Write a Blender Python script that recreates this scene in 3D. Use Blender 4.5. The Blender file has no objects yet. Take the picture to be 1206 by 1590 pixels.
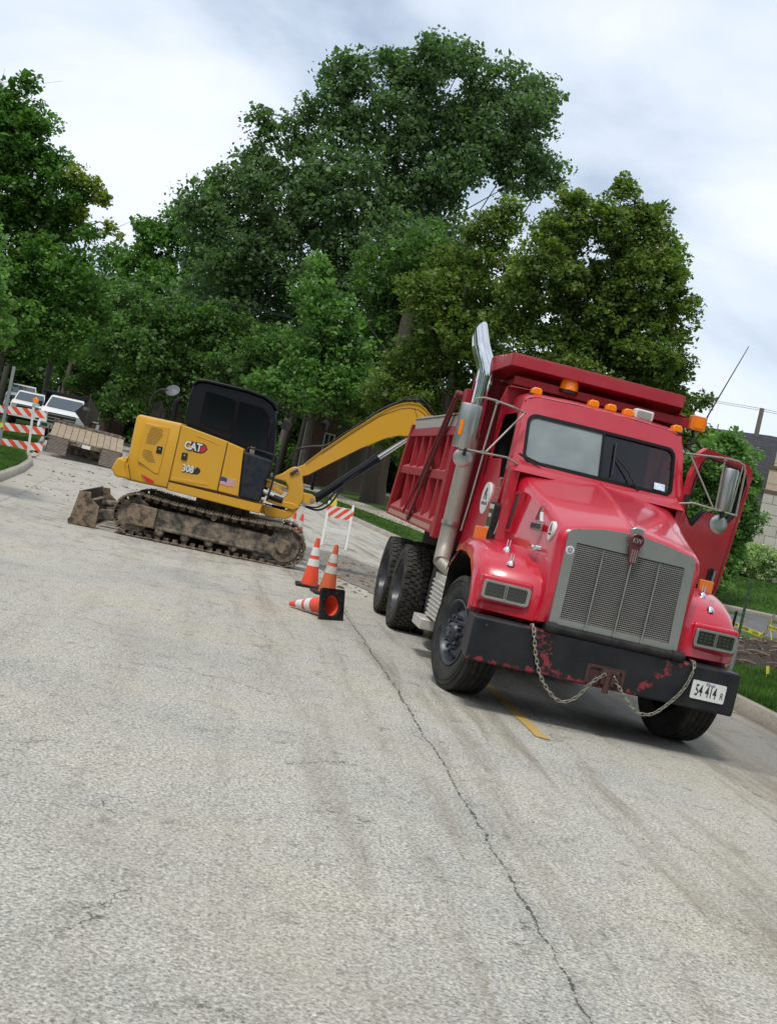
import bpy, bmesh, math, random
import numpy as np
from mathutils import Matrix, Vector, Euler
sc = bpy.context.scene
C = sc.collection
rnd = random.Random(7)
NR = np.random.default_rng(11)
PI = math.pi

# ------------------------------------------------------------ camera, sky, sun, exposure
cd = bpy.data.cameras.new('camera'); cam = bpy.data.objects.new('camera', cd); C.objects.link(cam)
Rv = Vector((0.97704577, 0.00607288, 0.2129429)); Uv = Vector((-0.21302948, 0.02785289, 0.97664869)); Fv = Vector((0., 0.99959359, -0.02850725))
mm = Matrix((Rv, Uv, -Fv)).transposed().to_4x4(); mm.translation = Vector((0, 0, 1.805))
cam.matrix_world = mm
cd.sensor_fit = 'VERTICAL'; cd.sensor_height = 24.0; cd.lens = 24.0*1906.56/1590
cd.clip_start = .1; cd.clip_end = 6000
sc.camera = cam
SUN_EL, SUN_AZ = math.radians(62), math.radians(205)      # compass direction the light comes from, clockwise from +Y
w = bpy.data.worlds.new('World'); sc.world = w; w.use_nodes = True
nt = w.node_tree; nt.nodes.clear()
N = nt.nodes.new; Lk = nt.links.new
wo = N('ShaderNodeOutputWorld'); sky = N('ShaderNodeTexSky'); sky.sky_type = 'NISHITA'; sky.sun_disc = False
sky.sun_elevation = SUN_EL; sky.sun_rotation = SUN_AZ
b1 = N('ShaderNodeBackground'); b1.inputs[1].default_value = .12; Lk(sky.outputs[0], b1.inputs[0])
tc = N('ShaderNodeTexCoord'); mp = N('ShaderNodeMapping'); mp.inputs['Scale'].default_value = (1, 1, 2.2); mp.inputs['Location'].default_value = (.35, .2, .1)
Lk(tc.outputs['Generated'], mp.inputs[0])
n1 = N('ShaderNodeTexNoise'); n1.inputs['Scale'].default_value = 2.4; n1.inputs['Detail'].default_value = 7; n1.inputs['Roughness'].default_value = .52; n1.inputs['Distortion'].default_value = .35
Lk(mp.outputs[0], n1.inputs['Vector'])
cr = N('ShaderNodeValToRGB'); e = cr.color_ramp.elements
e[0].position = .34; e[0].color = (.40, .49, .62, 1); e[1].position = .60; e[1].color = (.86, .90, .95, 1)
m_ = e.new(.47); m_.color = (.66, .735, .84, 1)
Lk(n1.outputs['Fac'], cr.inputs[0])
b2 = N('ShaderNodeBackground'); b2.inputs[1].default_value = 1.0; Lk(cr.outputs[0], b2.inputs[0])
mx = N('ShaderNodeMixShader'); mx.inputs[0].default_value = .88
Lk(b1.outputs[0], mx.inputs[1]); Lk(b2.outputs[0], mx.inputs[2]); Lk(mx.outputs[0], wo.inputs[0])
sd = bpy.data.lights.new('sun', 'SUN'); sd.energy = 1.8; sd.angle = math.radians(11); sd.color = (1, .96, .9)
so = bpy.data.objects.new('sun', sd); C.objects.link(so)
sdir = Vector((math.sin(SUN_AZ)*math.cos(SUN_EL), math.cos(SUN_AZ)*math.cos(SUN_EL), math.sin(SUN_EL)))
so.rotation_euler = sdir.to_track_quat('Z', 'Y').to_euler()
sc.view_settings.view_transform = 'Standard'; sc.view_settings.look = 'None'; sc.view_settings.exposure = .29; sc.view_settings.gamma = 1

# ------------------------------------------------------------ helpers
class MB:
    def __init__(s): s.v = []; s.f = []; s.m = []
    def add(s, vs, fs, m=0):
        o = len(s.v); s.v += [tuple(p) for p in vs]; s.f += [tuple(i+o for i in f) for f in fs]; s.m += [m]*len(fs); return s
    def box(s, x0, x1, y0, y1, z0, z1, m=0):
        vs = [(x0,y0,z0),(x1,y0,z0),(x1,y1,z0),(x0,y1,z0),(x0,y0,z1),(x1,y0,z1),(x1,y1,z1),(x0,y1,z1)]
        return s.add(vs, [(3,2,1,0),(4,5,6,7),(0,1,5,4),(1,2,6,5),(2,3,7,6),(3,0,4,7)], m)
    def hexa(s, b, t, m=0):          # two loops of n points
        n = len(b)
        return s.add(list(b)+list(t), [tuple(range(n-1,-1,-1)), tuple(range(n,2*n))]+[(i,(i+1)%n,n+(i+1)%n,n+i) for i in range(n)], m)
    def obox(s, p, ax, hx, hy, hz, m=0):   # box centred p with axes (3 vectors)
        p = Vector(p); X, Y, Z = [Vector(a).normalized() for a in ax]
        q = [p+X*(a*hx)+Y*(b*hy)+Z*(c*hz) for a,b,c in ((-1,-1,-1),(1,-1,-1),(1,1,-1),(-1,1,-1),(-1,-1,1),(1,-1,1),(1,1,1),(-1,1,1))]
        return s.add(q, [(3,2,1,0),(4,5,6,7),(0,1,5,4),(1,2,6,5),(2,3,7,6),(3,0,4,7)], m)
    def prism(s, pts, ax, a, b, m=0):    # 2D polygon extruded along axis ax from a to b
        def P(u, v, t): return {'x': (t,u,v), 'y': (u,t,v), 'z': (u,v,t)}[ax]
        return s.hexa([P(u,v,a) for u,v in pts], [P(u,v,b) for u,v in pts], m)
    def loft(s, secs, caps=True, closed=True, m=0):
        n = len(secs[0]); vs = [p for q in secs for p in q]; fs = []
        for k in range(len(secs)-1):
            for i in range(n if closed else n-1):
                j = (i+1) % n; fs.append((k*n+i, k*n+j, (k+1)*n+j, (k+1)*n+i))
        if caps: fs += [tuple(range(n-1,-1,-1)), tuple(range((len(secs)-1)*n, len(secs)*n))]
        return s.add(vs, fs, m)
    def tube(s, pts, r, n=10, m=0, closed=False, caps=True):
        P = [Vector(p) for p in pts]; k = len(P); rs = r if isinstance(r, (list, tuple)) else [r]*k
        T = []
        for i in range(k):
            a = P[(i-1) % k] if (closed or i > 0) else P[i]; b = P[(i+1) % k] if (closed or i < k-1) else P[i]
            T.append((b-a).normalized())
        u = T[0].orthogonal().normalized(); secs = []
        for i in range(k):
            u = (u - T[i]*u.dot(T[i])).normalized(); w_ = T[i].cross(u)
            secs.append([P[i]+(u*math.cos(2*PI*j/n)+w_*math.sin(2*PI*j/n))*rs[i] for j in range(n)])
        if closed: secs.append(secs[0]); caps = False
        return s.loft(secs, caps, True, m)
    def cyl(s, a, b, r, n=16, m=0): return s.tube([a, b], r if isinstance(r, (list, tuple)) else [r, r], n, m)
    def lathe(s, prof, o=(0,0,0), ax='x', n=48, m=0, closed=False):   # prof: (a along axis, r)
        secs = []
        for a, r in prof:
            q = []
            for j in range(n):
                c, d = r*math.cos(2*PI*j/n), r*math.sin(2*PI*j/n)
                p = {'x': (a,c,d), 'y': (d,a,c), 'z': (c,d,a)}[ax]
                q.append((p[0]+o[0], p[1]+o[1], p[2]+o[2]))
            secs.append(q)
        if closed: secs.append(secs[0])
        return s.loft(secs, False, True, m)
    def ring(s, out, inn, P, t, m=0):    # annular panel: outline & opening polygons (2D, star shaped about c), P maps (u,v,d)->3D
        n = 64; ca = (sum(p[0] for p in inn)/len(inn), sum(p[1] for p in inn)/len(inn))
        angs = sorted(set([round(2*PI*i/n, 4) for i in range(n)]+[round(math.atan2(p[1]-ca[1], p[0]-ca[0]) % (2*PI), 4) for p in list(out)+list(inn)]))
        def hit(poly, a):
            d = (math.cos(a), math.sin(a)); best = None
            for i in range(len(poly)):
                p, q = poly[i], poly[(i+1) % len(poly)]
                ex, ey = q[0]-p[0], q[1]-p[1]; den = d[0]*ey-d[1]*ex
                if abs(den) < 1e-9: continue
                px, py = p[0]-ca[0], p[1]-ca[1]
                tt = (px*ey-py*ex)/den; u = (px*d[1]-py*d[0])/den
                if tt > 0 and -1e-6 <= u <= 1+1e-6: best = tt if best is None else min(best, tt)
            best = best or 0
            return (ca[0]+d[0]*best, ca[1]+d[1]*best)
        O = [hit(out, a) for a in angs]; I = [hit(inn, a) for a in angs]; k = len(angs)
        vs = [P(*p, 0) for p in O]+[P(*p, 0) for p in I]+[P(*p, t) for p in O]+[P(*p, t) for p in I]; fs = []
        for i in range(k):
            j = (i+1) % k
            fs += [(i, j, k+j, k+i), (2*k+i, 3*k+i, 3*k+j, 2*k+j), (i, 2*k+i, 2*k+j, j), (k+i, k+j, 3*k+j, 3*k+i)]
        return s.add(vs, fs, m)
    def build(s, name, mats, parent=None, bevel=0, seg=2, smooth=35, loc=None, rot=None, normals=True):
        me = bpy.data.meshes.new(name); me.from_pydata(s.v, [], s.f)
        mats = mats if isinstance(mats, (list, tuple)) else [mats]
        for a in mats: me.materials.append(a)
        if len(mats) > 1: me.polygons.foreach_set('material_index', s.m)
        if normals:
            bm = bmesh.new(); bm.from_mesh(me); bmesh.ops.recalc_face_normals(bm, faces=bm.faces); bm.to_mesh(me); bm.free()
        if smooth:
            me.polygons.foreach_set('use_smooth', [True]*len(me.polygons)); me.set_sharp_from_angle(angle=math.radians(smooth))
        me.update()
        o = bpy.data.objects.new(name, me); C.objects.link(o)
        if bevel:
            b = o.modifiers.new('bevel', 'BEVEL'); b.width = bevel; b.segments = seg; b.limit_method = 'ANGLE'; b.angle_limit = math.radians(40)
            b.harden_normals = False
        if loc: o.location = loc
        if rot: o.rotation_euler = rot
        if parent: o.parent = parent
        return o
def tag(o, label=None, cat=None, group=None, kind=None):
    if label: o['label'] = label
    if cat: o['category'] = cat
    if group: o['group'] = group
    if kind: o['kind'] = kind
    return o
def thing(name, label, cat, loc=(0,0,0), rot=(0,0,0), group=None):
    o = bpy.data.objects.new(name, None); C.objects.link(o); o.location = loc; o.rotation_euler = rot; o.empty_display_size = .2
    return tag(o, label, cat, group)
def kids(o): return [c for c in bpy.data.objects if c.parent == o]
def dup(o, loc=None, rot=None, label=None, parent=None):
    c = o.copy(); C.objects.link(c)
    if parent is not None: c.parent = parent
    if loc is not None: c.location = loc
    if rot is not None: c.rotation_euler = rot
    if label: c['label'] = label
    for k in kids(o): dup(k, parent=c)
    return c
def rrect(x0, x1, z0, z1, r, n=5):
    p = []
    for cx, cz, a0 in ((x1-r, z1-r, 0), (x0+r, z1-r, 90), (x0+r, z0+r, 180), (x1-r, z0+r, 270)):
        for i in range(n+1):
            a = math.radians(a0+90*i/n); p.append((cx+r*math.cos(a), cz+r*math.sin(a)))
    return p
def arc(c, r, a0, a1, n):
    return [(c[0]+r*math.cos(math.radians(a0+(a1-a0)*i/n)), c[1]+r*math.sin(math.radians(a0+(a1-a0)*i/n))) for i in range(n+1)]
def fastmesh(name, V, F, mat, parent=None, uv=None, smooth=False):
    V = np.asarray(V, np.float32); F = np.asarray(F, np.int32); k = F.shape[1]
    me = bpy.data.meshes.new(name); me.vertices.add(len(V)); me.vertices.foreach_set('co', V.ravel())
    me.loops.add(F.size); me.loops.foreach_set('vertex_index', F.ravel())
    me.polygons.add(len(F)); me.polygons.foreach_set('loop_start', np.arange(0, F.size, k, dtype=np.int32))
    if uv is not None:
        l = me.uv_layers.new(name='UVMap'); l.data.foreach_set('uv', np.asarray(uv, np.float32)[F.ravel()].ravel())
    if smooth: me.polygons.foreach_set('use_smooth', np.ones(len(F), bool))
    me.materials.append(mat); me.update(calc_edges=True); me.validate()
    o = bpy.data.objects.new(name, me); C.objects.link(o)
    if parent: o.parent = parent
    return o
def textmesh(name, s, size, mat, parent, origin, X, Y, depth=.003, off=0, xscale=1, label=None, shear=0, align='CENTER'):
    cu = bpy.data.curves.new(name, 'FONT'); cu.body = s; cu.size = size; cu.extrude = depth; cu.offset = off; cu.align_x = align; cu.align_y = 'CENTER'; cu.resolution_u = 3; cu.shear = shear
    t = bpy.data.objects.new(name, cu); C.objects.link(t)
    bpy.context.view_layer.update()
    me = bpy.data.meshes.new_from_object(t.evaluated_get(bpy.context.evaluated_depsgraph_get()))
    bpy.data.objects.remove(t); me.name = name; me.materials.clear(); me.materials.append(mat)
    X = Vector(X).normalized(); Y = Vector(Y).normalized(); Z = X.cross(Y)
    M = Matrix((X*xscale, Y, Z)).transposed().to_4x4(); M.translation = Vector(origin); me.transform(M)
    o = bpy.data.objects.new(name, me); C.objects.link(o); o.parent = parent
    if label: o['label'] = label
    return o

# ------------------------------------------------------------ materials
MT = {}
def mat(name, col, rough=.5, metal=0, spec=.5, coat=0, noise=0, nscale=8, bump=0, bscale=60, dust=0, dustcol=(.30,.25,.19), dscale=5, dup_=.0, emit=0, streak=None, col2=None, c2lo=.5, c2hi=.6):
    m = bpy.data.materials.new(name); m.use_nodes = True; t = m.node_tree; p = t.nodes['Principled BSDF']; n = t.nodes.new; l = t.links.new
    p.inputs['Roughness'].default_value = rough; p.inputs['Metallic'].default_value = metal; p.inputs['Specular IOR Level'].default_value = spec
    p.inputs['Coat Weight'].default_value = coat; p.inputs['Coat Roughness'].default_value = .06
    if emit: p.inputs['Emission Color'].default_value = (*col, 1); p.inputs['Emission Strength'].default_value = emit
    tcn = n('ShaderNodeTexCoord'); vec = tcn.outputs['Object']
    if streak:
        mpn = n('ShaderNodeMapping'); mpn.inputs['Scale'].default_value = streak; l(vec, mpn.inputs[0]); vec = mpn.outputs[0]
    rgb = n('ShaderNodeRGB'); rgb.outputs[0].default_value = (*col, 1); cur = rgb.outputs[0]
    def mixc(a, bcol, fac, blend='MIX'):
        x = n('ShaderNodeMix'); x.data_type = 'RGBA'; x.blend_type = blend; l(a, x.inputs[6])
        if isinstance(bcol, tuple): x.inputs[7].default_value = (*bcol, 1)
        else: l(bcol, x.inputs[7])
        if isinstance(fac, float): x.inputs[0].default_value = fac
        else: l(fac, x.inputs[0])
        return x.outputs[2]
    def nz(scale, det=4, ro=.6):
        a = n('ShaderNodeTexNoise'); a.inputs['Scale'].default_value = scale; a.inputs['Detail'].default_value = det; a.inputs['Roughness'].default_value = ro; l(vec, a.inputs['Vector']); return a.outputs['Fac']
    def rng(a, lo, hi, o0=0., o1=1.):
        x = n('ShaderNodeMapRange'); x.inputs[1].default_value = lo; x.inputs[2].default_value = hi; x.inputs[3].default_value = o0; x.inputs[4].default_value = o1; l(a, x.inputs[0]); return x.outputs[0]
    if noise:
        cur = mixc(cur, tuple(c*.35 for c in col), rng(nz(nscale), .35, .75, 0, noise))
    if col2:
        cur = mixc(cur, col2, rng(nz(dscale*1.7, 6, .7), c2lo, c2hi))
    if dust or dup_:
        f = rng(nz(dscale, 6, .65), .4, .75, 0, dust)
        if dup_:
            g = n('ShaderNodeNewGeometry'); sx = n('ShaderNodeSeparateXYZ'); l(g.outputs['Normal'], sx.inputs[0])
            up = rng(sx.outputs['Z'], .25, .95, 0, dup_); ad = n('ShaderNodeMath'); ad.operation = 'ADD'; ad.use_clamp = True; l(f, ad.inputs[0])
            mu = n('ShaderNodeMath'); mu.operation = 'MULTIPLY'; l(up, mu.inputs[0]); l(rng(nz(dscale*2.3, 5), .25, .6, .35, 1), mu.inputs[1]); l(mu.outputs[0], ad.inputs[1]); f = ad.outputs[0]
        cur = mixc(cur, dustcol, f)
        l(rng(f, 0, 1, rough, min(1, rough+.45)), p.inputs['Roughness'])
        if coat: l(rng(f, 0, .6, coat, 0), p.inputs['Coat Weight'])
    l(cur, p.inputs['Base Color'])
    if bump:
        bn = n('ShaderNodeBump'); bn.inputs['Strength'].default_value = bump; bn.inputs['Distance'].default_value = .02; l(nz(bscale, 5), bn.inputs['Height']); l(bn.outputs[0], p.inputs['Normal'])
    MT[name] = m; return m
RED = mat('red_paint', (.54, .004, .027), .30, coat=.8, dust=.10, dustcol=(.34,.12,.10), dscale=6, dup_=.06)
REDC = mat('red_cab_paint', (.46, .004, .023), .3, coat=.7, dust=.16, dustcol=(.32,.11,.10), dscale=7, dup_=.1)
REDB = mat('red_body_paint', (.35, .004, .019), .42, dust=.22, dustcol=(.34,.13,.11), dscale=3.5, dup_=.7, noise=.2, nscale=14)
REDD = mat('dark_red_paint', (.16, .008, .014), .5, dust=.35, dustcol=(.18,.09,.07), dscale=9, dup_=.3)
CHROME = mat('chrome', (.74,.75,.76), .12, metal=1, noise=.12, nscale=20)
STEEL = mat('stainless_steel', (.50,.50,.49), .34, metal=1, noise=.2, nscale=9, bump=.03, bscale=50)
GREYM = mat('grey_aluminium', (.44,.44,.42), .34, metal=.8, noise=.12, nscale=6)
ROD = mat('mirror_rod', (.33,.31,.27), .5, metal=.3, noise=.3, nscale=20)
PIPE = mat('weathered_pipe', (.38,.355,.31), .5, metal=.5, noise=.25, nscale=9, dust=.25, dscale=6)
ALUM = mat('tread_aluminium', (.62,.60,.55), .5, metal=.5, dust=.35, dscale=12)
BLACK = mat('black_plastic', (.010,.010,.012), .5, spec=.3, dust=.12, dscale=6)
CABBLK = mat('black_cab_paint', (.005,.007,.012), .40, spec=.3)
DKBLUE = mat('dark_navy_panel', (.012,.017,.028), .6, spec=.25, dust=.10, dscale=8)
BUMPER = None
RUBBER = mat('tyre_rubber', (.020,.020,.021), .75, spec=.25, noise=.35, nscale=25, dust=.35, dustcol=(.16,.145,.12), dscale=9, bump=.1, bscale=90)
RUBT = mat('tyre_tread_rubber', (.028,.028,.027), .85, spec=.2, noise=.4, nscale=25, dust=.5, dustcol=(.19,.17,.14), dscale=12)
RIMB = mat('rim_black', (.028,.034,.045), .35, dust=.2, dustcol=(.12,.12,.12), dscale=14)
FRAMEB = mat('chassis_black', (.007,.007,.007), .7, spec=.2, dust=.3, dustcol=(.06,.05,.045), dscale=8)
YEL = mat('yellow_paint', (.66,.34,.016), .38, coat=.3, dust=.12, dustcol=(.36,.25,.11), dscale=3, dup_=.14)
MUD = mat('dried_mud', (.27,.20,.135), .95, noise=.5, nscale=14, bump=.6, bscale=28, col2=(.07,.055,.042), c2lo=.48, c2hi=.60)
MUDK = mat('muddy_steel', (.045,.04,.035), .8, noise=.4, nscale=12, dust=.95, dustcol=(.40,.32,.23), dscale=7, bump=.35, bscale=40)
TRK = mat('track_mud', (.060,.048,.038), .9, noise=.4, nscale=20, dust=.95, dustcol=(.36,.28,.20), dscale=14, bump=.5, bscale=50, dup_=.25)
ORNG = mat('orange_plastic', (.86,.065,.018), .6, dust=.3, dscale=8)
ORNGF = mat('faded_orange', (.62,.11,.03), .65, dust=.3, dustcol=(.3,.16,.1), dscale=9)
WHT = mat('white_reflective', (.74,.74,.72), .5, dust=.22, dustcol=(.42,.38,.33), dscale=9)
WHTB = mat('white_paint', (.70,.70,.68), .45, dust=.12, dscale=4)
AMBER = mat('amber_lens', (.95,.24,.005), .22, coat=.5, noise=.3, nscale=70, emit=.10)
AMBERD = mat('amber_reflector', (.80,.22,.04), .4, noise=.1, nscale=60)
LENS = mat('clear_lens', (.42,.43,.40), .15, coat=.8, noise=.5, nscale=60)
LENSD = mat('dark_headlamp', (.022,.026,.022), .18, coat=1, noise=.7, nscale=45)
WLAMP = mat('white_lamp', (.72,.72,.68), .25, coat=.5)
GREENL = mat('green_light_panel', (.03,.075,.04), .3, coat=.5)
EMBR = mat('emblem_red', (.14,.008,.018), .35, coat=.5)
PLATE = mat('plate_white', (.72,.73,.72), .35, dust=.12, dscale=14)
INK = mat('black_ink', (.02,.02,.025), .5)
BLUEI = mat('blue_ink', (.03,.05,.22), .5)
REDI = mat('red_ink', (.55,.02,.02), .5)
CHAINM = mat('chain_steel', (.42,.40,.34), .45, metal=.7, noise=.35, nscale=40)
RUST = mat('rusty_steel', (.075,.032,.028), .8, noise=.4, nscale=20, bump=.3, bscale=60)
BOARD = mat('weathered_board', (.42,.39,.35), .85, noise=.45, nscale=10, streak=(1,6,1), bump=.2)
INTER = mat('cab_interior', (.010,.010,.011), .8)
GLOVE = mat('grey_upholstery', (.10,.11,.11), .8)
SEAL = mat('rubber_seal', (.006,.006,.007), .6, spec=.2)
SKYBL = mat('inspection_sticker', (.25,.55,.75), .5, col2=(.8,.85,.9), dscale=40, c2lo=.45, c2hi=.5)
GALV = mat('galvanised', (.34,.36,.36), .5, metal=.5, noise=.2, nscale=12)
BARK = mat('bark', (.085,.068,.052), .95, noise=.6, nscale=6, streak=(5,5,1), bump=.8, bscale=12)
BARKL = mat('light_bark', (.17,.15,.12), .95, noise=.5, nscale=6, streak=(5,5,1), bump=.6, bscale=12)
BRICK_H = None
def glass(name, tint, trans, haze=0., hazecol=(.5,.5,.5), rough=.03):
    m = bpy.data.materials.new(name); m.use_nodes = True; t = m.node_tree; t.nodes.clear(); n = t.nodes.new; l = t.links.new
    o = n('ShaderNodeOutputMaterial'); tr = n('ShaderNodeBsdfTransparent'); tr.inputs[0].default_value = (*tint, 1)
    g = n('ShaderNodeBsdfGlossy'); g.inputs['Roughness'].default_value = rough; g.inputs[0].default_value = (.95,.97,1,1)
    fr = n('ShaderNodeFresnel'); fr.inputs[0].default_value = 1.5
    a = n('ShaderNodeMixShader'); l(fr.outputs[0], a.inputs[0])
    inner = tr
    if haze:
        d = n('ShaderNodeBsdfDiffuse'); d.inputs[0].default_value = (*hazecol, 1)
        h = n('ShaderNodeMixShader'); l(tr.outputs[0], h.inputs[1]); l(d.outputs[0], h.inputs[2])
        no = n('ShaderNodeTexNoise'); no.inputs['Scale'].default_value = 3; tcn = n('ShaderNodeTexCoord'); l(tcn.outputs['Object'], no.inputs['Vector'])
        mr = n('ShaderNodeMapRange'); mr.inputs[1].default_value = .3; mr.inputs[2].default_value = .7; mr.inputs[3].default_value = haze*.75; mr.inputs[4].default_value = min(1, haze*1.15); l(no.outputs[0], mr.inputs[0]); l(mr.outputs[0], h.inputs[0]); inner = h
    l(inner.outputs[0], a.inputs[1]); l(g.outputs[0], a.inputs[2]); l(a.outputs[0], o.inputs[0]); return m
GL_HAZE = glass('sky_pale_windscreen', (.5,.55,.55), 0, .55, (.40,.47,.47), .07)  # pale diffuse haze stands in for the sky reflected in this half
GL_DARK = glass('dark_windscreen', (.35,.38,.38), 0, .014, (.3,.33,.33), .02)
GL_TINT = glass('tinted_cab_glass', (.10,.11,.12), 0, .015, (.2,.2,.22), .04)
GL_CAR = glass('car_glass', (.12,.13,.14), 0, .1, (.16,.2,.23), .05)
def matfn(name, fn):
    m = bpy.data.materials.new(name); m.use_nodes = True; t = m.node_tree; p = t.nodes['Principled BSDF']
    fn(t, p, t.nodes.new, t.links.new); MT[name] = m; return m
def _n(t, kind, vec=None, **kw):
    a = t.nodes.new(kind)
    for k, v in kw.items():
        if k in a.inputs: a.inputs[k].default_value = v
        else: setattr(a, k, v)
    if vec is not None: t.links.new(vec, a.inputs['Vector'])
    return a
def _ramp(t, src, stops):
    r = t.nodes.new('ShaderNodeValToRGB'); e = r.color_ramp.elements
    while len(e) > 1: e.remove(e[-1])
    e[0].position = stops[0][0]; e[0].color = (*stops[0][1], 1)
    for a, c in stops[1:]: x = e.new(a); x.color = (*c, 1)
    t.links.new(src, r.inputs[0]); return r.outputs[0]
def _rng(t, a, lo, hi, o0=0., o1=1.):
    x = t.nodes.new('ShaderNodeMapRange'); x.inputs[1].default_value = lo; x.inputs[2].default_value = hi; x.inputs[3].default_value = o0; x.inputs[4].default_value = o1; t.links.new(a, x.inputs[0]); return x.outputs[0]
def _mix(t, a, b, f, blend='MIX'):
    x = t.nodes.new('ShaderNodeMix'); x.data_type = 'RGBA'; x.blend_type = blend
    for s, i in ((a, 6), (b, 7)):
        if isinstance(s, tuple): x.inputs[i].default_value = (*s, 1)
        else: t.links.new(s, x.inputs[i])
    if isinstance(f, (int, float)): x.inputs[0].default_value = f
    else: t.links.new(f, x.inputs[0])
    return x.outputs[2]
def _m(t, op, a, b=None, clamp=False):
    x = t.nodes.new('ShaderNodeMath'); x.operation = op; x.use_clamp = clamp
    for s, i in ((a, 0), (b, 1)):
        if s is None: continue
        if isinstance(s, (int, float)): x.inputs[i].default_value = s
        else: t.links.new(s, x.inputs[i])
    return x.outputs[0]
def road_fn(t, p, n, l):
    uv = n('ShaderNodeUVMap').outputs[0]; sp = n('ShaderNodeSeparateXYZ'); l(uv, sp.inputs[0]); U, V = sp.outputs[0], sp.outputs[1]
    # aggregate grain
    vo = _n(t, 'ShaderNodeTexVoronoi', uv, Scale=84.); n1 = _n(t, 'ShaderNodeTexNoise', uv, Scale=52., Detail=5., Roughness=.85)
    base = _ramp(t, n1.outputs[0], [(.38,(.03,.028,.024)),(.455,(.25,.24,.205)),(.53,(.50,.485,.44)),(.63,(.82,.81,.76))])
    cel = _ramp(t, vo.outputs['Color'], [(0,(.06,.057,.05)),(.3,(.34,.325,.28)),(.7,(.52,.50,.44)),(1,(.85,.83,.77))])
    col = _mix(t, base, cel, .45)
    # broad tone patches
    nb = _n(t, 'ShaderNodeTexNoise', uv, Scale=.55, Detail=5., Roughness=.6)
    col = _mix(t, col, _ramp(t, nb.outputs[0], [(.32,(.82,.83,.84)),(.5,(1,.99,.965)),(.7,(1.08,1.02,.92))]), .9, 'MULTIPLY')
    nd = _n(t, 'ShaderNodeTexNoise', uv, Scale=.33, Detail=7., Roughness=.62)
    col = _mix(t, col, (.40,.345,.255), _rng(t, nd.outputs[0], .50, .64, 0, .32))
    nf = _n(t, 'ShaderNodeTexNoise', uv, Scale=5.5, Detail=8., Roughness=.8)
    col = _mix(t, col, (.10,.093,.08), _rng(t, nf.outputs[0], .54, .66, 0, .55))
    # stretched tyre / mud streaks along the road
    mp = _n(t, 'ShaderNodeMapping', uv); mp.inputs['Scale'].default_value = (2.4, .16, 1); mp.inputs['Rotation'].default_value = (0, 0, .05)
    ns = _n(t, 'ShaderNodeTexNoise', mp.outputs[0], Scale=1.3, Detail=7., Roughness=.66)
    st = _rng(t, ns.outputs[0], .49, .66, 0, .80)
    # streaks stronger on the truck's half and beyond
    reg = _rng(t, _m(t, 'ADD', U, _m(t, 'MULTIPLY', V, .10)), 0.5, 4.2, .24, 1)
    col = _mix(t, col, (.20,.165,.115), _m(t, 'MULTIPLY', st, reg))
    mp2 = _n(t, 'ShaderNodeMapping', uv); mp2.inputs['Scale'].default_value = (13, .9, 1); mp2.inputs['Rotation'].default_value = (0, 0, -.10)
    nq = _n(t, 'ShaderNodeTexNoise', mp2.outputs[0], Scale=1.5, Detail=8., Roughness=.75)
    col = _mix(t, col, (.11,.095,.075), _m(t, 'MULTIPLY', _m(t, 'MULTIPLY', _rng(t, nq.outputs[0], .55, .66, 0, .75), _rng(t, ns.outputs[0], .42, .56, 0, 1)), reg))
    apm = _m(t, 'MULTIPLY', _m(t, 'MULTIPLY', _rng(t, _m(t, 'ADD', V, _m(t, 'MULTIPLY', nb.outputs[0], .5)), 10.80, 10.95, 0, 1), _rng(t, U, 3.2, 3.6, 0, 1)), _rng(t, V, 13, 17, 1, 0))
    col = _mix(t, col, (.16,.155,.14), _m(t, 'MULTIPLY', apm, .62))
    # reddish brown mud trail from the right front wheel
    nm = _n(t, 'ShaderNodeTexNoise', mp.outputs[0], Scale=3.2, Detail=8., Roughness=.7)
    du = _m(t, 'ABSOLUTE', _m(t, 'SUBTRACT', U, _m(t, 'ADD', 4.95, _m(t, 'MULTIPLY', _m(t, 'SUBTRACT', 10., V), -.05))))
    band = _m(t, 'MULTIPLY', _rng(t, du, .15, .75, 1, 0), _rng(t, V, 11.6, 9.5, 0, 1))
    col = _mix(t, col, (.17,.115,.075), _m(t, 'MULTIPLY', band, _rng(t, nm.outputs[0], .38, .62, 0, .85)))
    # mud around excavator and trailer
    nm2 = _n(t, 'ShaderNodeTexNoise', uv, Scale=2.3, Detail=9., Roughness=.72)
    far = _m(t, 'MULTIPLY', _rng(t, V, 13, 19, 0, 1), _rng(t, U, 3.5, .5, .5, 1))
    col = _mix(t, col, (.19,.145,.10), _m(t, 'MULTIPLY', far, _rng(t, nm2.outputs[0], .51, .66, 0, .8)))
    # small dark specks
    vs = _n(t, 'ShaderNodeTexNoise', uv, Scale=9., Detail=5., Roughness=.8)
    col = _mix(t, col, (.07,.062,.05), _rng(t, vs.outputs[0], .70, .76, 0, .8))
    # main seam crack + fine cracks
    nw = _n(t, 'ShaderNodeTexNoise', uv, Scale=1.6, Detail=8., Roughness=.7)
    off = _m(t, 'ABSOLUTE', _m(t, 'SUBTRACT', _m(t, 'ADD', U, _m(t, 'MULTIPLY', _m(t, 'SUBTRACT', nw.outputs[0], .5), .17)), 1.54))
    nk = _n(t, 'ShaderNodeTexNoise', uv, Scale=14., Detail=5., Roughness=.8)
    wd = _rng(t, nk.outputs[0], .42, .72, .0, .020)
    c1 = _m(t, 'LESS_THAN', off, wd)
    halo = _rng(t, off, .0, .09, .16, 0)
    col = _mix(t, col, (.13,.12,.10), _m(t, 'MULTIPLY', halo, 1.))
    nv = _n(t, 'ShaderNodeTexNoise', uv, Scale=.8, Detail=6.); 
    wv = n('ShaderNodeVectorMath'); wv.operation = 'ADD'; l(uv, wv.inputs[0])
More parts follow.
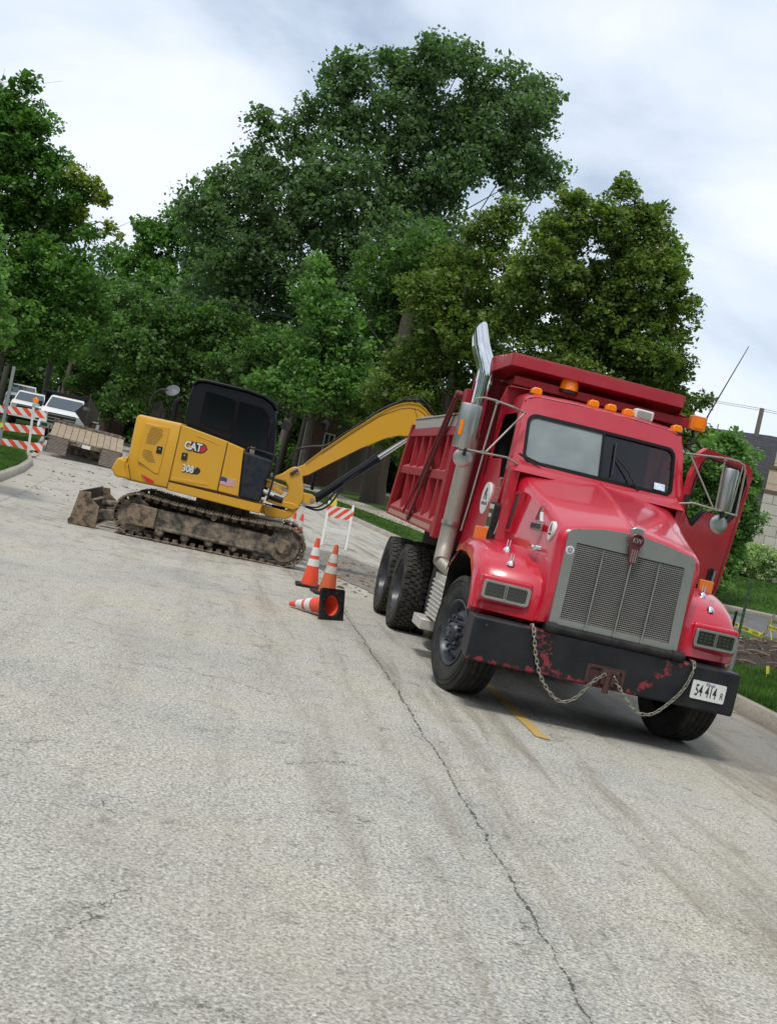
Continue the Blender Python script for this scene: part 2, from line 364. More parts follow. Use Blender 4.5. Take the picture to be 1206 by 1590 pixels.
    sc_ = n('ShaderNodeVectorMath'); sc_.operation = 'SCALE'; l(nw.outputs['Color'], sc_.inputs[0]); sc_.inputs[3].default_value = .9; l(sc_.outputs[0], wv.inputs[1])
    ve = _n(t, 'ShaderNodeTexVoronoi', wv.outputs[0], Scale=.42); ve.feature = 'DISTANCE_TO_EDGE'
    msk = _rng(t, nv.outputs[0], .50, .56)
    c2 = _m(t, 'MULTIPLY', _m(t, 'MULTIPLY', _m(t, 'LESS_THAN', ve.outputs[0], _rng(t, nk.outputs[0], .4, .65, 0., .0065)), msk), .75)
    ve2 = _n(t, 'ShaderNodeTexVoronoi', wv.outputs[0], Scale=1.7); ve2.feature = 'DISTANCE_TO_EDGE'
    c3 = _m(t, 'MULTIPLY', _m(t, 'LESS_THAN', ve2.outputs[0], _rng(t, nk.outputs[0], .48, .65, 0., .012)), _rng(t, nb.outputs[0], .52, .6, 0, .55))
    col = _mix(t, col, (.045,.042,.036), _m(t, 'MAXIMUM', _m(t, 'MULTIPLY', c1, .85), _m(t, 'MAXIMUM', c2, c3)))
    l(col, p.inputs['Base Color']); p.inputs['Roughness'].default_value = .9; p.inputs['Specular IOR Level'].default_value = .25
    bp = n('ShaderNodeBump'); bp.inputs['Strength'].default_value = .55; bp.inputs['Distance'].default_value = .006; l(n1.outputs[0], bp.inputs['Height']); l(bp.outputs[0], p.inputs['Normal'])
ROAD = matfn('road_concrete', road_fn)
def bump_fn(t, p, n, l):
    o = n('ShaderNodeTexCoord').outputs['Object']; sp = n('ShaderNodeSeparateXYZ'); l(o, sp.inputs[0]); X, Z = sp.outputs[0], sp.outputs[2]
    a = _n(t, 'ShaderNodeTexNoise', o, Scale=16., Detail=7., Roughness=.72); b = _n(t, 'ShaderNodeTexNoise', o, Scale=4., Detail=5.); c = _n(t, 'ShaderNodeTexNoise', o, Scale=60., Detail=4.)
    col = _ramp(t, b.outputs[0], [(.3,(.008,.010,.014)),(.7,(.024,.025,.028))])
    col = _mix(t, col, (.10,.095,.09), _rng(t, c.outputs[0], .62, .75, 0, .35))
    # worn through to the old red where the chains swing and along the lower edge
    zz = _m(t, 'SUBTRACT', .80, Z)
    l1 = _rng(t, _m(t, 'ABSOLUTE', _m(t, 'SUBTRACT', X, _m(t, 'ADD', -.66, _m(t, 'MULTIPLY', zz, .55)))), .02, .15, .16, 0)
    l2 = _rng(t, _m(t, 'ABSOLUTE', _m(t, 'SUBTRACT', X, _m(t, 'SUBTRACT', .66, _m(t, 'MULTIPLY', zz, 1.1)))), .02, .14, .15, 0)
    l3 = _m(t, 'MULTIPLY', _rng(t, Z, .445, .50, .17, 0), _rng(t, X, .35, .1, .2, 1))
    msk = _m(t, 'MAXIMUM', l1, _m(t, 'MAXIMUM', l2, l3))
    f = _rng(t, _m(t, 'ADD', a.outputs[0], msk), .655, .685, 0, .9)
    col = _mix(t, col, (.27,.035,.042), f)
    l(col, p.inputs['Base Color']); l(_rng(t, f, 0, 1, .45, .75), p.inputs['Roughness']); p.inputs['Specular IOR Level'].default_value = .3
BUMPER = matfn('bumper_scuffed', bump_fn)
def conc_fn(c0, c1, sc1):
    def f(t, p, n, l):
        o = n('ShaderNodeTexCoord').outputs['Object']
        a = _n(t, 'ShaderNodeTexNoise', o, Scale=sc1, Detail=8., Roughness=.75); b = _n(t, 'ShaderNodeTexNoise', o, Scale=1.1, Detail=5.)
        c = _mix(t, _ramp(t, a.outputs[0], [(.3,c0),(.7,c1)]), _ramp(t, b.outputs[0], [(.3,(.75,.72,.68)),(.7,(1.05,1.03,1))]), .8, 'MULTIPLY')
        l(c, p.inputs['Base Color']); p.inputs['Roughness'].default_value = .92
        bp = n('ShaderNodeBump'); bp.inputs['Strength'].default_value = .4; bp.inputs['Distance'].default_value = .01; l(a.outputs[0], bp.inputs['Height']); l(bp.outputs[0], p.inputs['Normal'])
    return f
KERB = matfn('kerb_concrete', conc_fn((.21,.19,.155),(.46,.43,.37), 30.))
WALK = matfn('sidewalk_concrete', conc_fn((.34,.30,.24),(.50,.46,.39), 25.))
ASPH = matfn('grey_asphalt', conc_fn((.085,.085,.09),(.17,.17,.18), 40.))
ASPD = matfn('fresh_asphalt', conc_fn((.045,.04,.035),(.34,.315,.27), 7.))
PATCH = matfn('old_asphalt_patch', conc_fn((.13,.12,.105),(.27,.255,.23), 60.))
YLINE = mat('yellow_road_paint', (.55,.33,.04), .8, dust=1.0, dustcol=(.36,.33,.27), dscale=30)
MULCH = matfn('mulch', conc_fn((.008,.006,.005),(.085,.06,.045), 22.))
def grass_fn(t, p, n, l):
    o = n('ShaderNodeTexCoord').outputs['Object']
    a = _n(t, 'ShaderNodeTexNoise', o, Scale=26., Detail=6., Roughness=.8); b = _n(t, 'ShaderNodeTexNoise', o, Scale=.7, Detail=5.)
    c = _mix(t, _ramp(t, a.outputs[0], [(.32,(.018,.036,.008)),(.5,(.055,.11,.02)),(.68,(.12,.19,.045))]), _ramp(t, b.outputs[0], [(.3,(.72,.78,.8)),(.7,(1.2,1.1,.85))]), .9, 'MULTIPLY')
    l(c, p.inputs['Base Color']); p.inputs['Roughness'].default_value = .9; p.inputs['Specular IOR Level'].default_value = .2
    bp = n('ShaderNodeBump'); bp.inputs['Strength'].default_value = .8; bp.inputs['Distance'].default_value = .05; l(a.outputs[0], bp.inputs['Height']); l(bp.outputs[0], p.inputs['Normal'])
GRASS = matfn('lawn_grass', grass_fn)
def leafmat(name, lo, mid, hi, clump=.9, tr=.45):
    def f(t, p, n, l):
        o = n('ShaderNodeTexCoord').outputs['Object']
        a = _n(t, 'ShaderNodeTexNoise', o, Scale=clump, Detail=5., Roughness=.7); b = _n(t, 'ShaderNodeTexWhiteNoise'); l(n('ShaderNodeNewGeometry').outputs['Random Per Island'], b.inputs['Vector'])
        c = _ramp(t, a.outputs[0], [(.34,lo),(.5,mid),(.68,hi)])
        c = _mix(t, c, _ramp(t, b.outputs[0], [(0,(.62,.62,.6)),(.6,(1,1,1)),(1,(1.45,1.4,1.25))]), .9, 'MULTIPLY')
        l(c, p.inputs['Base Color']); p.inputs['Roughness'].default_value = .55; p.inputs['Specular IOR Level'].default_value = .35
        tl = n('ShaderNodeBsdfTranslucent'); l(_mix(t, c, (1.0,1.35,.5), 1., 'MULTIPLY'), tl.inputs[0]); ms = n('ShaderNodeMixShader'); ms.inputs[0].default_value = tr
        l(p.outputs[0], ms.inputs[1]); l(tl.outputs[0], ms.inputs[2]); l(ms.outputs[0], t.nodes['Material Output'].inputs[0])
    return matfn(name, f)
LF_COT = leafmat('cottonwood_leaves', (0.081,0.136,0.063),(0.124,0.193,0.092),(0.190,0.282,0.129))
LF_DRK = leafmat('dark_leaves', (0.067,0.124,0.041),(0.103,0.184,0.057),(0.161,0.270,0.085))
LF_LIN = leafmat('linden_leaves', (0.074,0.115,0.030),(0.136,0.193,0.046),(0.259,0.316,0.081),1.1)
LF_MAP = leafmat('maple_leaves', (0.056,0.123,0.026),(0.101,0.209,0.045),(0.179,0.314,0.075),1.0)
LF_YEL = leafmat('yellowish_leaves', (.12,.18,.03),(.22,.27,.05),(.36,.36,.08),1.5)
LF_LGT = leafmat('light_leaves', (0.093,0.187,0.056),(0.149,0.269,0.083),(0.254,0.404,0.135),1.2)
LF_HED = leafmat('variegated_leaves', (.22,.29,.14), (.42,.50,.28), (.62,.68,.46), 4)
LF_GRS = leafmat('grass_blades', (0.039,0.085,0.016),(0.078,0.156,0.029),(0.143,0.247,0.058),.8)
# ------------------------------------------------------------ setting: terrain, road, kerbs
def B(y):
    y = np.asarray(y, float); a = np.minimum(y, 26.); z = -(.085*a+.0022*a*a); d = np.clip(y-26, 0, 84); z = z-(.20*d+.00075*d*d)
    return z-.326*np.maximum(y-110, 0)
def Loff(y):
    return np.interp(y, [-20, 24, 30, 34, 38, 41, 46, 60, 90, 400], [-4.35,-4.35,-4.4,-4.55,-5.0,-5.0,-5.3,-5.8,-7,-7])
ROFF = 6.25
def zroad(off, y):
    u = np.asarray(off, float)-3.2; z = np.where(u > -1.2, -.0205*u, .0246*np.clip((u+3.2)/2.0, 0, 1)); return z*np.interp(y, [-20, 24, 45], [1, 1, 0])
def zland(off, y):
    off = np.asarray(off, float); y = np.asarray(y, float)
    r = .10+np.interp(y, [14, 18, 22, 27, 35, 37, 46], [.02,.10,.14,.02,-.10,.06,.0])*np.clip((off-6.4)/2.5, 0, 1) + .062*np.clip(off-6.4, 0, 13)*np.interp(y, [0, 36, 42, 90, 300], [0, 0, 1, 1, .4])
    r = np.where((y > 27.4) & (y < 36) & (off > 12), -.03+0*r, r)
    l_ = .14+.02*np.clip(Loff(y)-off, 0, 10)*np.interp(y, [10, 60], [1, 0])
    l_ = np.where((y > 38.6) & (y < 41.2), .0, l_)
    return np.where(off > 0, r, l_)
def ZG(x, y):
    o = x-B(y); return float(zroad(o, y) if Loff(y) < o < ROFF else zland(o, y))
ys = np.concatenate([np.arange(-12, 62, .8), np.arange(62, 130, 4), [140,170,220,300,450,700,1100,1800,3000]])
def sweep(name, mt, cols, zf, ys=ys, kind='structure', smooth=True):
    V = []; UV = []
    for y in ys:
        b = float(B(y)); c = cols(y)
        for o in c: V.append((b+o, y, zf(o, y))); UV.append((o, y))
    n = len(cols(ys[0])); F = [(i*n+j, i*n+j+1, (i+1)*n+j+1, (i+1)*n+j) for i in range(len(ys)-1) for j in range(n-1)]
    ob = fastmesh(name, V, F, mt, uv=UV, smooth=smooth); ob['kind'] = kind; return ob
def gcols(y):
    L = float(Loff(y)); return [-2500,-700,-250,-110,-60]+list(np.arange(-40, -9, 2.))+[L-3, L-1.5, L-.8, L-.165, L-.16, L+.5, 0, 3, 6, ROFF+.16, ROFF+.165, 6.9, 7.4]+list(np.arange(8, 14, .75))+list(np.arange(14, 44, 2.))+[60,110,250,700,2500]
def gz(o, y):
    L = float(Loff(y))
    if L-.162 < o < ROFF+.162: return float(zroad(o, y))-.12
    return float(zland(o, y))
sweep('ground', GRASS, gcols, gz)
sweep('road', ROAD, lambda y: [float(Loff(y))-.02]+list(np.linspace(-4, 6, 21))+[ROFF+.02], lambda o, y: float(zroad(o, y)), ys=ys[ys < 500])
def kerb(name, f, s, y0, y1, label=None):
    yy = np.arange(y0, y1, .5); V = []; prof = [(-.04, -.2), (0, 0), (.03, .13), (.06, .155), (.17, .16), (.18, -.1)]
    for y in yy:
        o = float(f(y)); b = float(B(y)); zr = float(zroad(o, y)); zl = float(zland(o+s*.3, y))
        for dx, dz in prof: V.append((b+o+s*dx, y, (zr if dz < .1 else max(zr+dz-.03, zl+.012))+(dz if dz < .1 else 0)))
    n = len(prof); F = [(i*n+j, i*n+j+1, (i+1)*n+j+1, (i+1)*n+j) for i in range(len(yy)-1) for j in range(n-1)]
    o = fastmesh(name, V, F, KERB, smooth=False); o['kind'] = 'structure'; return o
kerb('kerb', lambda y: ROFF, 1, -10, 130)
kerb('kerb', Loff, -1, -10, 38.2)
kerb('kerb', Loff, -1, 41.4, 130)
def gutter(name, f, w0, w1, y0, y1, mt, dz=.006):
    sweep(name, mt, lambda y: list(np.linspace(float(f(y))+w0, float(f(y))+w1, 3)), lambda o, y: float(zroad(o, y))+dz, ys=np.arange(y0, y1, .5))
GUT = matfn('gutter_concrete', conc_fn((.30,.28,.24),(.52,.49,.43), 40.))
gutter('gutter', Loff, .0, .62, -10, 60, GUT)
gutter('gutter', lambda y: ROFF, -.55, 0, 14.5, 100, GUT)
# grass strip and far side-walk on the right
sweep('sidewalk', WALK, lambda y: [8.0, 8.7, 9.5], lambda o, y: float(zland(o, y))+.02, ys=np.arange(36.5, 120, .8))
sweep('sidewalk', WALK, lambda y: [14.5, 15.2, 16.], lambda o, y: float(zland(o, y))+.02, ys=np.arange(60, 120, .8))
def patch(name, mt, poly, dz, sub=.4, kind='structure', zf=None):
    bm = bmesh.new(); vs = [bm.verts.new((x, y, 0)) for x, y in poly]; bm.faces.new(vs); bmesh.ops.triangulate(bm, faces=bm.faces)
    for _ in range(12):
        le = [e_ for e_ in bm.edges if e_.calc_length() > sub]
        if not le or len(bm.verts) > 20000: break
        bmesh.ops.subdivide_edges(bm, edges=le, cuts=1); bmesh.ops.triangulate(bm, faces=bm.faces)
    for v_ in bm.verts: v_.co.z = (zf or ZG)(v_.co.x, v_.co.y)+dz
    me = bpy.data.meshes.new(name); bm.to_mesh(me); bm.free(); me.materials.append(mt)
    o = bpy.data.objects.new(name, me); C.objects.link(o); o['kind'] = kind; return o
def jag(pts, amp, n=6, seed=1):
    r = random.Random(seed); out = []
    for i in range(len(pts)):
        a, b = pts[i], pts[(i+1) % len(pts)]
        for k in range(n):
            f = k/n; out.append((a[0]+(b[0]-a[0])*f+r.uniform(-amp, amp), a[1]+(b[1]-a[1])*f+r.uniform(-amp, amp)))
    return out
# left driveway mouth
def dv(o, y): return (float(B(y))+o, y)
patch('driveway', WALK, [dv(-4.9,38.3), dv(-16,38.6), dv(-16,41.2), dv(-4.95,41.3)], .03, 1.)
# right-hand side drive with kerbs and walk
patch('side_street', ASPH, [(8.6,27.6), (60,27.6), (60,36.0), (8.0,36.0), (7.6,31)], .045, 1.)
patch('sidewalk', WALK, [(5.6,21.6), (7.2,20.9), (40,21.3), (40,22.9), (7.4,22.6), (5.8,23.4)], .05, 1.)
mb = MB(); mb.box(7.2, 60, 36.0, 36.55, -.2, .22); mb.box(9.2, 60, 27.3, 27.6, -.2, .17)
tag(mb.build('kerb', KERB, bevel=.03), kind='structure')
# worked-over asphalt near the trench, wet patch at the right wheel, manhole-like stain
patch('asphalt_patch', ASPD, jag([(-2.6,25.2), (-1.1,21.2), (-.55,19.6), (.25,18.2), (.55,20.6), (.1,23.9), (-.9,25.4)], .10, 7, 3), .008, .5)
# yellow centre dash (worn)
def dash(y0, y1):
    return jag([(float(B(y0))+2.58, y0), (float(B(y0))+2.70, y0), (float(B(y1))+2.70, y1), (float(B(y1))+2.58, y1)], .008, 8, int(y0*3))
for y0 in (9.8, 21.8):
    patch('lane_marking', YLINE, dash(y0, y0+3.0), .007, .5)
# ------------------------------------------------------------ mud crumbs
def crumbs(name, pts, mt, label):
    mb = MB()
    for x, y, r in pts:
        z = ZG(x, y); k = 6; q = []
        for j in range(k):
            a = 2*PI*j/k+rnd.random(); rr = r*rnd.uniform(.6, 1.2); q.append((x+rr*math.cos(a), y+rr*math.sin(a), z-.002))
        top = [(x+(p[0]-x)*.6+rnd.uniform(-.2,.2)*r, y+(p[1]-y)*.6, z+r*rnd.uniform(.2,.6)) for p in q]
        mb.hexa(q, top)
    o = mb.build(name, mt, smooth=0); tag(o, label, 'dirt', kind='stuff')
pts = []
for _ in range(26):
    y0 = rnd.uniform(24, 42); o_ = rnd.uniform(-4.2, -1.4)
    for k in range(rnd.randrange(4, 16)): y = y0+rnd.gauss(0, .5); pts.append((float(B(y))+o_+rnd.gauss(0, .35), y, abs(rnd.gauss(0, .022))+.006))
for _ in range(110):
    pts.append((rnd.gauss(-.2, .45), rnd.gauss(20.5, 1.8), abs(rnd.gauss(0, .03))+.008))
for _ in range(60): pts.append((rnd.uniform(-4, 5), rnd.uniform(5, 18), rnd.uniform(.004, .014)))
for x, y, r in ((.02, 19.3, .10), (-.08, 19.45, .07), (-.58, 23.1, .10), (-.46, 23.4, .11), (-.65, 22.9, .06), (-.75,22.7,.05)): pts.append((x, y, r))
crumbs('mud_crumbs', pts, MUD, 'brown mud crumbs scattered over the pale road')
# ------------------------------------------------------------ grass blades
def blades(name, n, sampler, hh, label):
    V = np.zeros((n, 3, 3), np.float32); k = 0
    while k < n:
        x, y = sampler(); z = ZG(x, y); h_ = hh*rnd.uniform(.5, 1.3); a = rnd.uniform(0, PI); lx, ly = rnd.gauss(0, .35)*h_, rnd.gauss(0, .35)*h_; wd = .008+y*.00022
        V[k] = [(x-wd*math.cos(a), y-wd*math.sin(a), z-.01), (x+wd*math.cos(a), y+wd*math.sin(a), z-.01), (x+lx, y+ly, z+h_)]; k += 1
    o = fastmesh(name, V.reshape(-1, 3), np.arange(n*3).reshape(-1, 3), LF_GRS); tag(o, label, 'grass', kind='stuff')
def sl():
    y = 20+18*rnd.random()**.8; return float(B(y)+Loff(y))-.2-abs(rnd.gauss(0, 1.6)), y
blades('grass', 30000, sl, .085, 'short green lawn grass left of the kerb below the barricade')
def sl2():
    y = rnd.uniform(41.5, 62); return float(B(y)+Loff(y))-.2-abs(rnd.gauss(0, 2.0)), y
blades('grass', 9000, sl2, .08, 'green lawn strip behind the striped barricade')
def sr():
    y = rnd.uniform(12.5, 18.6); return float(B(y))+ROFF+.2+rnd.random()*3.2, y
blades('grass', 26000, sr, .085, 'green grass verge right of the dump truck bumper')
def sr2():
    y = rnd.uniform(36.6, 44.5); return rnd.uniform(9.5, 17), y
blades('grass', 16000, sr2, .07, 'mown lawn in front of the pale hedges')
def sr3():
    y = rnd.uniform(30, 60); return float(B(y))+ROFF+.2+abs(rnd.gauss(0, 1)), y
blades('grass', 12000, sr3, .06, 'green verge behind the small striped barricade')
SLAT = mat('grille_slat', (.52,.50,.46), .4, metal=.4, noise=.2)
LENSD2 = mat('headlamp_led', (.045,.05,.042), .2, coat=1)
def cat(pts, n=6):      # Catmull-Rom
    P = [Vector(p) for p in pts]; P = [P[0]*2-P[1]]+P+[P[-1]*2-P[-2]]; out = []
    for i in range(1, len(P)-2):
        for k in range(n):
            t = k/n; out.append(.5*((2*P[i])+(P[i+1]-P[i-1])*t+(2*P[i-1]-5*P[i]+4*P[i+1]-P[i+2])*t*t+(3*P[i]-P[i-1]-3*P[i+1]+P[i+2])*t**3))
    return out+[P[-2]]
# ============================================================ DUMP TRUCK (x right in picture, y to its rear, z up)
TR = thing('dump_truck', 'red dump truck with chained black bumper parked on the road, driver door open', 'dump truck', (2.08, 10.42, 0), (0, .02047, .13425))
# bumper with tow hitch recess
mb = MB(); P = [(-1.215,.42),(1.19,.42),(1.205,.80),(-1.215,.80)]
mb.hexa([(-1.215,.0,.42),(1.20,.0,.42),(1.20,0,.80),(-1.215,0,.80)], [(-1.21,.30,.46),(1.19,.30,.46),(1.19,.30,.80),(-1.21,.30,.80)])
mb.build('bumper', BUMPER, TR, bevel=.022, seg=3); bump = bpy.data.objects['bumper']
mb = MB(); mb.ring(rrect(-.17,.175,.45,.615,.02), rrect(-.14,.145,.475,.59,.02), lambda u,v,d: (u,-.002-d,v), .012)
mb.box(-.14,.145,-.003,.0,.475,.59); mb.cyl((-.04,-.05,.58),(.10,-.05,.575),.022,12); mb.box(-.045,-.015,-.07,0,.47,.60); mb.box(.045,.075,-.07,0,.47,.60); mb.cyl((.015,-.055,.40),(.015,-.055,.60),.028,14)
mb.tube([(-.08,-.02,.53),(-.10,-.05,.49),(-.10,-.05,.43)],.008,6)
mb.build('tow_hitch', RUST, bump, bevel=.004)
mb = MB()
for x,z in ((-.52,.72),(-.53,.69),(-.50,.62),(.62,.77),(-1.1,.74)): mb.cyl((x,-.008,z),(x,.01,z),.012,10)
mb.build('bolt', RUST, bump)
pl = MB(); pl.prism(rrect(.775,1.085,.515,.675,.012,3),'y',-.012,-.006); plo = pl.build('licence_plate', PLATE, TR)
plo['label'] = 'bent white licence plate reading 54 414 R'
textmesh('plate_number', '54', .140, INK, plo, (.843,-.0125,.588), (1,0,0),(0,0,1), .0008, .0022, .50); textmesh('plate_number', '414', .140, INK, plo, (.955,-.0125,.588), (1,0,0),(0,0,1), .0008, .0022, .50)
textmesh('plate_letter', 'R', .085, INK, plo, (1.055,-.0125,.575), (1,0,0),(0,0,1), .0008, .0006, .62)
textmesh('plate_state', 'Illinois', .042, BLUEI, plo, (.935,-.0125,.655), (1,0,0),(0,0,1), .0006, .0003, .8, shear=.3)
# chassis
mb = MB()
for s in (-1,1): mb.box(s*.43-.04, s*.43+.04, .3, 6.9, .70, .96)
mb.box(-.5,.5,.28,.36,.62,.98); mb.box(-.9,.9,.82,.92,.46,.58); mb.box(-.40,.40,.3,1.4,.8,1.5); mb.cyl((-.8,4.6,.52),(.8,4.6,.52),.10,12); mb.cyl((-.8,5.95,.52),(.8,5.95,.52),.10,12)
mb.box(-.25,.25,4.4,4.8,.35,.72); mb.box(-.25,.25,5.75,6.15,.35,.72); mb.box(-.62,.62,3.0,7.0,.98,1.22); mb.box(-.30,.35,.25,.6,.45,.75)
mb.build('chassis_frame', FRAMEB, TR, bevel=.01)
mb = MB(); mb.cyl((-.60,.02,.835),(.64,.02,.830),.040,14); mb.cyl((-.61,.02,.835),(-.50,.02,.835),.048,14); mb.cyl((.54,.02,.830),(.65,.02,.830),.048,14); mb.box(-.6,.62,.03,.10,.80,.87)
mb.build('front_crossbar', BLACK, TR)
# hood
def hsec(y, hb, zb, hw, zc, zt, r=.09):
    h = [(-hb,zb),(-hb*.96,zb+.25),(-hw-.004,zc-.16),(-hw,zc-.09),(-(hw-.014),zc-.045),(-(hw-.045),zc-.012),(-(hw-.09),zc+.006),(-hw*.55,zc+(zt-zc)*.55),(-.06,zt-.004),(-.022,zt),(-.012,zt+.014)]
    f = h+[(-a,b) for a,b in reversed(h)]
    return [(a,y,b) for a,b in f]
mb = MB()
secs = [hsec(.085,.60,.88,.605,1.655,1.735), hsec(.10,.65,.86,.635,1.685,1.775), hsec(.16,.68,.86,.652,1.71,1.81), hsec(.35,.71,.88,.672,1.765,1.87), hsec(.7,.75,.92,.70,1.87,1.97), hsec(1.1,.80,.98,.75,1.99,2.08), hsec(1.56,.86,1.05,.80,2.115,2.185)]
mb.loft(secs); hood = mb.build('hood', RED, TR, smooth=50)
mb = MB()
for s in (-1,1):
    mb.prism([(1.24,1.54),(1.40,1.54),(1.31,1.88),(1.14,1.89)],'x',s*.755,s*.806)
mb.build('side_vent', INK, hood)
mb = MB(); mb.ring([(1.215,1.515),(1.425,1.515),(1.335,1.905),(1.11,1.915)],[(1.24,1.54),(1.40,1.54),(1.31,1.88),(1.14,1.89)], lambda u,v,d: (-.806-.006+d,u,v), .05)
mb.build('vent_trim', RED, hood)
mb = MB(); mb.tube([(-.875,1.575,1.30),(-.835,1.575,1.75),(-.812,1.572,2.02),(-.80,1.57,2.09),(-.72,1.57,2.135),(-.4,1.57,2.17),(0,1.57,2.20),(.4,1.57,2.17),(.72,1.57,2.135),(.80,1.57,2.09),(.812,1.572,2.02),(.835,1.575,1.75),(.875,1.575,1.30)],.010,6); mb.build('hood_seam', SEAL, hood)
mb = MB()
for k in range(9): mb.cyl((-.93,1.62+.0*k,1.20+.1*k),(-.90,1.62,1.20+.1*k),.007,6)
mb.build('rivet', GREYM, hood)
# badge, oval sticker, latch on picture-left hood side
def onhood(y, z):   # x of hood side
    t_ = (y-.16)/1.4; hw = .652+t_*.148; zc = 1.71+t_*.405
    return -(hw+.006)-max(0, (zc-.1-z))*.10
mb = MB(); x_ = onhood(.64,1.63); mb.obox((x_-.003,.63,1.635),((0,1,-.02),(0,0,1),(1,0,0)),.20,.032,.006)
bd = mb.build('hood_badge', GREYM, TR, bevel=.004)
textmesh('badge_lettering', 'KENWORTH', .062, INK, bd, (x_-.0105,.63,1.635),(0,-1,0.02),(0,0,1),.001,.0006,.98)
mb = MB(); pts = [(.74,1.69),(.66,1.80),(.60,1.83),(.62,1.77),(.56,1.69),(.60,1.70),(.64,1.75),(.67,1.70)]
mb.prism(pts,'x',onhood(.65,1.7)-.006,onhood(.65,1.7)+.03); mb.build('badge_wing', CHROME, bd)
def oval(name, cy, cz, ry, rz, x, par):
    mb = MB(); mb.prism([(cy+ry*math.cos(2*PI*i/32), cz+rz*math.sin(2*PI*i/32)) for i in range(32)],'x',x-.004,x+.03); o = mb.build(name, WHTB, par)
    m2 = MB(); q = [(-.3,-.05),(-.25,.35),(.05,.7),(.22,.55),(.1,.3),(.3,.25),(.35,-.1),(.15,-.12),(.1,.15),(-.02,.3),(-.1,.05),(-.12,-.1)]
    m2.prism([(cy-a*ry*1.2, cz+b*rz) for a,b in q],'x',x-.0055,x-.003); m2.build('decal_figure', INK, o)
    m2 = MB(); rr = random.Random(int(cy*100))
    for k in range(7): m2.box(x-.0055,x-.003, cy+ry*(-.7+k*.2), cy+ry*(-.7+k*.2)+ry*.12, cz-rz*.42, cz-rz*rr.choice((.22,.2,.26)))
    m2.build('decal_print', INK, o); return o
oval('oval_sticker', .29,1.63,.075,.085,onhood(.29,1.63)-.004,TR)['label'] = 'small white oval sticker on the hood corner'
mb = MB(); mb.cyl((onhood(.5,1.45)-.05,.46,1.455),(onhood(.5,1.45)+.06,.46,1.455),[.02,.032],14); mb.cyl((onhood(.5,1.45)-.03,.40,1.45),(onhood(.5,1.45)-.03,.60,1.45),.018,10); mb.build('hood_latch', CHROME, TR)
# grille
def gy(z): return .035+(z-.87)*.05
mb = MB()
out = [(-.575,.865),(.585,.865),(.58,1.655),(.55,1.69),(.30,1.735),(.10,1.762),(-.10,1.762),(-.30,1.745),(-.55,1.69),(-.578,1.65)]
mb.ring(out, [(-.487,.925),(.50,.925),(.485,1.585),(-.487,1.585)], lambda u,v,d: (u, gy(v)+d, v), .05)
gr = mb.build('grille', GREYM, TR, bevel=.004)
mb = MB()
for k in range(37):
    z = .935+k*.0176; mb.obox((0.004, gy(z)+.014, z), ((1,0,0),(0,1,0),(0,0,1)), .490, .004, .0040)
mb.build('grille_mesh', SLAT, gr, smooth=0); mb = MB()
for k in range(62): x = -.480+k*.0158; mb.box(x-.0016, x+.0016, gy(.93)+.0085, gy(.93)+.0095, .925, 1.585)
mb.build('grille_wire', INK, gr, smooth=0)
mb = MB(); mb.box(-.49,.50,gy(.93)+.045,gy(.93)+.05,.92,1.59); mb.build('grille_backing', INK, gr)
for x in (-.245,.012,.262):
    mb = MB(); mb.tube([(x-.012, gy(.90)-.012, .885),(x-.010, gy(.92)-.015, .93),(x, gy(1.58)-.012, 1.575)], .0085, 8); mb.cyl((x-.012,gy(.9)-.02,.885),(x-.012,gy(.9)+.01,.885),.014,8); mb.build('grille_bar', STEEL, gr)
mb = MB()
for x,z in ((-.555,1.62),(-.50,1.70),(-.27,1.69),(.20,1.70),(.42,1.70),(.55,1.62),(-.535,1.30),(-.53,1.10),(-.53,.9),(.555,1.3),(.55,1.1),(.55,.9),(-.3,.89),(.3,.89),(-.11,1.62),(.15,1.61)): mb.cyl((x,gy(z)-.004,z),(x,gy(z)+.01,z),.008,8)
mb.build('rivet', STEEL, gr)
mb = MB(); mb.cyl((-.535,gy(1.51)-.005,1.51),(-.535,gy(1.51)+.02,1.51),.037,20); st = mb.build('round_sticker', PLATE, gr)
textmesh('sticker_print','@',.05,BLUEI,st,(-.535,gy(1.51)-.0065,1.51),(1,0,0),(0,0,1),.0006,0,1)
mb = MB(); mb.cyl((.415,gy(1.65)-.003,1.65),(.415,gy(1.65)+.02,1.65),.046,20); mb.build('blank_disc', STEEL, gr)
# emblem
mb = MB(); mb.hexa([(-.05,.02,1.74),(.05,.02,1.74),(.045,.05,1.80),(-.045,.05,1.80)],[(-.04,.02,1.66),(.04,.02,1.66),(.04,.06,1.67),(-.04,.06,1.67)]); 
mb.prism([(-.056,1.735),(.056,1.735),(.056,1.812),(.03,1.828),(-.03,1.828),(-.056,1.812)],'y',.03,.10)
em = mb.build('hood_emblem', STEEL, TR, bevel=.008)
mb = MB(); mb.lathe([(-.012,.0),(-.012,.062),(.02,.068),(.03,.068)], o=(0,.012,1.715), ax='y', n=32); mb.cyl((0,.0,1.715),(0,.03,1.715),.062,32); mb.prism([(-.045,1.68),(.045,1.68),(.036,1.56),(.02,1.515),(-.02,1.515),(-.036,1.56)],'y',.004,.03); mb.lathe([(-.018,.052),(-.018,.06),(-.01,.06)], o=(0,.012,1.715), ax='y', n=32, closed=True)
eb = mb.build('emblem_badge', EMBR, em, bevel=.003)
textmesh('emblem_letters','KW',.06,GREYM,eb,(0,-.0015,1.715),(1,0,0),(0,0,1),.002,.001,.85)
mb = MB()
for x in (-.02,0,.02): mb.box(x-.004,x+.004,0,.004,1.53,1.64)
mb.build('emblem_bars', GREYM, eb)
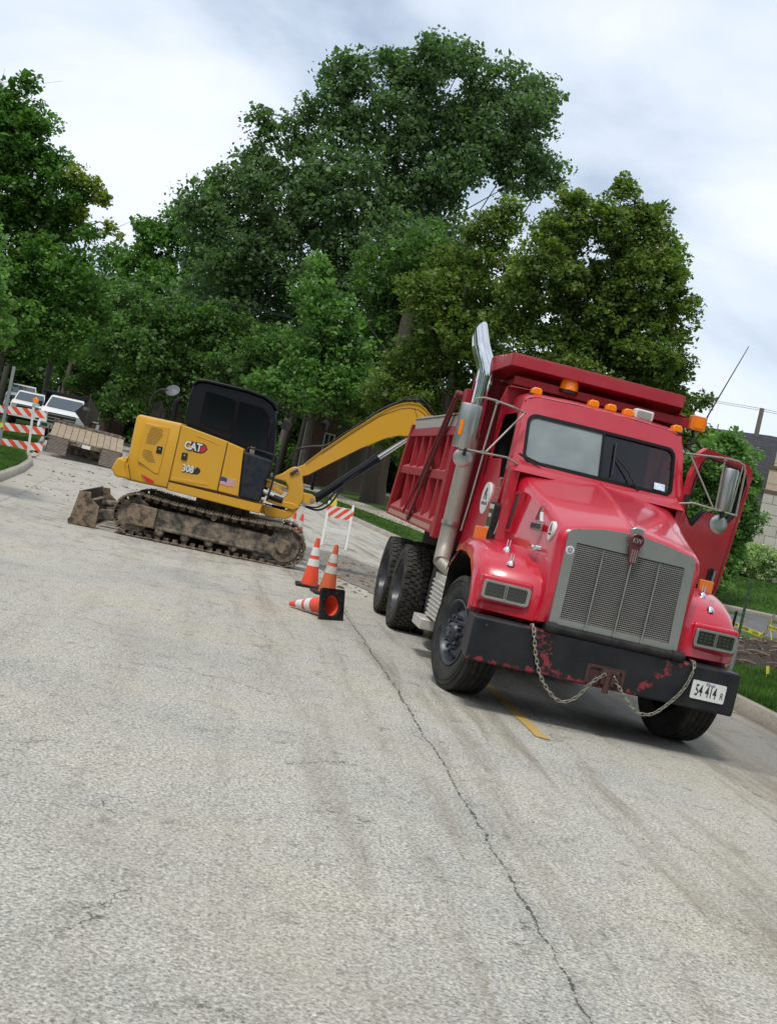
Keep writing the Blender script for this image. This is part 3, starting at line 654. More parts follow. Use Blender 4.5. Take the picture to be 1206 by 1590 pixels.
# fenders with headlights
def fender(s):
    top = [(.20,.84),(.22,1.02),(.27,1.17),(.42,1.27),(.62,1.345),(.85,1.39),(1.12,1.395),(1.34,1.345),(1.52,1.25),(1.66,1.14),(1.70,1.08)]
    arch = [(1.66,1.05),(1.56,1.13),(1.42,1.21),(1.2,1.255),(.93,1.255),(.68,1.21),(.48,1.08),(.38,.92),(.36,.80)]
    mb = MB(); secs = []
    for x, oy, dz, drop in ((.60,-.05,.03,0),(.72,-.045,.03,0),(.95,.01,.025,0),(1.10,.05,.01,0),(1.175,.085,-.015,0),(1.205,.12,-.05,0),(1.215,.13,-.09,0)):
        L = [(y+oy*max(0,(1.2-y)), z+dz*(1 if z > .9 else 0)) for y,z in top]+[(y+oy*.3, z-(0 if x < 1.18 else .0)) for y,z in arch]
        secs.append([(s*x, y, z) for y,z in L])
    mb.loft(secs); f = mb.build('fender', RED, TR, smooth=40, bevel=.006)
    mb = MB(); ar = [(1.68,1.03),(1.56,1.105),(1.42,1.185),(1.2,1.232),(.93,1.232),(.69,1.187),(.495,1.07),(.40,.91),(.38,.82)]
    for (ya,za),(yb,zb_) in zip(ar,ar[1:]): mb.hexa([(s*.55,ya,za),(s*1.19,ya,za),(s*1.19,ya,za+.018),(s*.55,ya,za+.018)],[(s*.55,yb,zb_),(s*1.19,yb,zb_),(s*1.19,yb,zb_+.018),(s*.55,yb,zb_+.018)])
    mb.box(min(s*.52,s*.56),max(s*.52,s*.56),.38,1.66,.6,1.25); mb.build('wheel_arch_liner', FRAMEB, f)
    f['label'] = 'red front fender on the picture-%s side' % ('left' if s < 0 else 'right')
    yf = .205
    # headlamp recess pod
    mb = MB(); mb.hexa([(s*.735,.17,.90),(s*1.19,.23,.90),(s*1.19,.21,1.15),(s*.735,.15,1.15)],[(s*.735,.45,.92),(s*1.17,.45,.92),(s*1.17,.42,1.14),(s*.735,.42,1.14)])
    mb.build('lamp_pod', RED, f, bevel=.03, seg=3)
    fx = lambda u,v,d: (s*u, .135+.13*(u-.75)+d, v)
    mb = MB(); mb.ring(rrect(.755,1.165,.945,1.105,.03), rrect(.785,1.14,.965,1.085,.015), fx, .05); mb.ring(rrect(.952,.975,.955,1.095,.004), rrect(.960,.967,.97,1.08,.001), fx, .03)
    hl = mb.build('headlight', STEEL, f, bevel=.006, seg=2)
    mb = MB()
    for a,b in ((.79,.955),(.972,1.138)):
        mb.hexa([fx(a,.97,.012),fx(b,.97,.012),fx(b,1.082,.012),fx(a,1.082,.012)],[fx(a,.97,.05),fx(b,.97,.05),fx(b,1.082,.05),fx(a,1.082,.05)],0)
        for r_ in (.998,1.028,1.057):
            for k in range(4): c = a+.022+k*(b-a-.03)/3.3; mb.obox(fx(c+.01,r_,.010),((1,0,0),(0,0,1),(0,1,0)),.012,.009,.004,1)
        mb.ring(rrect(a,b,.967,1.084,.01), rrect(a+.008,b-.008,.975,1.076,.008), lambda u,v,d: fx(u,v,d+.004), .01, 1)
    mb.build('lamp_lens', [LENSD, LENSD2], hl)
    for (x,y,z) in ((.93,.62,1.372),(.93,.37,1.27)):
        mb = MB(); mb.tube([(s*x,y,z-.02),(s*x,y,z+.008),(s*x,y,z+.03)],[.04,.034,.012],14); mb.tube([(s*x-.012,y,z+.03),(s*x-.012,y,z+.09)],.005,6); mb.tube([(s*x+.012,y,z+.03),(s*x+.012,y,z+.09)],.005,6); mb.build('fender_clip', CHROME, f)
    return f
fL = fender(-1); fR = fender(1)
# cab
def wy(z): return 1.50+(z-2.20)*.42
RX = lambda z: .885-(z-2.15)*.075
mb = MB()
outw = [(-.885,2.06),(.885,2.06),(.868,2.60),(.85,2.74),(.80,2.82),(.70,2.862),(0,2.885),(-.70,2.862),(-.80,2.82),(-.85,2.74),(-.868,2.60)]
inw = rrect(-.765,.765,2.215,2.685,.085,6)
mb.ring(outw, inw, lambda u,v,d: (u, wy(v)+(u*u)*.10-.0+d, v), .05)
mb.ring([(1.58,1.14),(2.72,1.14),(2.72,2.86),(1.86,2.84),(1.70,2.55),(1.58,2.24)], [(1.86,2.62),(1.71,2.26),(1.66,2.06),(1.70,2.00),(1.92,2.00),(1.97,2.12),(2.03,2.20),(2.48,2.20),(2.55,2.26),(2.55,2.60),(2.50,2.67),(1.93,2.68)], lambda u,v,d: (-RX(v)+d, u, v), .015)
# right hand side: door opening
mb.ring([(1.56,1.12),(2.74,1.12),(2.74,2.86),(1.86,2.84),(1.70,2.55),(1.56,2.24)], [(1.66,1.24),(2.58,1.24),(2.60,2.70),(1.96,2.70),(1.74,2.30),(1.66,2.1)], lambda u,v,d: (RX(v)-d, u, v), .05)
mb.box(-.86,.86,2.70,2.75,1.14,2.86); mb.box(-.84,.84,1.56,2.70,1.10,1.16); mb.box(-.84,.84,1.53,1.57,1.14,2.12)
# roof
rs = []
for y, zt, hw, e_ in ((1.835,2.886,.79,0),(1.89,2.912,.80,0),(1.99,2.93,.80,0),(2.4,2.935,.80,0),(2.70,2.92,.79,0),(2.755,2.86,.78,0)):
    rs.append([(-hw-.04,y,2.72 if y > 1.88 else 2.80),(-hw-.035,y,zt-.09),(-hw+.01,y,zt-.045),(-hw+.09,y,zt-.018),(-.3,y,zt),(.3,y,zt),(hw-.09,y,zt-.018),(hw-.01,y,zt-.045),(hw+.035,y,zt-.09),(hw+.04,y,2.72 if y > 1.88 else 2.80)])
mb.loft(rs, caps=False)
# cowl and lower cab sides
mb.hexa([(-.86,1.36,2.10),(.86,1.36,2.10),(.87,1.55,2.06),(-.87,1.55,2.06)],[(-.80,1.46,2.19),(.80,1.46,2.19),(.82,1.56,2.21),(-.82,1.56,2.21)])
for s in (-1,1): mb.hexa([(s*.80,1.40,1.20),(s*.89,1.40,1.20),(s*.89,1.64,1.14),(s*.80,1.64,1.14)],[(s*.80,1.40,2.12),(s*.885,1.42,2.10),(s*.885,1.64,2.20),(s*.80,1.64,2.20)])
cab = mb.build('cab', REDC, TR, bevel=.012, seg=2, smooth=38)
mb = MB()   # windscreen halves in their rubber seal
mb.ring(rrect(-.775,.775,2.205,2.695,.09,6), rrect(-.745,.745,2.235,2.665,.07,6), lambda u,v,d: (u, wy(v)+u*u*.10-.008+d, v), .03)
mb.hexa([(-.012,wy(2.22)-.01,2.22),(.012,wy(2.22)-.01,2.22),(.012,wy(2.22)+.03,2.22),(-.012,wy(2.22)+.03,2.22)],[(-.012,wy(2.68)-.01,2.68),(.012,wy(2.68)-.01,2.68),(.012,wy(2.68)+.03,2.68),(-.012,wy(2.68)+.03,2.68)])
mb.build('windscreen_seal', SEAL, cab)
def pane(x0, x1, mt, name):
    n = 8; V = []; F = []
    for i in range(n+1):
        u = x0+(x1-x0)*i/n
        for z in (2.225,2.68): V.append((u, wy(z)+u*u*.10+.012, z))
    mb = MB(); mb.add(V, [(2*i,2*i+2,2*i+3,2*i+1) for i in range(n)]); return mb.build(name, mt, cab, normals=False)
pane(-.76,-.0,GL_HAZE,'windscreen')['label'] = 'half of the split windscreen coloured pale for the sky reflection'
pane(.0,.76,GL_DARK,'windscreen')['label'] = 'dark clear half of the split windscreen'
mb = MB(); mb.obox((.628,wy(2.28)+.03,2.28),((1,0,0),(0,.42,1),(0,1,-.42)),.055,.035,.002); mb.build('windscreen_sticker', SKYBL, cab)
mb = MB(); mb.tube([(.405,1.47,2.15),(.39,1.46,2.19),(.28,wy(2.36)-.05,2.34),(.135,wy(2.46)-.02,2.47)],[.011,.011,.008,.006],8); mb.tube([(.12,wy(2.26)-.02,2.28),(.128,wy(2.6)-.015,2.60)],.009,6)
mb.build('wiper', BLACK, cab); mb = MB(); mb.tube([(-.54,1.45,2.13),(-.60,1.45,2.17),(-.70,wy(2.22)-.03,2.215),(-.82,wy(2.25)-.02,2.26)],[.011,.010,.008,.006],8); mb.tube([(-.83,wy(2.28)-.02,2.27),(-.45,wy(2.22),2.19)],.008,6)
mb.build('wiper', BLACK, cab)
mb = MB(); mb.box(-.80,.80,1.58,2.0,1.9,2.14); mb.box(-.82,.82,2.66,2.69,1.16,2.85); mb.box(-.83,-.80,1.7,2.66,1.16,2.02)
mb.box(-.65,-.15,2.25,2.6,1.3,1.75); mb.box(-.65,-.15,2.5,2.66,1.75,2.5); mb.box(.15,.65,2.5,2.66,1.75,2.5); mb.box(.15,.65,2.2,2.6,1.3,1.75); mb.box(-.8,.8,1.92,2.66,2.80,2.83)
mb.build('cab_interior', INTER, cab, bevel=.03)
mb = MB(); mb.tube([(.38+.21*math.cos(a), 1.98+.06*math.sin(a)*0-.10*math.sin(a), 2.12+.18*math.sin(a)) for a in [2*PI*i/24 for i in range(24)]],.014,6,closed=True); mb.cyl((.38,1.98,2.12),(.38,1.85,1.98),.02,8); mb.build('steering_wheel', BLACK, cab)
mb = MB(); mb.obox((-.62,1.98,2.18),((1,0,0),(0,1,0),(0,0,1)),.09,.12,.10); mb.obox((-.60,2.15,2.08),((1,0,0),(0,1,0),(0,0,1)),.08,.15,.09); mb.build('seat_cover', GLOVE, cab, bevel=.05, seg=3)
# side window glass (picture left), black slot details on the cab side
mb = MB(); mb.tube([(-.898,2.55,2.78),(-.898,2.55,1.22),(-.898,1.64,1.22),(-.898,1.64,2.1)],.007,6); mb.build('door_gap', SEAL, cab)
oval('oval_decal', 2.10,1.78,.185,.165,-.921,TR)['label'] = 'large white oval decal on the cab door'
mb = MB(); mb.prism(rrect(1.47,1.69,1.44,1.76,.03),'x',-.945,-.885); lp = mb.build('side_lamp_panel', BLACK, TR, bevel=.006)
mb = MB(); mb.prism(rrect(1.485,1.675,1.46,1.745,.02),'x',-.949,-.94); mb.build('panel_face', GREENL, lp)
mb = MB()
for z,ys_ in ((1.715,(1.50,1.535,1.57,1.605,1.64)),(1.63,(1.55,1.61)),(1.50,(1.52,1.58,1.645))):
    for y in ys_: mb.obox((-.951,y,z),((0,1,0),(0,0,1),(1,0,0)),.013,.022 if z > 1.7 else .018,.003)
mb.build('panel_lamp', WLAMP, lp)
mb = MB(); mb.prism(rrect(-1.085,-.965,1.375,1.505,.012),'y',1.42,1.47); mb.build('turn_signal', AMBERD, TR, bevel=.006); mb = MB(); mb.box(-1.02,-.87,1.45,1.52,1.39,1.49); mb.build('signal_bracket', BLACK, TR)
mb = MB(); mb.prism(rrect(1.245,1.385,1.365,1.495,.012),'y',1.50,1.55); mb.build('turn_signal', AMBERD, TR, bevel=.006); mb = MB(); mb.box(.87,1.30,1.552,1.60,1.39,1.44); mb.build('signal_bracket', BLACK, TR)
# roof lights
def rlamp(x, y, z, w_=.055, name='marker_light'):
    mb = MB(); mb.prism([(-w_,0),(w_,0),(w_*.93,.05),(w_*.6,.072),(-w_*.6,.072),(-w_*.93,.05)],'y',0,.10); o = mb.build(name, AMBER, TR, bevel=.012, seg=3, loc=(x,y,z))
    mb = MB(); mb.box(-w_-.012,w_+.012,-.01,.13,-.03,.004); mb.build('lamp_base', BLACK, o, bevel=.005); return o
for x,y,z in ((-.70,1.92,2.895),(-.10,1.93,2.915),(.085,1.93,2.918),(.27,1.93,2.914),(.80,1.92,2.875)): rlamp(x,y,z)
mb = MB(); mb.prism(rrect(-.10,.10,0,.10,.02),'y',0,.09); o = mb.build('work_light', WHTB, TR, bevel=.01, loc=(.435,1.95,2.915)); mb = MB(); mb.prism(rrect(-.075,.075,.018,.082,.015),'y',-.006,.004); mb.build('lamp_glass', LENS, o); mb = MB(); mb.box(-.03,.03,.02,.05,-.05,0); mb.build('lamp_foot', BLACK, o)
mb = MB(); mb.lathe([(0,.095),(.06,.093),(.10,.08),(.125,.04),(.13,0.001)], ax='z', n=24); o = mb.build('beacon', AMBER, TR, loc=(-.26,2.45,3.065)); mb = MB(); mb.cyl((0,0,-.03),(0,0,.004),.10,24); mb.build('beacon_base', BLACK, o)
mb = MB(); mb.prism(rrect(-.085,.085,-.08,.08,.02),'y',-.05,.05); o = mb.build('side_beacon', AMBERD, TR, bevel=.01, loc=(1.17,2.42,3.06)); mb = MB(); mb.prism(rrect(-.05,.05,-.05,.05,.02),'y',-.056,-.049); mb.build('lamp_lens', AMBER, o)
mb = MB(); mb.tube([(1.15,2.44,2.98),(1.17,2.42,2.90),(1.12,2.4,2.80),(1.22,2.4,2.74),(1.30,2.42,2.80),(1.22,2.43,2.87),(1.12,2.4,2.82)],.016,6); mb.build('cable', BLACK, TR)
mb = MB(); mb.tube([(1.26,2.5,3.04),(1.30,2.5,3.2),(1.55,2.5,4.0)],[.012,.008,.004],6); mb.build('antenna', BLACK, TR)
# open driver door, hinged at picture-right A pillar
DX = Vector((.869,.495,0)); DO = Vector((.90,1.52,0)); DN = Vector((-.495,.869,0))
def dp(u, v, d=0): q = DO+DX*u+DN*d; return (q.x, q.y, v)
out = [(.03,1.30),(.62,1.30),(.72,1.31),(.80,1.36),(.83,1.45),(.93,2.45),(.935,2.60),(.91,2.68),(.86,2.72),(.75,2.74),(.14,2.76),(.06,2.70),(.0,2.45),(-.02,2.1)]
inn = [(.16,1.99),(.22,1.97),(.27,2.02),(.32,2.14),(.36,2.16),(.62,2.16),(.66,2.11),(.74,2.11),(.83,2.20),(.865,2.54),(.84,2.62),(.77,2.66),(.19,2.685),(.11,2.62),(.055,2.42),(.04,2.1)]
mb = MB(); mb.ring(out, inn, dp, .055); door = mb.build('open_door', REDC, TR, bevel=.008, smooth=40)
mb = MB(); mb.ring(inn, [(.46+(a-.46)*.978,2.38+(b-2.38)*.975) for a,b in inn], lambda u,v,d: dp(u,v,d-.004), .064); mb.build('window_seal', SEAL, door)
mb = MB(); mb.ring([(.05,1.33),(.69,1.335),(.79,1.39),(.90,2.5),(.80,2.69),(.15,2.72),(.0,2.1)],[(.07,1.36),(.68,1.36),(.77,1.41),(.885,2.5),(.79,2.675),(.16,2.70),(.02,2.1)], lambda u,v,d: dp(u,v,d-.003), .004); mb.build('door_edge_trim', REDD, door)
mb = MB(); mb.add([dp(a,b,-.008) for a,b in rrect(.60,.70,1.44,1.62,.04)]+[dp(a,b,.004) for a,b in rrect(.60,.70,1.44,1.62,.04)],[tuple(range(24)),tuple(range(24,48))]+[(i,(i+1)%24,24+(i+1)%24,24+i) for i in range(24)]); hd = mb.build('door_handle', BLACK, door); mb = MB(); mb.tube([dp(.675,1.47,-.02),dp(.685,1.60,-.02)],.014,8); mb.build('handle_grip', GREYM, hd)
mb = MB(); mb.box(.88,.93,1.50,1.54,1.35,1.42); mb.box(.88,.93,1.50,1.54,2.2,2.27); mb.build('door_hinge', BLACK, TR)
# mirrors: bracket tubes, head, convex mirror
def mirror(s, lab):
    k = lambda x,z,y=1.44: (s*x, y, z)
    mb = MB(); R_ = .0105
    mb.tube([k(.83,2.665,1.62),k(1.0,2.68),k(1.18,2.70),k(1.30,2.70),k(1.37,2.675),k(1.395,2.62),k(1.41,2.18)],R_,8)
    mb.tube([k(.82,2.16,1.5),k(.95,2.20),k(1.18,2.19),k(1.42,2.18)],R_,8); mb.tube([k(1.165,2.69),k(1.19,2.20)],R_*.9,8); mb.tube([k(.86,2.655,1.56),k(1.16,2.205)],R_*.9,8)
    if s < 0: mb.tube([k(1.18,2.19),k(1.20,1.70),k(1.205,1.42,1.5)],R_*.8,8); mb.tube([k(.86,2.15,1.5),k(.84,1.9,1.42),k(.90,1.46,1.42)],R_*.8,8)
    else: mb.tube([k(1.36,2.665),k(1.345,2.2)],R_*.7,8)
    for q in ((1.165,2.69),(1.19,2.195)): mb.obox(k(*q),((1,0,0),(0,1,0),(0,0,1)),.016,.014,.016)
    b = mb.build('mirror_bracket', ROD, TR); b['label'] = lab
    cx = 1.385 if s < 0 else 1.275; hw = .10 if s < 0 else .073
    secs = []
    for z,r in ((2.185,.9),(2.20,1),(2.60,1),(2.615,.9)):
        secs.append([(s*cx+hw*r*c_, 1.475+(.05*d_*r), z) for c_,d_ in ((-1,.55),(-1,-.1),(-.75,-.55),(-.4,-.85),(0,-.95),(.4,-.85),(.75,-.55),(1,-.1),(1,.55))])
    mb = MB(); mb.loft(secs); mb.build('mirror_head', STEEL, b, smooth=30)
    mb = MB(); mb.box(s*cx-hw*.92,s*cx+hw*.92,1.503,1.508,2.2,2.6); mb.build('mirror_glass', CHROME, b)
    if s < 0:
        mb = MB(); mb.prism(rrect(-1.468,-1.437,2.30,2.45,.006),'y',1.425,1.45); mb.prism([(-1.465,2.31),(-1.44,2.31),(-1.44,2.37),(-1.465,2.37)],'y',1.415,1.43); mb.build('mirror_marker', AMBER, b)
    cc = (s*(1.36 if s < 0 else 1.265), 2.10 if s < 0 else 2.055)
    mb = MB(); mb.lathe([(-.012,.001),(-.012,.04),(-.008,.078),(0,.092),(.012,.095),(.02,.09)], o=(cc[0],1.46,cc[1]), ax='y', n=28); mb.build('convex_mirror', STEEL, b); mb = MB(); mb.box(cc[0]-.014,cc[0]+.014,1.42,1.45,2.12,2.19); mb.build('mirror_clamp', BLACK, b)
mirror(-1, 'mirror bracket on the passenger side'); mirror(1, 'mirror bracket above the open door')
# exhaust stack
sx, sy = -1.085, 2.74
mb = MB(); mb.tube([(sx-.03,sy-.15,1.02),(sx-.012,sy-.06,1.10),(sx,sy,1.22),(sx,sy,1.40),(sx+.0,sy,2.40)],[.085,.088,.09,.09,.09],24); mb.build('exhaust_pipe', PIPE, TR)
mb = MB(); mb.tube([(sx,sy,2.38),(sx,sy,2.98)],[.092,.092],24); mb.tube(cat([(sx,sy,2.95),(sx,sy,3.04),(sx-.02,sy+.02,3.13),(sx-.07,sy+.06,3.24),(sx-.11,sy+.10,3.33)],4),.100,28,caps=False)
q = [(sx-.10+.096*math.cos(2*PI*i/28), sy+.15+.08*math.sin(2*PI*i/28), 3.60) for i in range(28)]
st = mb.build('exhaust_stack', CHROME, TR)
# angled cut tip
mb = MB(); s1 = []; s2 = []
ax_ = Vector((-.10,.09,.36)).normalized(); u_ = ax_.orthogonal().normalized(); v_ = ax_.cross(u_)
for i in range(28):
    a = 2*PI*i/28; d_ = u_*math.cos(a)+v_*math.sin(a); p_ = Vector((sx-.11,sy+.10,3.328)); 
    s1.append(p_+d_*.1); s2.append(p_+d_*.088+Vector((-.10,.09,.36)).normalized()*(.15+.7*d_.x*.1-.9*d_.y*.1))
mb.loft([s1,s2],caps=False); mb.build('stack_tip', CHROME, st)
mb = MB(); mb.lathe([(0,.094),(.0,.103),(.04,.103),(.04,.094)], o=(sx,sy,1.42), ax='z', n=24, closed=True); mb.lathe([(0,.094),(.0,.103),(.04,.103),(.04,.094)], o=(sx,sy,2.38), ax='z', n=24, closed=True); mb.build('pipe_clamp', STEEL, st)
mb = MB(); mb.tube([(sx-.03,sy-.15,1.02),(sx+.05,sy-.25,.96),(sx+.3,sy-.4,.9)],.07,16); mb.build('exhaust_elbow', BARKL if False else PIPE, TR)
# fuel tank and steps
mb = MB(); mb.cyl((-.80,2.25,.74),(-.80,3.0,.74),.22,24); mb.build('fuel_tank', FRAMEB, TR)
mb = MB(); mb.box(-1.10,-.90,2.12,2.80,.84,.90)
for k in range(9): mb.box(-1.118,-1.08,2.12,2.80,.44+.046*k,.462+.046*k)
mb.box(-1.10,-1.06,2.12,2.80,.43,.84); mb.build('step_panel', ALUM, TR, bevel=.006)
mb = MB(); mb.hexa([(-1.20,2.5,.30),(-1.20,3.0,.30),(-.95,3.0,.30),(-.95,2.5,.30)],[(-1.20,2.5,.41),(-1.20,3.0,.41),(-.95,3.0,.41),(-.95,2.5,.41)]); mb.build('cab_step', ALUM, TR, bevel=.008)
mb = MB(); mb.prism([(2.12,.45),(2.75,.32),(2.75,.60),(2.4,.75),(2.12,.72)],'x',-1.0,-.93); mb.build('step_bracket', REDD, TR)
for s in (-1,1): mb = MB(); mb.hexa([(s*.62,1.60,.26),(s*1.20,1.60,.26),(s*1.20,1.612,.26),(s*.62,1.612,.26)],[(s*.62,1.68,1.10),(s*1.20,1.68,1.10),(s*1.20,1.692,1.10),(s*.62,1.692,1.10)]); mb.build('mud_flap', FRAMEB, TR)
# wheels
def lugholes(o, R_, side, n=10, hub=True):
    mb = MB()
    for k in range(n):
        a = 2*PI*k/n; mb.cyl((side*.0,R_*math.cos(a),R_*math.sin(a)),(side*.035,R_*math.cos(a),R_*math.sin(a)),[.021,.016],8)
    return mb
def front_wheel(x, y, rz, s):   # s = -1 outer face to the left
    rib = []; prof = [(-.13,.30),(-.15,.34),(-.158,.40),(-.155,.46),(-.143,.505)]
    for a in np.linspace(-.125,.125,6):
        prof += [(a-.019,.525),(a+.019,.525),(a+.0215,.512)] if a < .124 else [(a-.019,.525),(a+.019,.525)]
    prof = [(-.13,.30),(-.15,.34),(-.158,.40),(-.155,.46),(-.146,.505)]
    e_ = np.linspace(-.140,.140,6)
    for i in range(5):
        prof += [(e_[i]+.004,.524),(e_[i+1]-.004,.524)]
        if i < 4: prof += [(e_[i+1]-.003,.508),(e_[i+1]+.003,.508)]
    prof += [(.146,.505),(.155,.46),(.158,.40),(.15,.34),(.13,.30)]
    mb = MB(); mb.lathe(prof, n=72, closed=False)
    for r_ in (.43,.47): mb.lathe([(s*.155,r_),(s*.161,r_+.006),(s*.155,r_+.012)], n=72, closed=True)
    t = mb.build('tyre', RUBBER, TR, loc=(x,y,.524), rot=(0,0,rz), smooth=30)
    mb = MB(); mb.lathe([(s*.10,.30),(s*.145,.305),(s*.150,.292),(s*.125,.275),(s*.085,.264),(s*.072,.252),(s*.092,.215),(s*.112,.175),(s*.116,.001)], n=48); rim = mb.build('rim', RIMB, t, smooth=30)
    mb = MB()
    for k in range(10):
        a = 2*PI*(k+.5)/10; c_,d_ = math.cos(a),math.sin(a); mb.cyl((s*.04,.224*c_,.224*d_),(s*.094,.224*c_,.224*d_),[.024,.024],12)
    mb.build('hand_hole', FRAMEB, rim)
    mb = lugholes(None,.135,s); mb2 = MB()
    for k in range(10):
        a = 2*PI*k/10; mb2.cyl((s*.11,.145*math.cos(a),.145*math.sin(a)),(s*.165,.145*math.cos(a),.145*math.sin(a)),[.024,.018],8)
    mb2.build('wheel_nut', RIMB, rim)
    mb = MB(); mb.lathe([(s*.10,.10),(s*.15,.095),(s*.17,.085),(s*.19,.07),(s*.20,.04),(s*.20,.001)], n=28)
    for k in range(6):
        a = 2*PI*k/6; mb.cyl((s*.185,.06*math.cos(a),.06*math.sin(a)),(s*.21,.06*math.cos(a),.06*math.sin(a)),.010,6)
    mb.build('hub_cap', RIMB, rim); return t
front_wheel(-1.035,.90,.17,-1); front_wheel(1.03,.88,.16,1)
def lug_tyre(x, y, z, s, name='tyre', lugs=True):
    w2 = .145; R_ = .515
    mb = MB(); mb.lathe([(-.11,.30),(-w2,.33),(-w2-.008,.40),(-w2-.004,.46),(-w2+.02,.495),(-w2+.03,.498),(w2-.03,.498),(w2-.02,.495),(w2+.004,.46),(w2+.008,.40),(w2,.33),(.11,.30)], n=64)
    if lugs:
        n = 44
        for row,(a0,a1,ph) in enumerate(((-.143,-.082,0),(-.074,-.026,.5),(-.021,.021,0),(.026,.074,.5),(.082,.143,0))):
            for k in range(n):
                t0 = 2*PI*(k+ph)/n; t1 = t0+2*PI/n*.80; tm = (t0+t1)/2; q = (t1-t0)*.22
                def pt(a,t,r): return (a, r*math.cos(t), r*math.sin(t))
                hexo = [(a0,tm),(a0+(a1-a0)*.25,t0+q*.3),(a1-(a1-a0)*.25,t0+q*.3),(a1,tm),(a1-(a1-a0)*.25,t1-q*.3),(a0+(a1-a0)*.25,t1-q*.3)] if abs(a0) < .07 else [(a0,t0),(a1,t0+q*.3),(a1,t1-q*.3),(a0,t1)]
                drop = .010 if row in (0,4) else 0
                mb.hexa([pt(a,t,.494) for a,t in hexo],[pt(a,t,R_-(drop if abs(a) > .12 else 0)) for a,t in hexo])
    t = mb.build(name, RUBT, TR, loc=(x,y,z), smooth=25, normals=True)
    mb = MB(); mb.lathe([(s*.10,.30),(s*.13,.302),(s*.13,.285),(s*.06,.265),(-s*.02,.25),(-s*.05,.20),(-s*.05,.16),(s*.02,.14),(s*.03,.001)], n=40)
    for k in range(10):
        a = 2*PI*k/10; mb.cyl((-s*.05,.175*math.cos(a),.175*math.sin(a)),(-s*.0,.175*math.cos(a),.175*math.sin(a)),.016,8)
    mb.build('rim', RIMB, t, smooth=30); return t
rear = lug_tyre(-1.055,4.62,.515,-1)
for x,y in ((-1.06,5.95),): dup(rear,(x,y,.515),parent=TR)
for x,y in ((-.74,4.62),(-.74,5.95),(.74,4.62),(.74,5.95),(1.06,4.62),(1.06,5.95)): 
    dup(rear,(x,y,.515),(0,0,PI if x > 0 else 0),parent=TR)
pu = lug_tyre(-.80,3.40,.62,-1); dup(pu,(.80,3.40,.62),(0,0,PI),parent=TR)
# dump body
mb = MB(); bx0 = 1.175
mb.box(-bx0+.05,bx0-.05,3.05,6.95,1.30,1.36)                                  # floor
for s in (-1,1):
    mb.hexa([(s*(bx0-.15),3.05,1.34),(s*(bx0-.15),7.08,1.34),(s*(bx0-.10),7.08,1.34),(s*(bx0-.10),3.05,1.34)],[(s*(bx0-.15),3.05,2.44),(s*(bx0-.15),6.60,2.44),(s*(bx0-.10),6.60,2.44),(s*(bx0-.10),3.05,2.44)])
    mb.hexa([(s*(bx0-.05),3.0,1.27),(s*(bx0-.05),7.16,1.27),(s*(bx0+.02),7.16,1.27),(s*(bx0+.02),3.0,1.27)],[(s*(bx0-.05),3.0,1.43),(s*(bx0-.05),7.10,1.43),(s*(bx0+.02),7.10,1.40),(s*(bx0+.02),3.0,1.40)])   # bottom rail
    mb.hexa([(s*(bx0-.09),3.0,2.375),(s*(bx0-.09),6.63,2.375),(s*(bx0+.02),6.63,2.375),(s*(bx0+.02),3.0,2.375)],[(s*(bx0-.09),3.0,2.475),(s*(bx0-.09),6.58,2.475),(s*(bx0+.01),6.58,2.475),(s*(bx0+.01),3.0,2.475)])
    mb.hexa([(s*(bx0-.11),3.05,1.87),(s*(bx0-.11),6.86,1.87),(s*(bx0+.015),6.86,1.87),(s*(bx0+.015),3.05,1.87)],[(s*(bx0-.11),3.05,2.03),(s*(bx0-.11),6.80,2.03),(s*(bx0+.012),6.80,1.965),(s*(bx0+.012),3.05,1.965)])
    mb.hexa([(s*(bx0-.06),6.98,1.30),(s*(bx0-.06),7.16,1.30),(s*(bx0+.03),7.16,1.30),(s*(bx0+.03),6.98,1.30)],[(s*(bx0-.06),6.45,2.54),(s*(bx0-.06),6.60,2.54),(s*(bx0+.03),6.60,2.54),(s*(bx0+.03),6.45,2.54)])   # rear corner post
    mb.box(min(s*(bx0-.08),s*(bx0+.03)),max(s*(bx0-.08),s*(bx0+.03)),2.96,3.16,1.24,2.88)   # front corner post
    for y in (3.55,4.15,4.75,5.35,5.95):
        mb.hexa([(s*(bx0-.11),y,1.43),(s*(bx0-.11),y+.085,1.43),(s*(bx0+.012),y+.075,1.41),(s*(bx0+.012),y+.01,1.41)],[(s*(bx0-.11),y,2.38),(s*(bx0-.11),y+.085,2.38),(s*(bx0+.012),y+.075,2.38),(s*(bx0+.012),y+.01,2.38)])
    # sloping dirt shedders
    mb.hexa([(s*(bx0-.05),3.1,1.43),(s*(bx0-.05),7.0,1.43),(s*(bx0+.015),7.0,1.40),(s*(bx0+.015),3.1,1.40)],[(s*(bx0-.11),3.1,1.52),(s*(bx0-.11),7.0,1.52),(s*(bx0-.10),7.0,1.52),(s*(bx0-.10),3.1,1.52)])
mb.box(-bx0+.03,bx0-.03,3.0,3.06,1.25,3.05)                                    # headboard
mb.hexa([(-bx0+.06,7.02,1.32),(bx0-.06,7.02,1.32),(bx0-.06,7.08,1.32),(-bx0+.06,7.08,1.32)],[(-bx0+.06,6.50,2.42),(bx0-.06,6.50,2.42),(bx0-.06,6.56,2.42),(-bx0+.06,6.56,2.42)])   # tailgate
for x in (-.8,-.4,0,.4,.8): mb.box(x-.04,x+.04,2.96,3.0,1.25,3.05)
body = mb.build('dump_body', REDB, TR, bevel=.008, smooth=30)
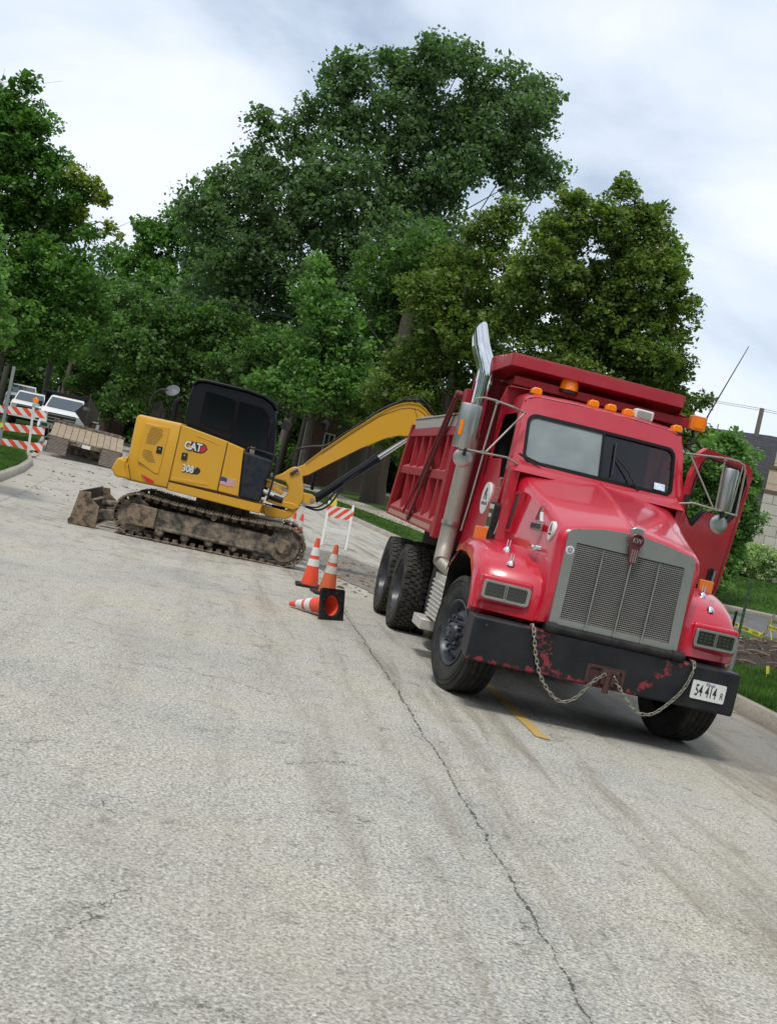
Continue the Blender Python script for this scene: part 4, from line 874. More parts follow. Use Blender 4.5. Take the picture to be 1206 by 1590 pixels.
# cab shield: tapered canopy
mb = MB(); th = .035
A_ = [(-1.13,3.05,3.06),(1.13,3.05,3.06),(.93,2.36,3.18),(-.91,2.36,3.18)]
mb.hexa(A_, [(x,y,z+th) for x,y,z in A_])
mb.hexa([(-.93,2.33,3.17),(.95,2.33,3.17),(.95,2.37,3.17),(-.93,2.37,3.17)],[(-.915,2.35,3.295),(.935,2.35,3.295),(.935,2.40,3.295),(-.915,2.40,3.295)])
mb.hexa([(-.915,2.35,3.29),(.935,2.35,3.29),(1.10,3.05,3.22),(-1.08,3.05,3.22)],[(-.915,2.35,3.305),(.935,2.35,3.305),(1.10,3.05,3.235),(-1.08,3.05,3.235)])
for s in (-1,1):
    k = -.915 if s < 0 else .935; k2 = -1.10 if s < 0 else 1.12
    mb.hexa([(k,2.35,3.17),(k2,3.05,3.04),(k2+s*.02,3.05,3.04),(k+s*.02,2.35,3.17)],[(k,2.35,3.30),(k2,3.05,3.235),(k2+s*.02,3.05,3.235),(k+s*.02,2.35,3.30)])
    mb.hexa([(k2,2.96,2.62),(k2+s*.03,2.96,2.62),(k2+s*.03,3.10,2.55),(k2,3.10,2.55)],[(k2,2.70,3.14),(k2+s*.02,2.70,3.14),(k2+s*.03,3.08,3.20),(k2,3.08,3.20)])
shield = mb.build('cab_shield', REDB, body, bevel=.006)
mb = MB(); mb.box(-.84,1.10,2.44,2.50,3.00,3.085); mb.box(-.83,-.79,2.5,2.98,3.0,3.06); mb.box(1.0,1.04,2.5,2.98,3.0,3.06)
for x in (-.48,-.18,.0,.5): mb.box(x-.006,x+.006,2.434,2.438,3.0,3.085)
mb.build('tarp_beam', REDB, body, bevel=.006)
mb = MB(); mb.hexa([(-.97,2.28,2.78),(-.73,2.28,2.76),(-.73,2.30,2.76),(-.97,2.30,2.78)],[(-.93,2.28,2.93),(-.70,2.28,2.93),(-.70,2.30,2.93),(-.93,2.30,2.93)]); mb.hexa([(-.93,2.16,2.935),(-.69,2.16,2.945),(-.69,2.34,2.935),(-.93,2.34,2.925)],[(-.93,2.16,2.945),(-.69,2.16,2.955),(-.69,2.34,2.945),(-.93,2.34,2.935)]); mb.build('wind_deflector', REDB, cab, bevel=.005)
mb = MB(); x_ = -bx0-.03
mb.hexa([(x_-.03,3.34,2.78),(x_-.0,3.34,2.78),(x_-.0,3.40,2.86),(x_-.03,3.40,2.86)],[(x_-.03,4.86,1.30),(x_-.0,4.86,1.30),(x_-.0,4.95,1.35),(x_-.03,4.95,1.35)]); mb.tube([(x_-.05,3.30,2.84),(x_-.055,4.3,1.9),(x_-.05,5.15,1.38)],.016,6); mb.cyl((-1.14,3.34,2.83),(x_-.05,3.34,2.83),.02,8); mb.cyl((x_-.06,3.30,2.82),(x_+.01,3.30,2.82),.045,14)
mb.build('tarp_arm', REDD, body)
# reflective tape dashes on the bottom rail
mb = MB()
for k in range(26):
    y = 3.35+k*.145; mb.box(-bx0-.0235,-bx0-.0195,y,y+.085,1.295,1.355)
mb.build('reflective_tape', mat('faded_reflective_tape',(.50,.34,.26),.6,dust=.5,dscale=20), body)
# side boards
r2 = random.Random(4)
for y0,y1 in ((3.22,4.15),(4.17,5.15),(5.17,6.42)):
    mb = MB(); mb.box(-bx0+.0,-bx0+.045,y0,y1,2.478,2.64+r2.uniform(-.01,.012)); mb.build('side_board', BOARD, body, bevel=.006)
    mb = MB(); mb.box(bx0-.045,bx0,y0,y1,2.478,2.64); mb.build('side_board', BOARD, body, bevel=.006)
mb = MB(); mb.box(-bx0-.004,-bx0+.012,3.12,6.5,2.60,2.612); mb.box(-1.02,-.95,2.95,3.3,1.00,1.16); mb.build('body_bracket', RUST, body)
# ---------- chains hung on the bumper
def chain(name, pts, label):
    P = [Vector(p) for p in pts]; d = [0]
    for a,b in zip(P,P[1:]): d.append(d[-1]+(b-a).length)
    link = .052; n = int(d[-1]/(link*.74)); root = thing(name, label, 'chain', (2.08,10.42,0), (0,.02047,.13425), 'chains slung across the truck bumper')
    mb = MB(); L, W_ = .017, .0125; q = []
    for i in range(20):
        a = 2*PI*i/20; q.append((W_*math.cos(a), 0, (L if math.sin(a) > 0 else -L)*.8+W_*math.sin(a)))
    mb.tube(q, .0052, 6, closed=True); first = None
    for k in range(n):
        s_ = (k+.5)/n*d[-1]; i = max(j for j in range(len(d)) if d[j] <= s_); i = min(i, len(P)-2)
        f = (s_-d[i])/(d[i+1]-d[i]); p = P[i].lerp(P[i+1], f); t = (P[i+1]-P[i]).normalized()
        rt = t.to_track_quat('Z','Y') @ Euler((0,0,PI/2*(k%2)+.35+rnd.uniform(-.12,.12))).to_quaternion()
        if first is None: first = mb.build('chain_link', CHAINM, root, smooth=60); o = first
        else: o = first.copy(); C.objects.link(o); o.parent = root
        o.rotation_euler = rt.to_euler(); o.location = p
    return root
def cat(pts, n=6):      # Catmull-Rom
    P = [Vector(p) for p in pts]; P = [P[0]*2-P[1]]+P+[P[-1]*2-P[-2]]; out = []
    for i in range(1, len(P)-2):
        for k in range(n):
            t = k/n; out.append(.5*((2*P[i])+(P[i+1]-P[i-1])*t+(2*P[i-1]-5*P[i]+4*P[i+1]-P[i+2])*t*t+(3*P[i]-P[i-1]-3*P[i+1]+P[i+2])*t**3))
    return out+[P[-2]]
yy = -.03
chain('tow_chain', cat([(-.706,.06,.825),(-.706,-.02,.80),(-.675,yy,.70),(-.643,yy,.604),(-.557,yy,.427),(-.44,yy,.301),(-.326,yy,.247),(-.211,yy,.305),(-.108,yy-.02,.468),(-.02,yy-.04,.56)]), 'steel chain hanging in a loop left of the tow hitch')
chain('tow_chain', cat([(.063,yy-.03,.554),(.11,yy,.50),(.173,yy,.438),(.323,yy,.306),(.459,yy,.300),(.571,yy,.393),(.685,yy,.548),(.735,yy,.689),(.746,-.02,.80),(.74,.06,.825)]), 'steel chain hanging in a loop between tow hitch and licence plate')
GL_SOLID = mat('dark_glazing', (.004,.005,.008), .10, spec=.35)
BLD = mat('shaded_blade_steel', (.035,.032,.03), .7, dust=.45, dustcol=(.20,.15,.10), dscale=6)  # dark base colour holds the shade on the back of the blade
MIRB = mat('mirror_back', (.07,.08,.09), .5)
# ============================================================ EXCAVATOR (x to its front = picture right, y away)
EX = thing('excavator', 'muddy yellow tracked excavator with black cab beside the dump truck', 'excavator', (-2.742,20.654,0), (0,0,.0932))
def each(name, mt, parent, pieces, **k):     # one object per separate piece
    out = []
    for fn in pieces:
        mb = MB(); fn(mb); out.append(mb.build(name, mt, parent, **k))
    return out
def track(y0, y1, nm):
    c0, c1, r0, r1 = (1.14,.335), (-1.29,.35), .30, .31
    P = []
    for x in np.linspace(-1.29, 1.14, 26): P.append((x, .035))
    for a in np.linspace(-85, 85, 12): P.append((c0[0]+r0*math.cos(math.radians(a)), c0[1]+r0*math.sin(math.radians(a))))
    for x in np.linspace(1.14, -1.29, 26): f = (x+1.29)/2.43; P.append((x, .635+.035*(1-f)-.045*math.sin(PI*f)*1.0))
    for a in np.linspace(95, 265, 12): P.append((c1[0]+r1*math.cos(math.radians(a)), c1[1]+r1*math.sin(math.radians(a))))
    P.append(P[0]); d = [0]
    for a, b in zip(P, P[1:]): d.append(d[-1]+math.dist(a, b))
    n = 48; mb = MB()
    def at(s):
        s %= d[-1]; i = max(j for j in range(len(d)) if d[j] <= s); i = min(i, len(P)-2); f = (s-d[i])/(d[i+1]-d[i]+1e-9); return Vector((P[i][0]+(P[i+1][0]-P[i][0])*f, 0, P[i][1]+(P[i+1][1]-P[i][1])*f))
    ym = (y0+y1)/2; hw = (y1-y0)/2
    for k in range(n):
        s = d[-1]*k/n; p = at(s); t = (at(s+.04)-at(s-.04)).normalized(); nn = Vector((t.z, 0, -t.x))
        p = Vector((p.x, ym, p.z))
        L = d[-1]/n/2; jt = rnd.uniform(-.004,.004)
        mb.obox(p+nn*(.012+jt), (t, (0,1,0), nn), L*.93, hw, .012)
        for q in (-.6, .0, .6): mb.obox(p+nn*.030+t*(q*L), (t, (0,1,0), nn), .008, hw*.98, .014)
        for yy_ in (-.55,.55): mb.obox(p-nn*.022+Vector((0,yy_*hw,0)), (t,(0,1,0),nn), L*.55, .022, .03)
    return mb.build(nm, TRK, EX, bevel=.004, seg=1)
for s in (-1, 1):
    a, b = (-1.15, -.70) if s < 0 else (.70, 1.15)
    t = track(a, b, 'track'); yo = a if s < 0 else b
    mb = MB(); mb.prism([(-1.0,.19),(.88,.145),(1.0,.22),(1.0,.42),(.83,.47),(-.2,.50),(-.95,.52)],'y',a+.07,b-.07); mb.prism([(-.9,.19),(.86,.16),(.86,.21),(-.9,.25)],'y',a+.035,b-.035)
    tf_ = mb.build('track_frame', MUDK, EX, bevel=.02)
    mb = MB(); mb.prism([(-1.41,.19),(-.95,.20),(-.95,.52),(-1.36,.53),(-1.41,.46)],'y',a+.01 if s<0 else b-.12,a+.12 if s<0 else b-.01); mb.build('motor_guard', MUD, tf_, bevel=.015)
    mb = MB(); mb.lathe([(a+.08,.001),(a+.08,.27),(b-.08,.27),(b-.08,.001)], o=(-1.29,0,.35), ax='y', n=30); mb.build('sprocket', MUDK, tf_)
    mb = MB(); mb.lathe([(a+.03,.001),(a+.03,.13),(a+.05,.14),(a+.06,.24),(a+.09,.27),(b-.09,.27),(b-.06,.24),(b-.05,.14),(b-.03,.13),(b-.03,.001)], o=(1.13,0,.335), ax='y', n=36); mb.build('idler', MUDK, tf_)
    mb = MB(); mb.lathe([(a+.015,.001),(a+.015,.105),(a+.03,.115),(b-.03,.115),(b-.015,.105),(b-.015,.001)], o=(1.13,0,.335), ax='y', n=28); mb.build('idler_hub', MUD, tf_)
    each('track_roller', MUDK, tf_, [(lambda m_, x=x: m_.lathe([(a+.05,.001),(a+.05,.05),(a+.08,.075),(b-.08,.075),(b-.05,.05),(b-.05,.001)], o=(x,0,.155), ax='y', n=18)) for x in (-.86,-.44,-.06,.33,.72)])
    mb = MB(); mb.lathe([(a+.04,.001),(a+.04,.05),(b-.04,.05),(b-.04,.001)], o=(-.06,0,.565), ax='y', n=18); mb.build('carrier_roller', MUDK, tf_)
mb = MB(); mb.box(-1.2,1.05,-.69,.69,.25,.665); mb.lathe([(.5,.46),(.80,.46)], o=(0,0,0), ax='z', n=32); mb.build('undercarriage', MUDK, EX, bevel=.02)
# dozer blade
mb = MB(); prof = [(-2.28,-.0),(-2.30,.06),(-2.21,.20),(-2.17,.36),(-2.20,.55),(-2.16,.56),(-2.12,.36),(-2.15,.2),(-2.22,.03)]
mb = MB(); mb.prism(prof,'y',-1.07,1.07); bl = mb.build('dozer_blade', BLD, EX, bevel=.01)
for ya in (-1.10,1.07): mb = MB(); mb.prism([(-2.28,.0),(-2.20,.55),(-2.02,.56),(-2.0,.46),(-1.85,.36),(-1.84,.02),(-2.12,-.0)],'y',ya,ya+.03); mb.build('blade_end_plate', MUD, bl, bevel=.012)
mb = MB(); mb.box(-2.15,-1.98,-1.05,1.05,.02,.14); mb.box(-2.14,-2.04,-1.0,1.0,.14,.40); mb.build('blade_beam', MUDK, bl, bevel=.01)
mb = MB(); mb.cyl((-2.09,-1.104,.50),(-2.09,-1.06,.50),.018,12); mb.build('blade_hole', INK, bl)
for s in (-1,1):
    mb = MB(); mb.hexa([(-1.92,s*.45-.06,.10),(-1.92,s*.45+.06,.10),(-1.92,s*.45+.06,.28),(-1.92,s*.45-.06,.28)],[(-.8,s*.36-.06,.26),(-.8,s*.36+.06,.26),(-.8,s*.36+.06,.44),(-.8,s*.36-.06,.44)]); mb.build('blade_arm', MUDK, EX, bevel=.015)
mb = MB(); mb.cyl((-1.95,0,.35),(-1.3,0,.45),.06,14); mb.cyl((-1.4,0,.43),(-.9,0,.5),.035,10); mb.build('blade_cylinder', MUDK, EX)
# house
def plan(z, ins=0, x1=-.87, rc=.42):
    x0 = -1.60+ins; y0, y1 = -1.0+ins, 1.0-ins; p = [(x1,y0)]
    for i in range(9): a = math.radians(270-90*i/8); p.append((x0+rc+rc*math.cos(a), y0+rc*.38+rc*.38*math.sin(a)))
    for i in range(9): a = math.radians(180-90*i/8); p.append((x0+rc+rc*math.cos(a), y1-rc+rc*math.sin(a)))
    p.append((x1,y1)); return [(a,b,z) for a,b in p]
mb = MB(); mb.loft([plan(.855,.05),plan(.88,.02),plan(1.05,0),plan(1.87,.0),plan(1.905,.015),plan(1.925,.05)])
mb.hexa([(-.87,-1.0,.99),(-.87,.07,.99),(-.87,.07,1.905),(-.87,-1.0,1.905)][::1],[(-.10,-1.0,.99),(-.10,.07,.99),(-.10,.07,1.795),(-.10,-1.0,1.795)])
mb.hexa([(-.093,-1.0,.99),(-.093,.07,.99),(-.093,.07,1.79),(-.093,-1.0,1.79)],[(.245,-1.0,.975),(.245,.07,.975),(.17,.07,1.735),(.17,-1.0,1.735)])
mb.prism([(-.885,.84),(.63,.775),(.645,.93),(-.885,.975)],'y',-1.0,1.0)
mb.prism([(-.9,.975),(.6,.94),(.6,1.0),(-.9,1.0)],'y',-.9,1.0)
hs = mb.build('engine_house', YEL, EX, bevel=.022, seg=3, smooth=35)
mb = MB(); mb.prism([(-1.50,.87),(-1.74,.875),(-1.82,.98),(-1.76,1.17),(-1.70,1.19),(-1.58,1.12),(-1.50,1.10)],'y',-.88,.88); mb.prism([(-1.60,.95),(-1.60,1.25),(-1.66,1.15)],'y',-.9,.9); mb.build('counterweight', YEL, EX, bevel=.05, seg=3)
mb = MB(); mb.prism([(-1.43,1.81),(-1.03,1.82),(-1.06,1.06),(-1.13,1.06),(-1.43,1.20)],'y',-1.012,-.99); d1 = mb.build('service_door', YEL, EX, bevel=.008)
# louvre grilles
def honey(poly, name):
    mb = MB(); xs = [p[0] for p in poly]; zs = [p[1] for p in poly]
    def inside(x, z):
        c = False
        for i in range(len(poly)):
            (x0,z0),(x1,z1) = poly[i], poly[(i+1)%len(poly)]
            if (z0 > z) != (z1 > z) and x < (x1-x0)*(z-z0)/(z1-z0)+x0: c = not c
        return c
    z = min(zs); k = 0
    while z < max(zs):
        x = min(xs)+(.013 if k % 2 else 0)
        while x < max(xs):
            if inside(x, z): mb.cyl((x,-1.0145,z),(x,-1.010,z),.0085,6)
            x += .026
        z += .0235; k += 1
    o = mb.build(name, INK, d1, smooth=0, normals=False); return o
v1 = honey([(-1.34,1.74),(-1.30,1.77),(-1.14,1.775),(-1.12,1.64),(-1.23,1.48),(-1.36,1.50)], 'vent_grille'); v2 = honey([(-1.37,1.40),(-1.24,1.41),(-1.22,1.37),(-1.14,1.22),(-1.25,1.20),(-1.38,1.29)], 'vent_grille')
def latch(x, z, par):
    mb = MB(); mb.prism(rrect(x-.045,x+.045,z-.058,z+.058,.012),'y',-1.020,-1.0); o = mb.build('door_latch', BLACK, par, bevel=.004); mb = MB(); mb.cyl((x,-1.026,z+.02),(x,-1.018,z+.02),.016,10); mb.build('latch_lock', GREYM, o)
latch(-1.125,1.435,d1); latch(-.72,1.42,EX)
each('panel_gap', INK, EX, [lambda m_: m_.prism([(-.872,1.895),(-.864,1.895),(-.884,.845),(-.892,.845)],'y',-1.0035,-.99), lambda m_: m_.prism([(-.101,1.785),(-.091,1.785),(-.093,.985),(-.103,.985)],'y',-1.0035,-.99), lambda m_: m_.prism([(-.885,.975),(.64,.935),(.64,.945),(-.885,.985)],'y',-1.0035,-.99), lambda m_: m_.prism([(-1.56,1.10),(-1.47,.872),(-1.46,.872),(-1.55,1.11)],'y',-1.0035,-.99)])
mb = MB(); mb.prism([(-.84,1.055),(-.31,1.085),(-.25,1.045),(-.86,1.0)],'y',-1.006,-.99); mb.prism([(-.60,1.80),(-.22,1.735),(-.20,1.715),(-.58,1.775)],'y',-1.006,-.99); mb.build('panel_crease', YEL, EX, bevel=.004)
mb = MB(); mb.prism([(-1.33,1.0),(-1.11,.935),(-1.115,.895),(-1.2,.89)],'y',-1.004,-.99); mb.build('red_triangle', REDI, EX)
# lettering
mb = MB(); mb.prism([(-.47,1.52),(-.42,1.55),(-.385,1.61),(-.42,1.665),(-.47,1.685),(-.66,1.68),(-.60,1.52)],'y',-1.003,-.99); lg = mb.build('logo_hexagon', INK, EX); mb = MB(); mb.prism([(-.48,1.535),(-.435,1.56),(-.405,1.61),(-.435,1.655),(-.49,1.665),(-.56,1.535)],'y',-1.0045,-.99); mb.build('logo_red', REDI, lg)
for dx, dz, mt_, nm, of, yy_ in ((.010,-.009,INK,'lettering_shadow',.012,-1.0055),(0,0,WHTB,'lettering',.0055,-1.0085)):
    textmesh(nm, 'CAT', .175, mt_, lg, (-.617+dx,yy_,1.60+dz), (1,0,0), (0,0,1), .001, of, .80)
mb = MB(); mb.prism([(-.48,1.175),(-.44,1.20),(-.42,1.235),(-.44,1.275),(-.49,1.30),(-.56,1.175)],'y',-1.003,-.99); lg2 = mb.build('number_hexagon', INK, EX)
for dx, dz, mt_, nm, of, yy_ in ((.009,-.008,INK,'number_shadow',.011,-1.0055),(0,0,WHTB,'number_lettering',.005,-1.0085)):
    textmesh(nm, '308', .155, mt_, lg2, (-.625+dx,yy_,1.235+dz), (1,0,0), (0,0,1), .001, of, .80)
mb = MB()
def wv(u): return .008*math.sin(u*9)
def strip(x0, x1, z0, z1, m, y):
    n = 8
    for i in range(n):
        a, b = x0+(x1-x0)*i/n, x0+(x1-x0)*(i+1)/n; mb.add([(a,y,z0+wv((a+.09)*4)),(b,y,z0+wv((b+.09)*4)),(b,y,z1+wv((b+.09)*4)),(a,y,z1+wv((a+.09)*4))],[(0,1,2,3)],m)
strip(-.085,.155,1.10,1.225,0,-1.0025)
for k in range(7): strip(-.085,.155,1.10+k*.0179,1.10+k*.0179+.009,1,-1.0032)
strip(-.085,.015,1.158,1.225,2,-1.0038)
mb.build('flag_sticker', [WHTB, REDI, BLUEI], EX, normals=False)
# dark side box with hand rail
mb = MB(); mb.prism([(.19,1.70),(.65,1.645),(.60,.955),(.255,.965)],'y',-.985,-.12); sb = mb.build('fuel_tank_box', DKBLUE, EX, bevel=.03, seg=3)
mb = MB(); mb.cyl((.30,-.6,1.66),(.30,-.6,1.80),.04,12); mb.build('filler_neck', GREYM, sb)
mb = MB(); mb.tube(cat([(.215,-.9,1.66),(.235,-.9,1.755),(.30,-.9,1.775),(.64,-.9,1.745),(.72,-.9,1.70),(.73,-.9,1.60),(.73,-.9,1.30),(.70,-.9,1.0)],4),.016,8); mb.build('hand_rail', BLACK, EX)
# cab
prof = [(-.885,1.0),(-.93,1.95),(-.935,2.45),(-.91,2.60),(-.84,2.68),(-.70,2.705),(0,2.695),(.30,2.65),(.46,2.58),(.545,2.47),(.60,2.2),(.665,1.75),(.67,1.0)]
mb = MB(); mb.prism(prof,'y',.12,1.0); cb = mb.build('operator_cab', CABBLK, EX, bevel=.05, seg=4)
mb = MB(); mb.prism([(-.93,2.60),(-.86,2.72),(-.70,2.745),(.02,2.735),(.33,2.69),(.50,2.61),(.57,2.49),(.54,2.49),(.44,2.59),(.3,2.65),(0,2.69),(-.7,2.70),(-.84,2.68),(-.9,2.6)],'y',.08,1.04); mb.build('cab_roof', CABBLK, cb, bevel=.015, seg=2)
def win(pts, ya, nm='cab_window'):
    mb = MB(); mb.prism(pts,'y',ya-.006,ya+.006); w_ = mb.build(nm, GL_SOLID, cb, bevel=.003)
    c_ = (sum(p[0] for p in pts)/len(pts), sum(p[1] for p in pts)/len(pts)); mb = MB()
    mb.ring([(c_[0]+(p[0]-c_[0])*1.05, c_[1]+(p[1]-c_[1])*1.05) for p in pts], pts, lambda u,v,d: (u, ya-.009+d, v), .02); mb.build('window_seal', SEAL, w_); return w_
win([(-.68,2.53),(-.60,2.545),(-.19,2.51),(-.15,2.47),(-.13,2.0),(-.17,1.97),(-.62,2.0),(-.67,2.05)], .116)
win([(-.09,2.50),(.32,2.47),(.44,2.36),(.52,1.80),(.48,1.75),(-.07,1.78)], .116)
mb = MB(); mb.tube([(-.11,.113,2.56),(-.11,.113,1.72),(-.09,.113,1.15)],.006,6); mb.tube([(-.86,.113,1.96),(-.62,.113,1.93),(.60,.113,1.70)],.006,6); mb.build('door_seam', SEAL, cb)
mb = MB(); mb.tube([(.50,.09,2.30),(.50,.07,2.28),(.50,.07,2.0),(.50,.09,1.98)],.010,6); mb.build('grab_handle', BLACK, cb)
mb = MB(); mb.hexa([(.62,.22,2.15),(.62,.92,2.15),(.57,.92,2.44),(.57,.22,2.44)],[(.63,.22,2.15),(.63,.92,2.15),(.58,.92,2.44),(.58,.22,2.44)]); mb.build('front_window', GL_SOLID, cb)
mb = MB(); mb.tube([(.55,.4,2.56),(.57,.4,2.60)],.02,8); mb.obox((.585,.4,2.625),((1,0,0),(0,1,0),(0,0,1)),.03,.04,.03); mb.build('cab_light', BLACK, cb, bevel=.01)
mb = MB(); mb.tube([(.60,.3,2.36),(.74,.25,2.36),(.80,.22,2.33)],.010,6); mb.obox((.755,.22,2.27),((.8,-.3,-.25),(.2,.9,0),(.25,0,.9)),.085,.012,.075); mb.build('front_mirror', BLACK, cb, bevel=.008)
mb = MB(); mb.tube(cat([(-1.50,.55,1.90),(-1.585,.55,2.05),(-1.585,.55,2.25),(-1.47,.55,2.42),(-1.33,.55,2.44)],5),.018,8); mb.tube(cat([(-1.25,.75,1.90),(-1.27,.75,2.2),(-1.35,.75,2.38),(-1.47,.6,2.42)],5),.016,8); mb.build('mirror_arm', BLACK, EX)
mb = MB(); mb.lathe([(-.02,.001),(-.02,.11),(.01,.125),(.03,.05),(.035,.001)], ax='z', n=24); mb.build('rear_mirror', MIRB, EX, loc=(-1.265,.55,2.45), rot=(math.radians(48),math.radians(-20),0))
mb = MB(); mb.cyl((-1.12,.2,1.88),(-1.14,.2,2.22),.04,14); mb.tube([(-1.14,.2,2.20),(-1.13,.2,2.28),(-1.06,.2,2.34)],[.04,.038,.036],12); mb.build('exhaust_pipe', CABBLK, EX)
mb = MB(); mb.prism([(-1.55,1.92),(-1.30,1.92),(-1.33,2.1),(-1.42,2.24),(-1.52,2.18)],'y',.56,.60); mb.box(-1.46,-1.38,.54,.565,1.95,2.08); mb.build('guard_plate', BLACK, EX)
# swing post, boom and cylinders
def two(name, pts, ya, yb, t=.05, mt=None, **k):
    mb = MB(); mb.prism(pts,'y',ya,ya+t); mb.prism(pts,'y',yb-t,yb); return mb
kp = [(.74,1.36),(.76,1.41),(.86,1.475),(.97,1.59),(1.05,1.635),(1.12,1.615),(1.18,1.54),(1.27,1.22),(1.285,1.13),(1.24,.99),(1.14,.925),(.88,.955),(.69,.99),(.70,1.03),(.93,1.04),(1.02,1.14),(1.0,1.28),(.93,1.36)]
mb = two('k', kp, -.42, -.08, .05); mb.prism([(1.02,1.0),(1.22,1.0),(1.26,1.2),(1.18,1.42),(1.04,1.42)],'y',-.37,-.13); mb.prism([(.69,.97),(.88,.945),(1.15,.915),(1.24,.98),(1.15,1.03),(.70,1.03)],'y',-.45,-.05)
mb.prism([(.62,1.20),(.92,1.12),(.95,1.19),(.64,1.29)],'y',-.42,-.08); mb.prism([(.60,1.30),(.98,1.24),(.99,1.27),(.60,1.34)],'y',-.40,-.1)
kn = mb.build('swing_post', YEL, EX, bevel=.014)
mb = MB(); mb.prism([(.67,.82),(.73,.72),(1.08,.75),(1.15,.805),(1.28,1.02),(1.15,.95),(1.05,.885),(.68,.90)],'y',-.42,-.08); mb.prism([(.3,.80),(.72,.75),(.72,.90),(.3,.95)],'y',-.40,-.1); mb.build('swing_bracket', YEL, EX, bevel=.014)
LUG = [(1.22,1.24),(1.41,1.235),(1.465,1.21),(1.49,1.16),(1.475,1.10),(1.42,1.065),(1.33,1.05),(1.24,1.05)]
for ya in (-.38,-.17): mb = MB(); mb.prism(LUG,'y',ya,ya+.05); mb.build('cylinder_lug', YEL, kn, bevel=.008)
each('pin', STEEL, kn, [lambda m_: m_.cyl((1.43,-.40,1.15),(1.43,-.10,1.15),.035,16), lambda m_: m_.cyl((1.08,-.445,1.57),(1.08,-.05,1.57),.045,16), lambda m_: m_.cyl((1.31,-.42,1.045),(1.31,-.1,1.045),.04,12)])
mb = MB(); mb.obox((1.045,-.435,1.535),((.75,0,.66),(0,1,0),(-.66,0,.75)),.075,.012,.028); mb.build('pin_retainer', RUST, kn, bevel=.01)
mb = MB(); mb.cyl((.45,-.30,.91),(.83,-.30,.885),.038,14); mb.build('swing_rod', CHROME, EX); mb = MB(); mb.cyl((.80,-.30,.885),(1.02,-.28,.87),.055,14); mb.build('swing_cylinder', BLACK, EX)
mb = MB(); mb.cyl((.55,-.42,1.13),(.80,-.42,1.09),.05,14); mb.build('hydraulic_rod', CHROME, EX); mb = MB(); mb.cyl((.72,-.42,1.06),(.95,-.42,1.03),.055,14); mb.build('hydraulic_valve', BLACK, EX)
bp = [(1.04,1.50),(1.04,1.60),(1.12,1.655),(1.17,1.69),(1.42,1.98),(1.82,2.40),(2.23,2.80),(2.40,2.94),(2.56,3.035),(2.70,3.08),(2.84,3.085),(2.96,3.03),(3.30,2.74),(3.62,2.42),(3.60,2.30),(3.50,2.26),(3.1,2.42),(2.93,2.50),(2.80,2.53),(2.62,2.50),(2.43,2.42),(2.04,2.155),(1.55,1.76),(1.28,1.535),(1.20,1.50),(1.12,1.46)]
mb = MB(); mb.prism(bp,'y',-.35,-.15); boom = mb.build('boom', YEL, EX, bevel=.010)
bt = [(1.20,1.72),(1.42,1.98),(1.82,2.40),(2.23,2.80),(2.40,2.94),(2.56,3.035),(2.70,3.08),(2.84,3.085),(2.96,3.03),(3.30,2.74),(3.6,2.44)]
mb = MB()
for a, b in zip(bt, bt[1:]): mb.hexa([(a[0],-.37,a[1]-.005),(a[0],-.13,a[1]-.005),(a[0],-.13,a[1]+.012),(a[0],-.37,a[1]+.012)],[(b[0],-.37,b[1]-.005),(b[0],-.13,b[1]-.005),(b[0],-.13,b[1]+.012),(b[0],-.37,b[1]+.012)])
mb.build('boom_flange', YEL, boom, smooth=0)
mb = MB(); mb.tube([(x,-.353,z-.055-(.03 if x>2.3 else 0)) for x,z in bt[1:-1]],.004,5); mb.tube([(2.78,-.353,3.0),(2.86,-.353,2.86),(2.9,-.353,2.72)],.004,5); mb.build('weld_line', INK, boom)
for k, (dy, dz) in enumerate(((-.30,.02),(-.25,.03),(-.20,.02))):
    mb = MB(); mb.tube(cat([(.93,dy,1.45),(.90,dy,1.62),(.98,dy,1.86+dz),(1.20,dy,1.98+dz),(1.48,dy,2.07+dz),(1.72,dy,2.34),(1.86,dy,2.47),(2.23,dy,2.83+dz),(2.56,dy,3.06+dz),(2.82,dy,3.13+dz),(2.98,dy,3.10),(3.2,dy,2.93)],5),.016,7); mb.build('hydraulic_hose', BLACK, EX)
mb = MB(); mb.tube(cat([(2.5,-.32,3.05),(2.7,-.32,3.20),(2.9,-.32,3.16),(3.15,-.32,2.98)],5),.012,6); mb.build('hydraulic_hose', BLACK, EX)
mb = MB(); mb.cyl((1.47,-.25,1.16),(2.355,-.25,2.055),.072,20); mb.cyl((2.30,-.25,2.00),(2.37,-.25,2.07),.08,20); mb.cyl((1.43,-.33,1.15),(1.43,-.17,1.15),.06,16); cy = mb.build('boom_cylinder', CABBLK, EX)
mb = MB(); mb.cyl((2.35,-.25,2.05),(2.85,-.25,2.555),.040,16); mb.build('cylinder_rod', CHROME, cy)
mb = MB(); mb.tube(cat([(1.32,-.36,1.02),(1.55,-.36,1.0),(1.72,-.36,1.12),(1.85,-.36,1.38),(1.95,-.34,1.58),(2.1,-.33,1.76)],5),.017,7); mb.tube(cat([(1.32,-.40,1.03),(1.52,-.40,1.04),(1.66,-.40,1.16),(1.78,-.38,1.36),(1.9,-.34,1.5)],5),.015,7); mb.obox((1.92,-.32,1.56),((.7,0,.7),(0,1,0),(-.7,0,.7)),.05,.03,.02); mb.build('cylinder_hose', BLACK, cy)
mb = MB(); mb.prism([(3.42,2.50),(3.55,2.55),(3.66,2.48),(3.75,2.2),(3.72,1.0),(3.60,.98),(3.50,2.1),(3.40,2.38)],'y',-.33,-.17); stk = mb.build('stick', YEL, EX, bevel=.012)
mb = MB(); bpz = [(3.62,1.02),(3.78,.98),(3.95,.75),(3.98,.48),(3.85,.28),(3.55,.25),(3.50,.30),(3.62,.55),(3.60,.85)]
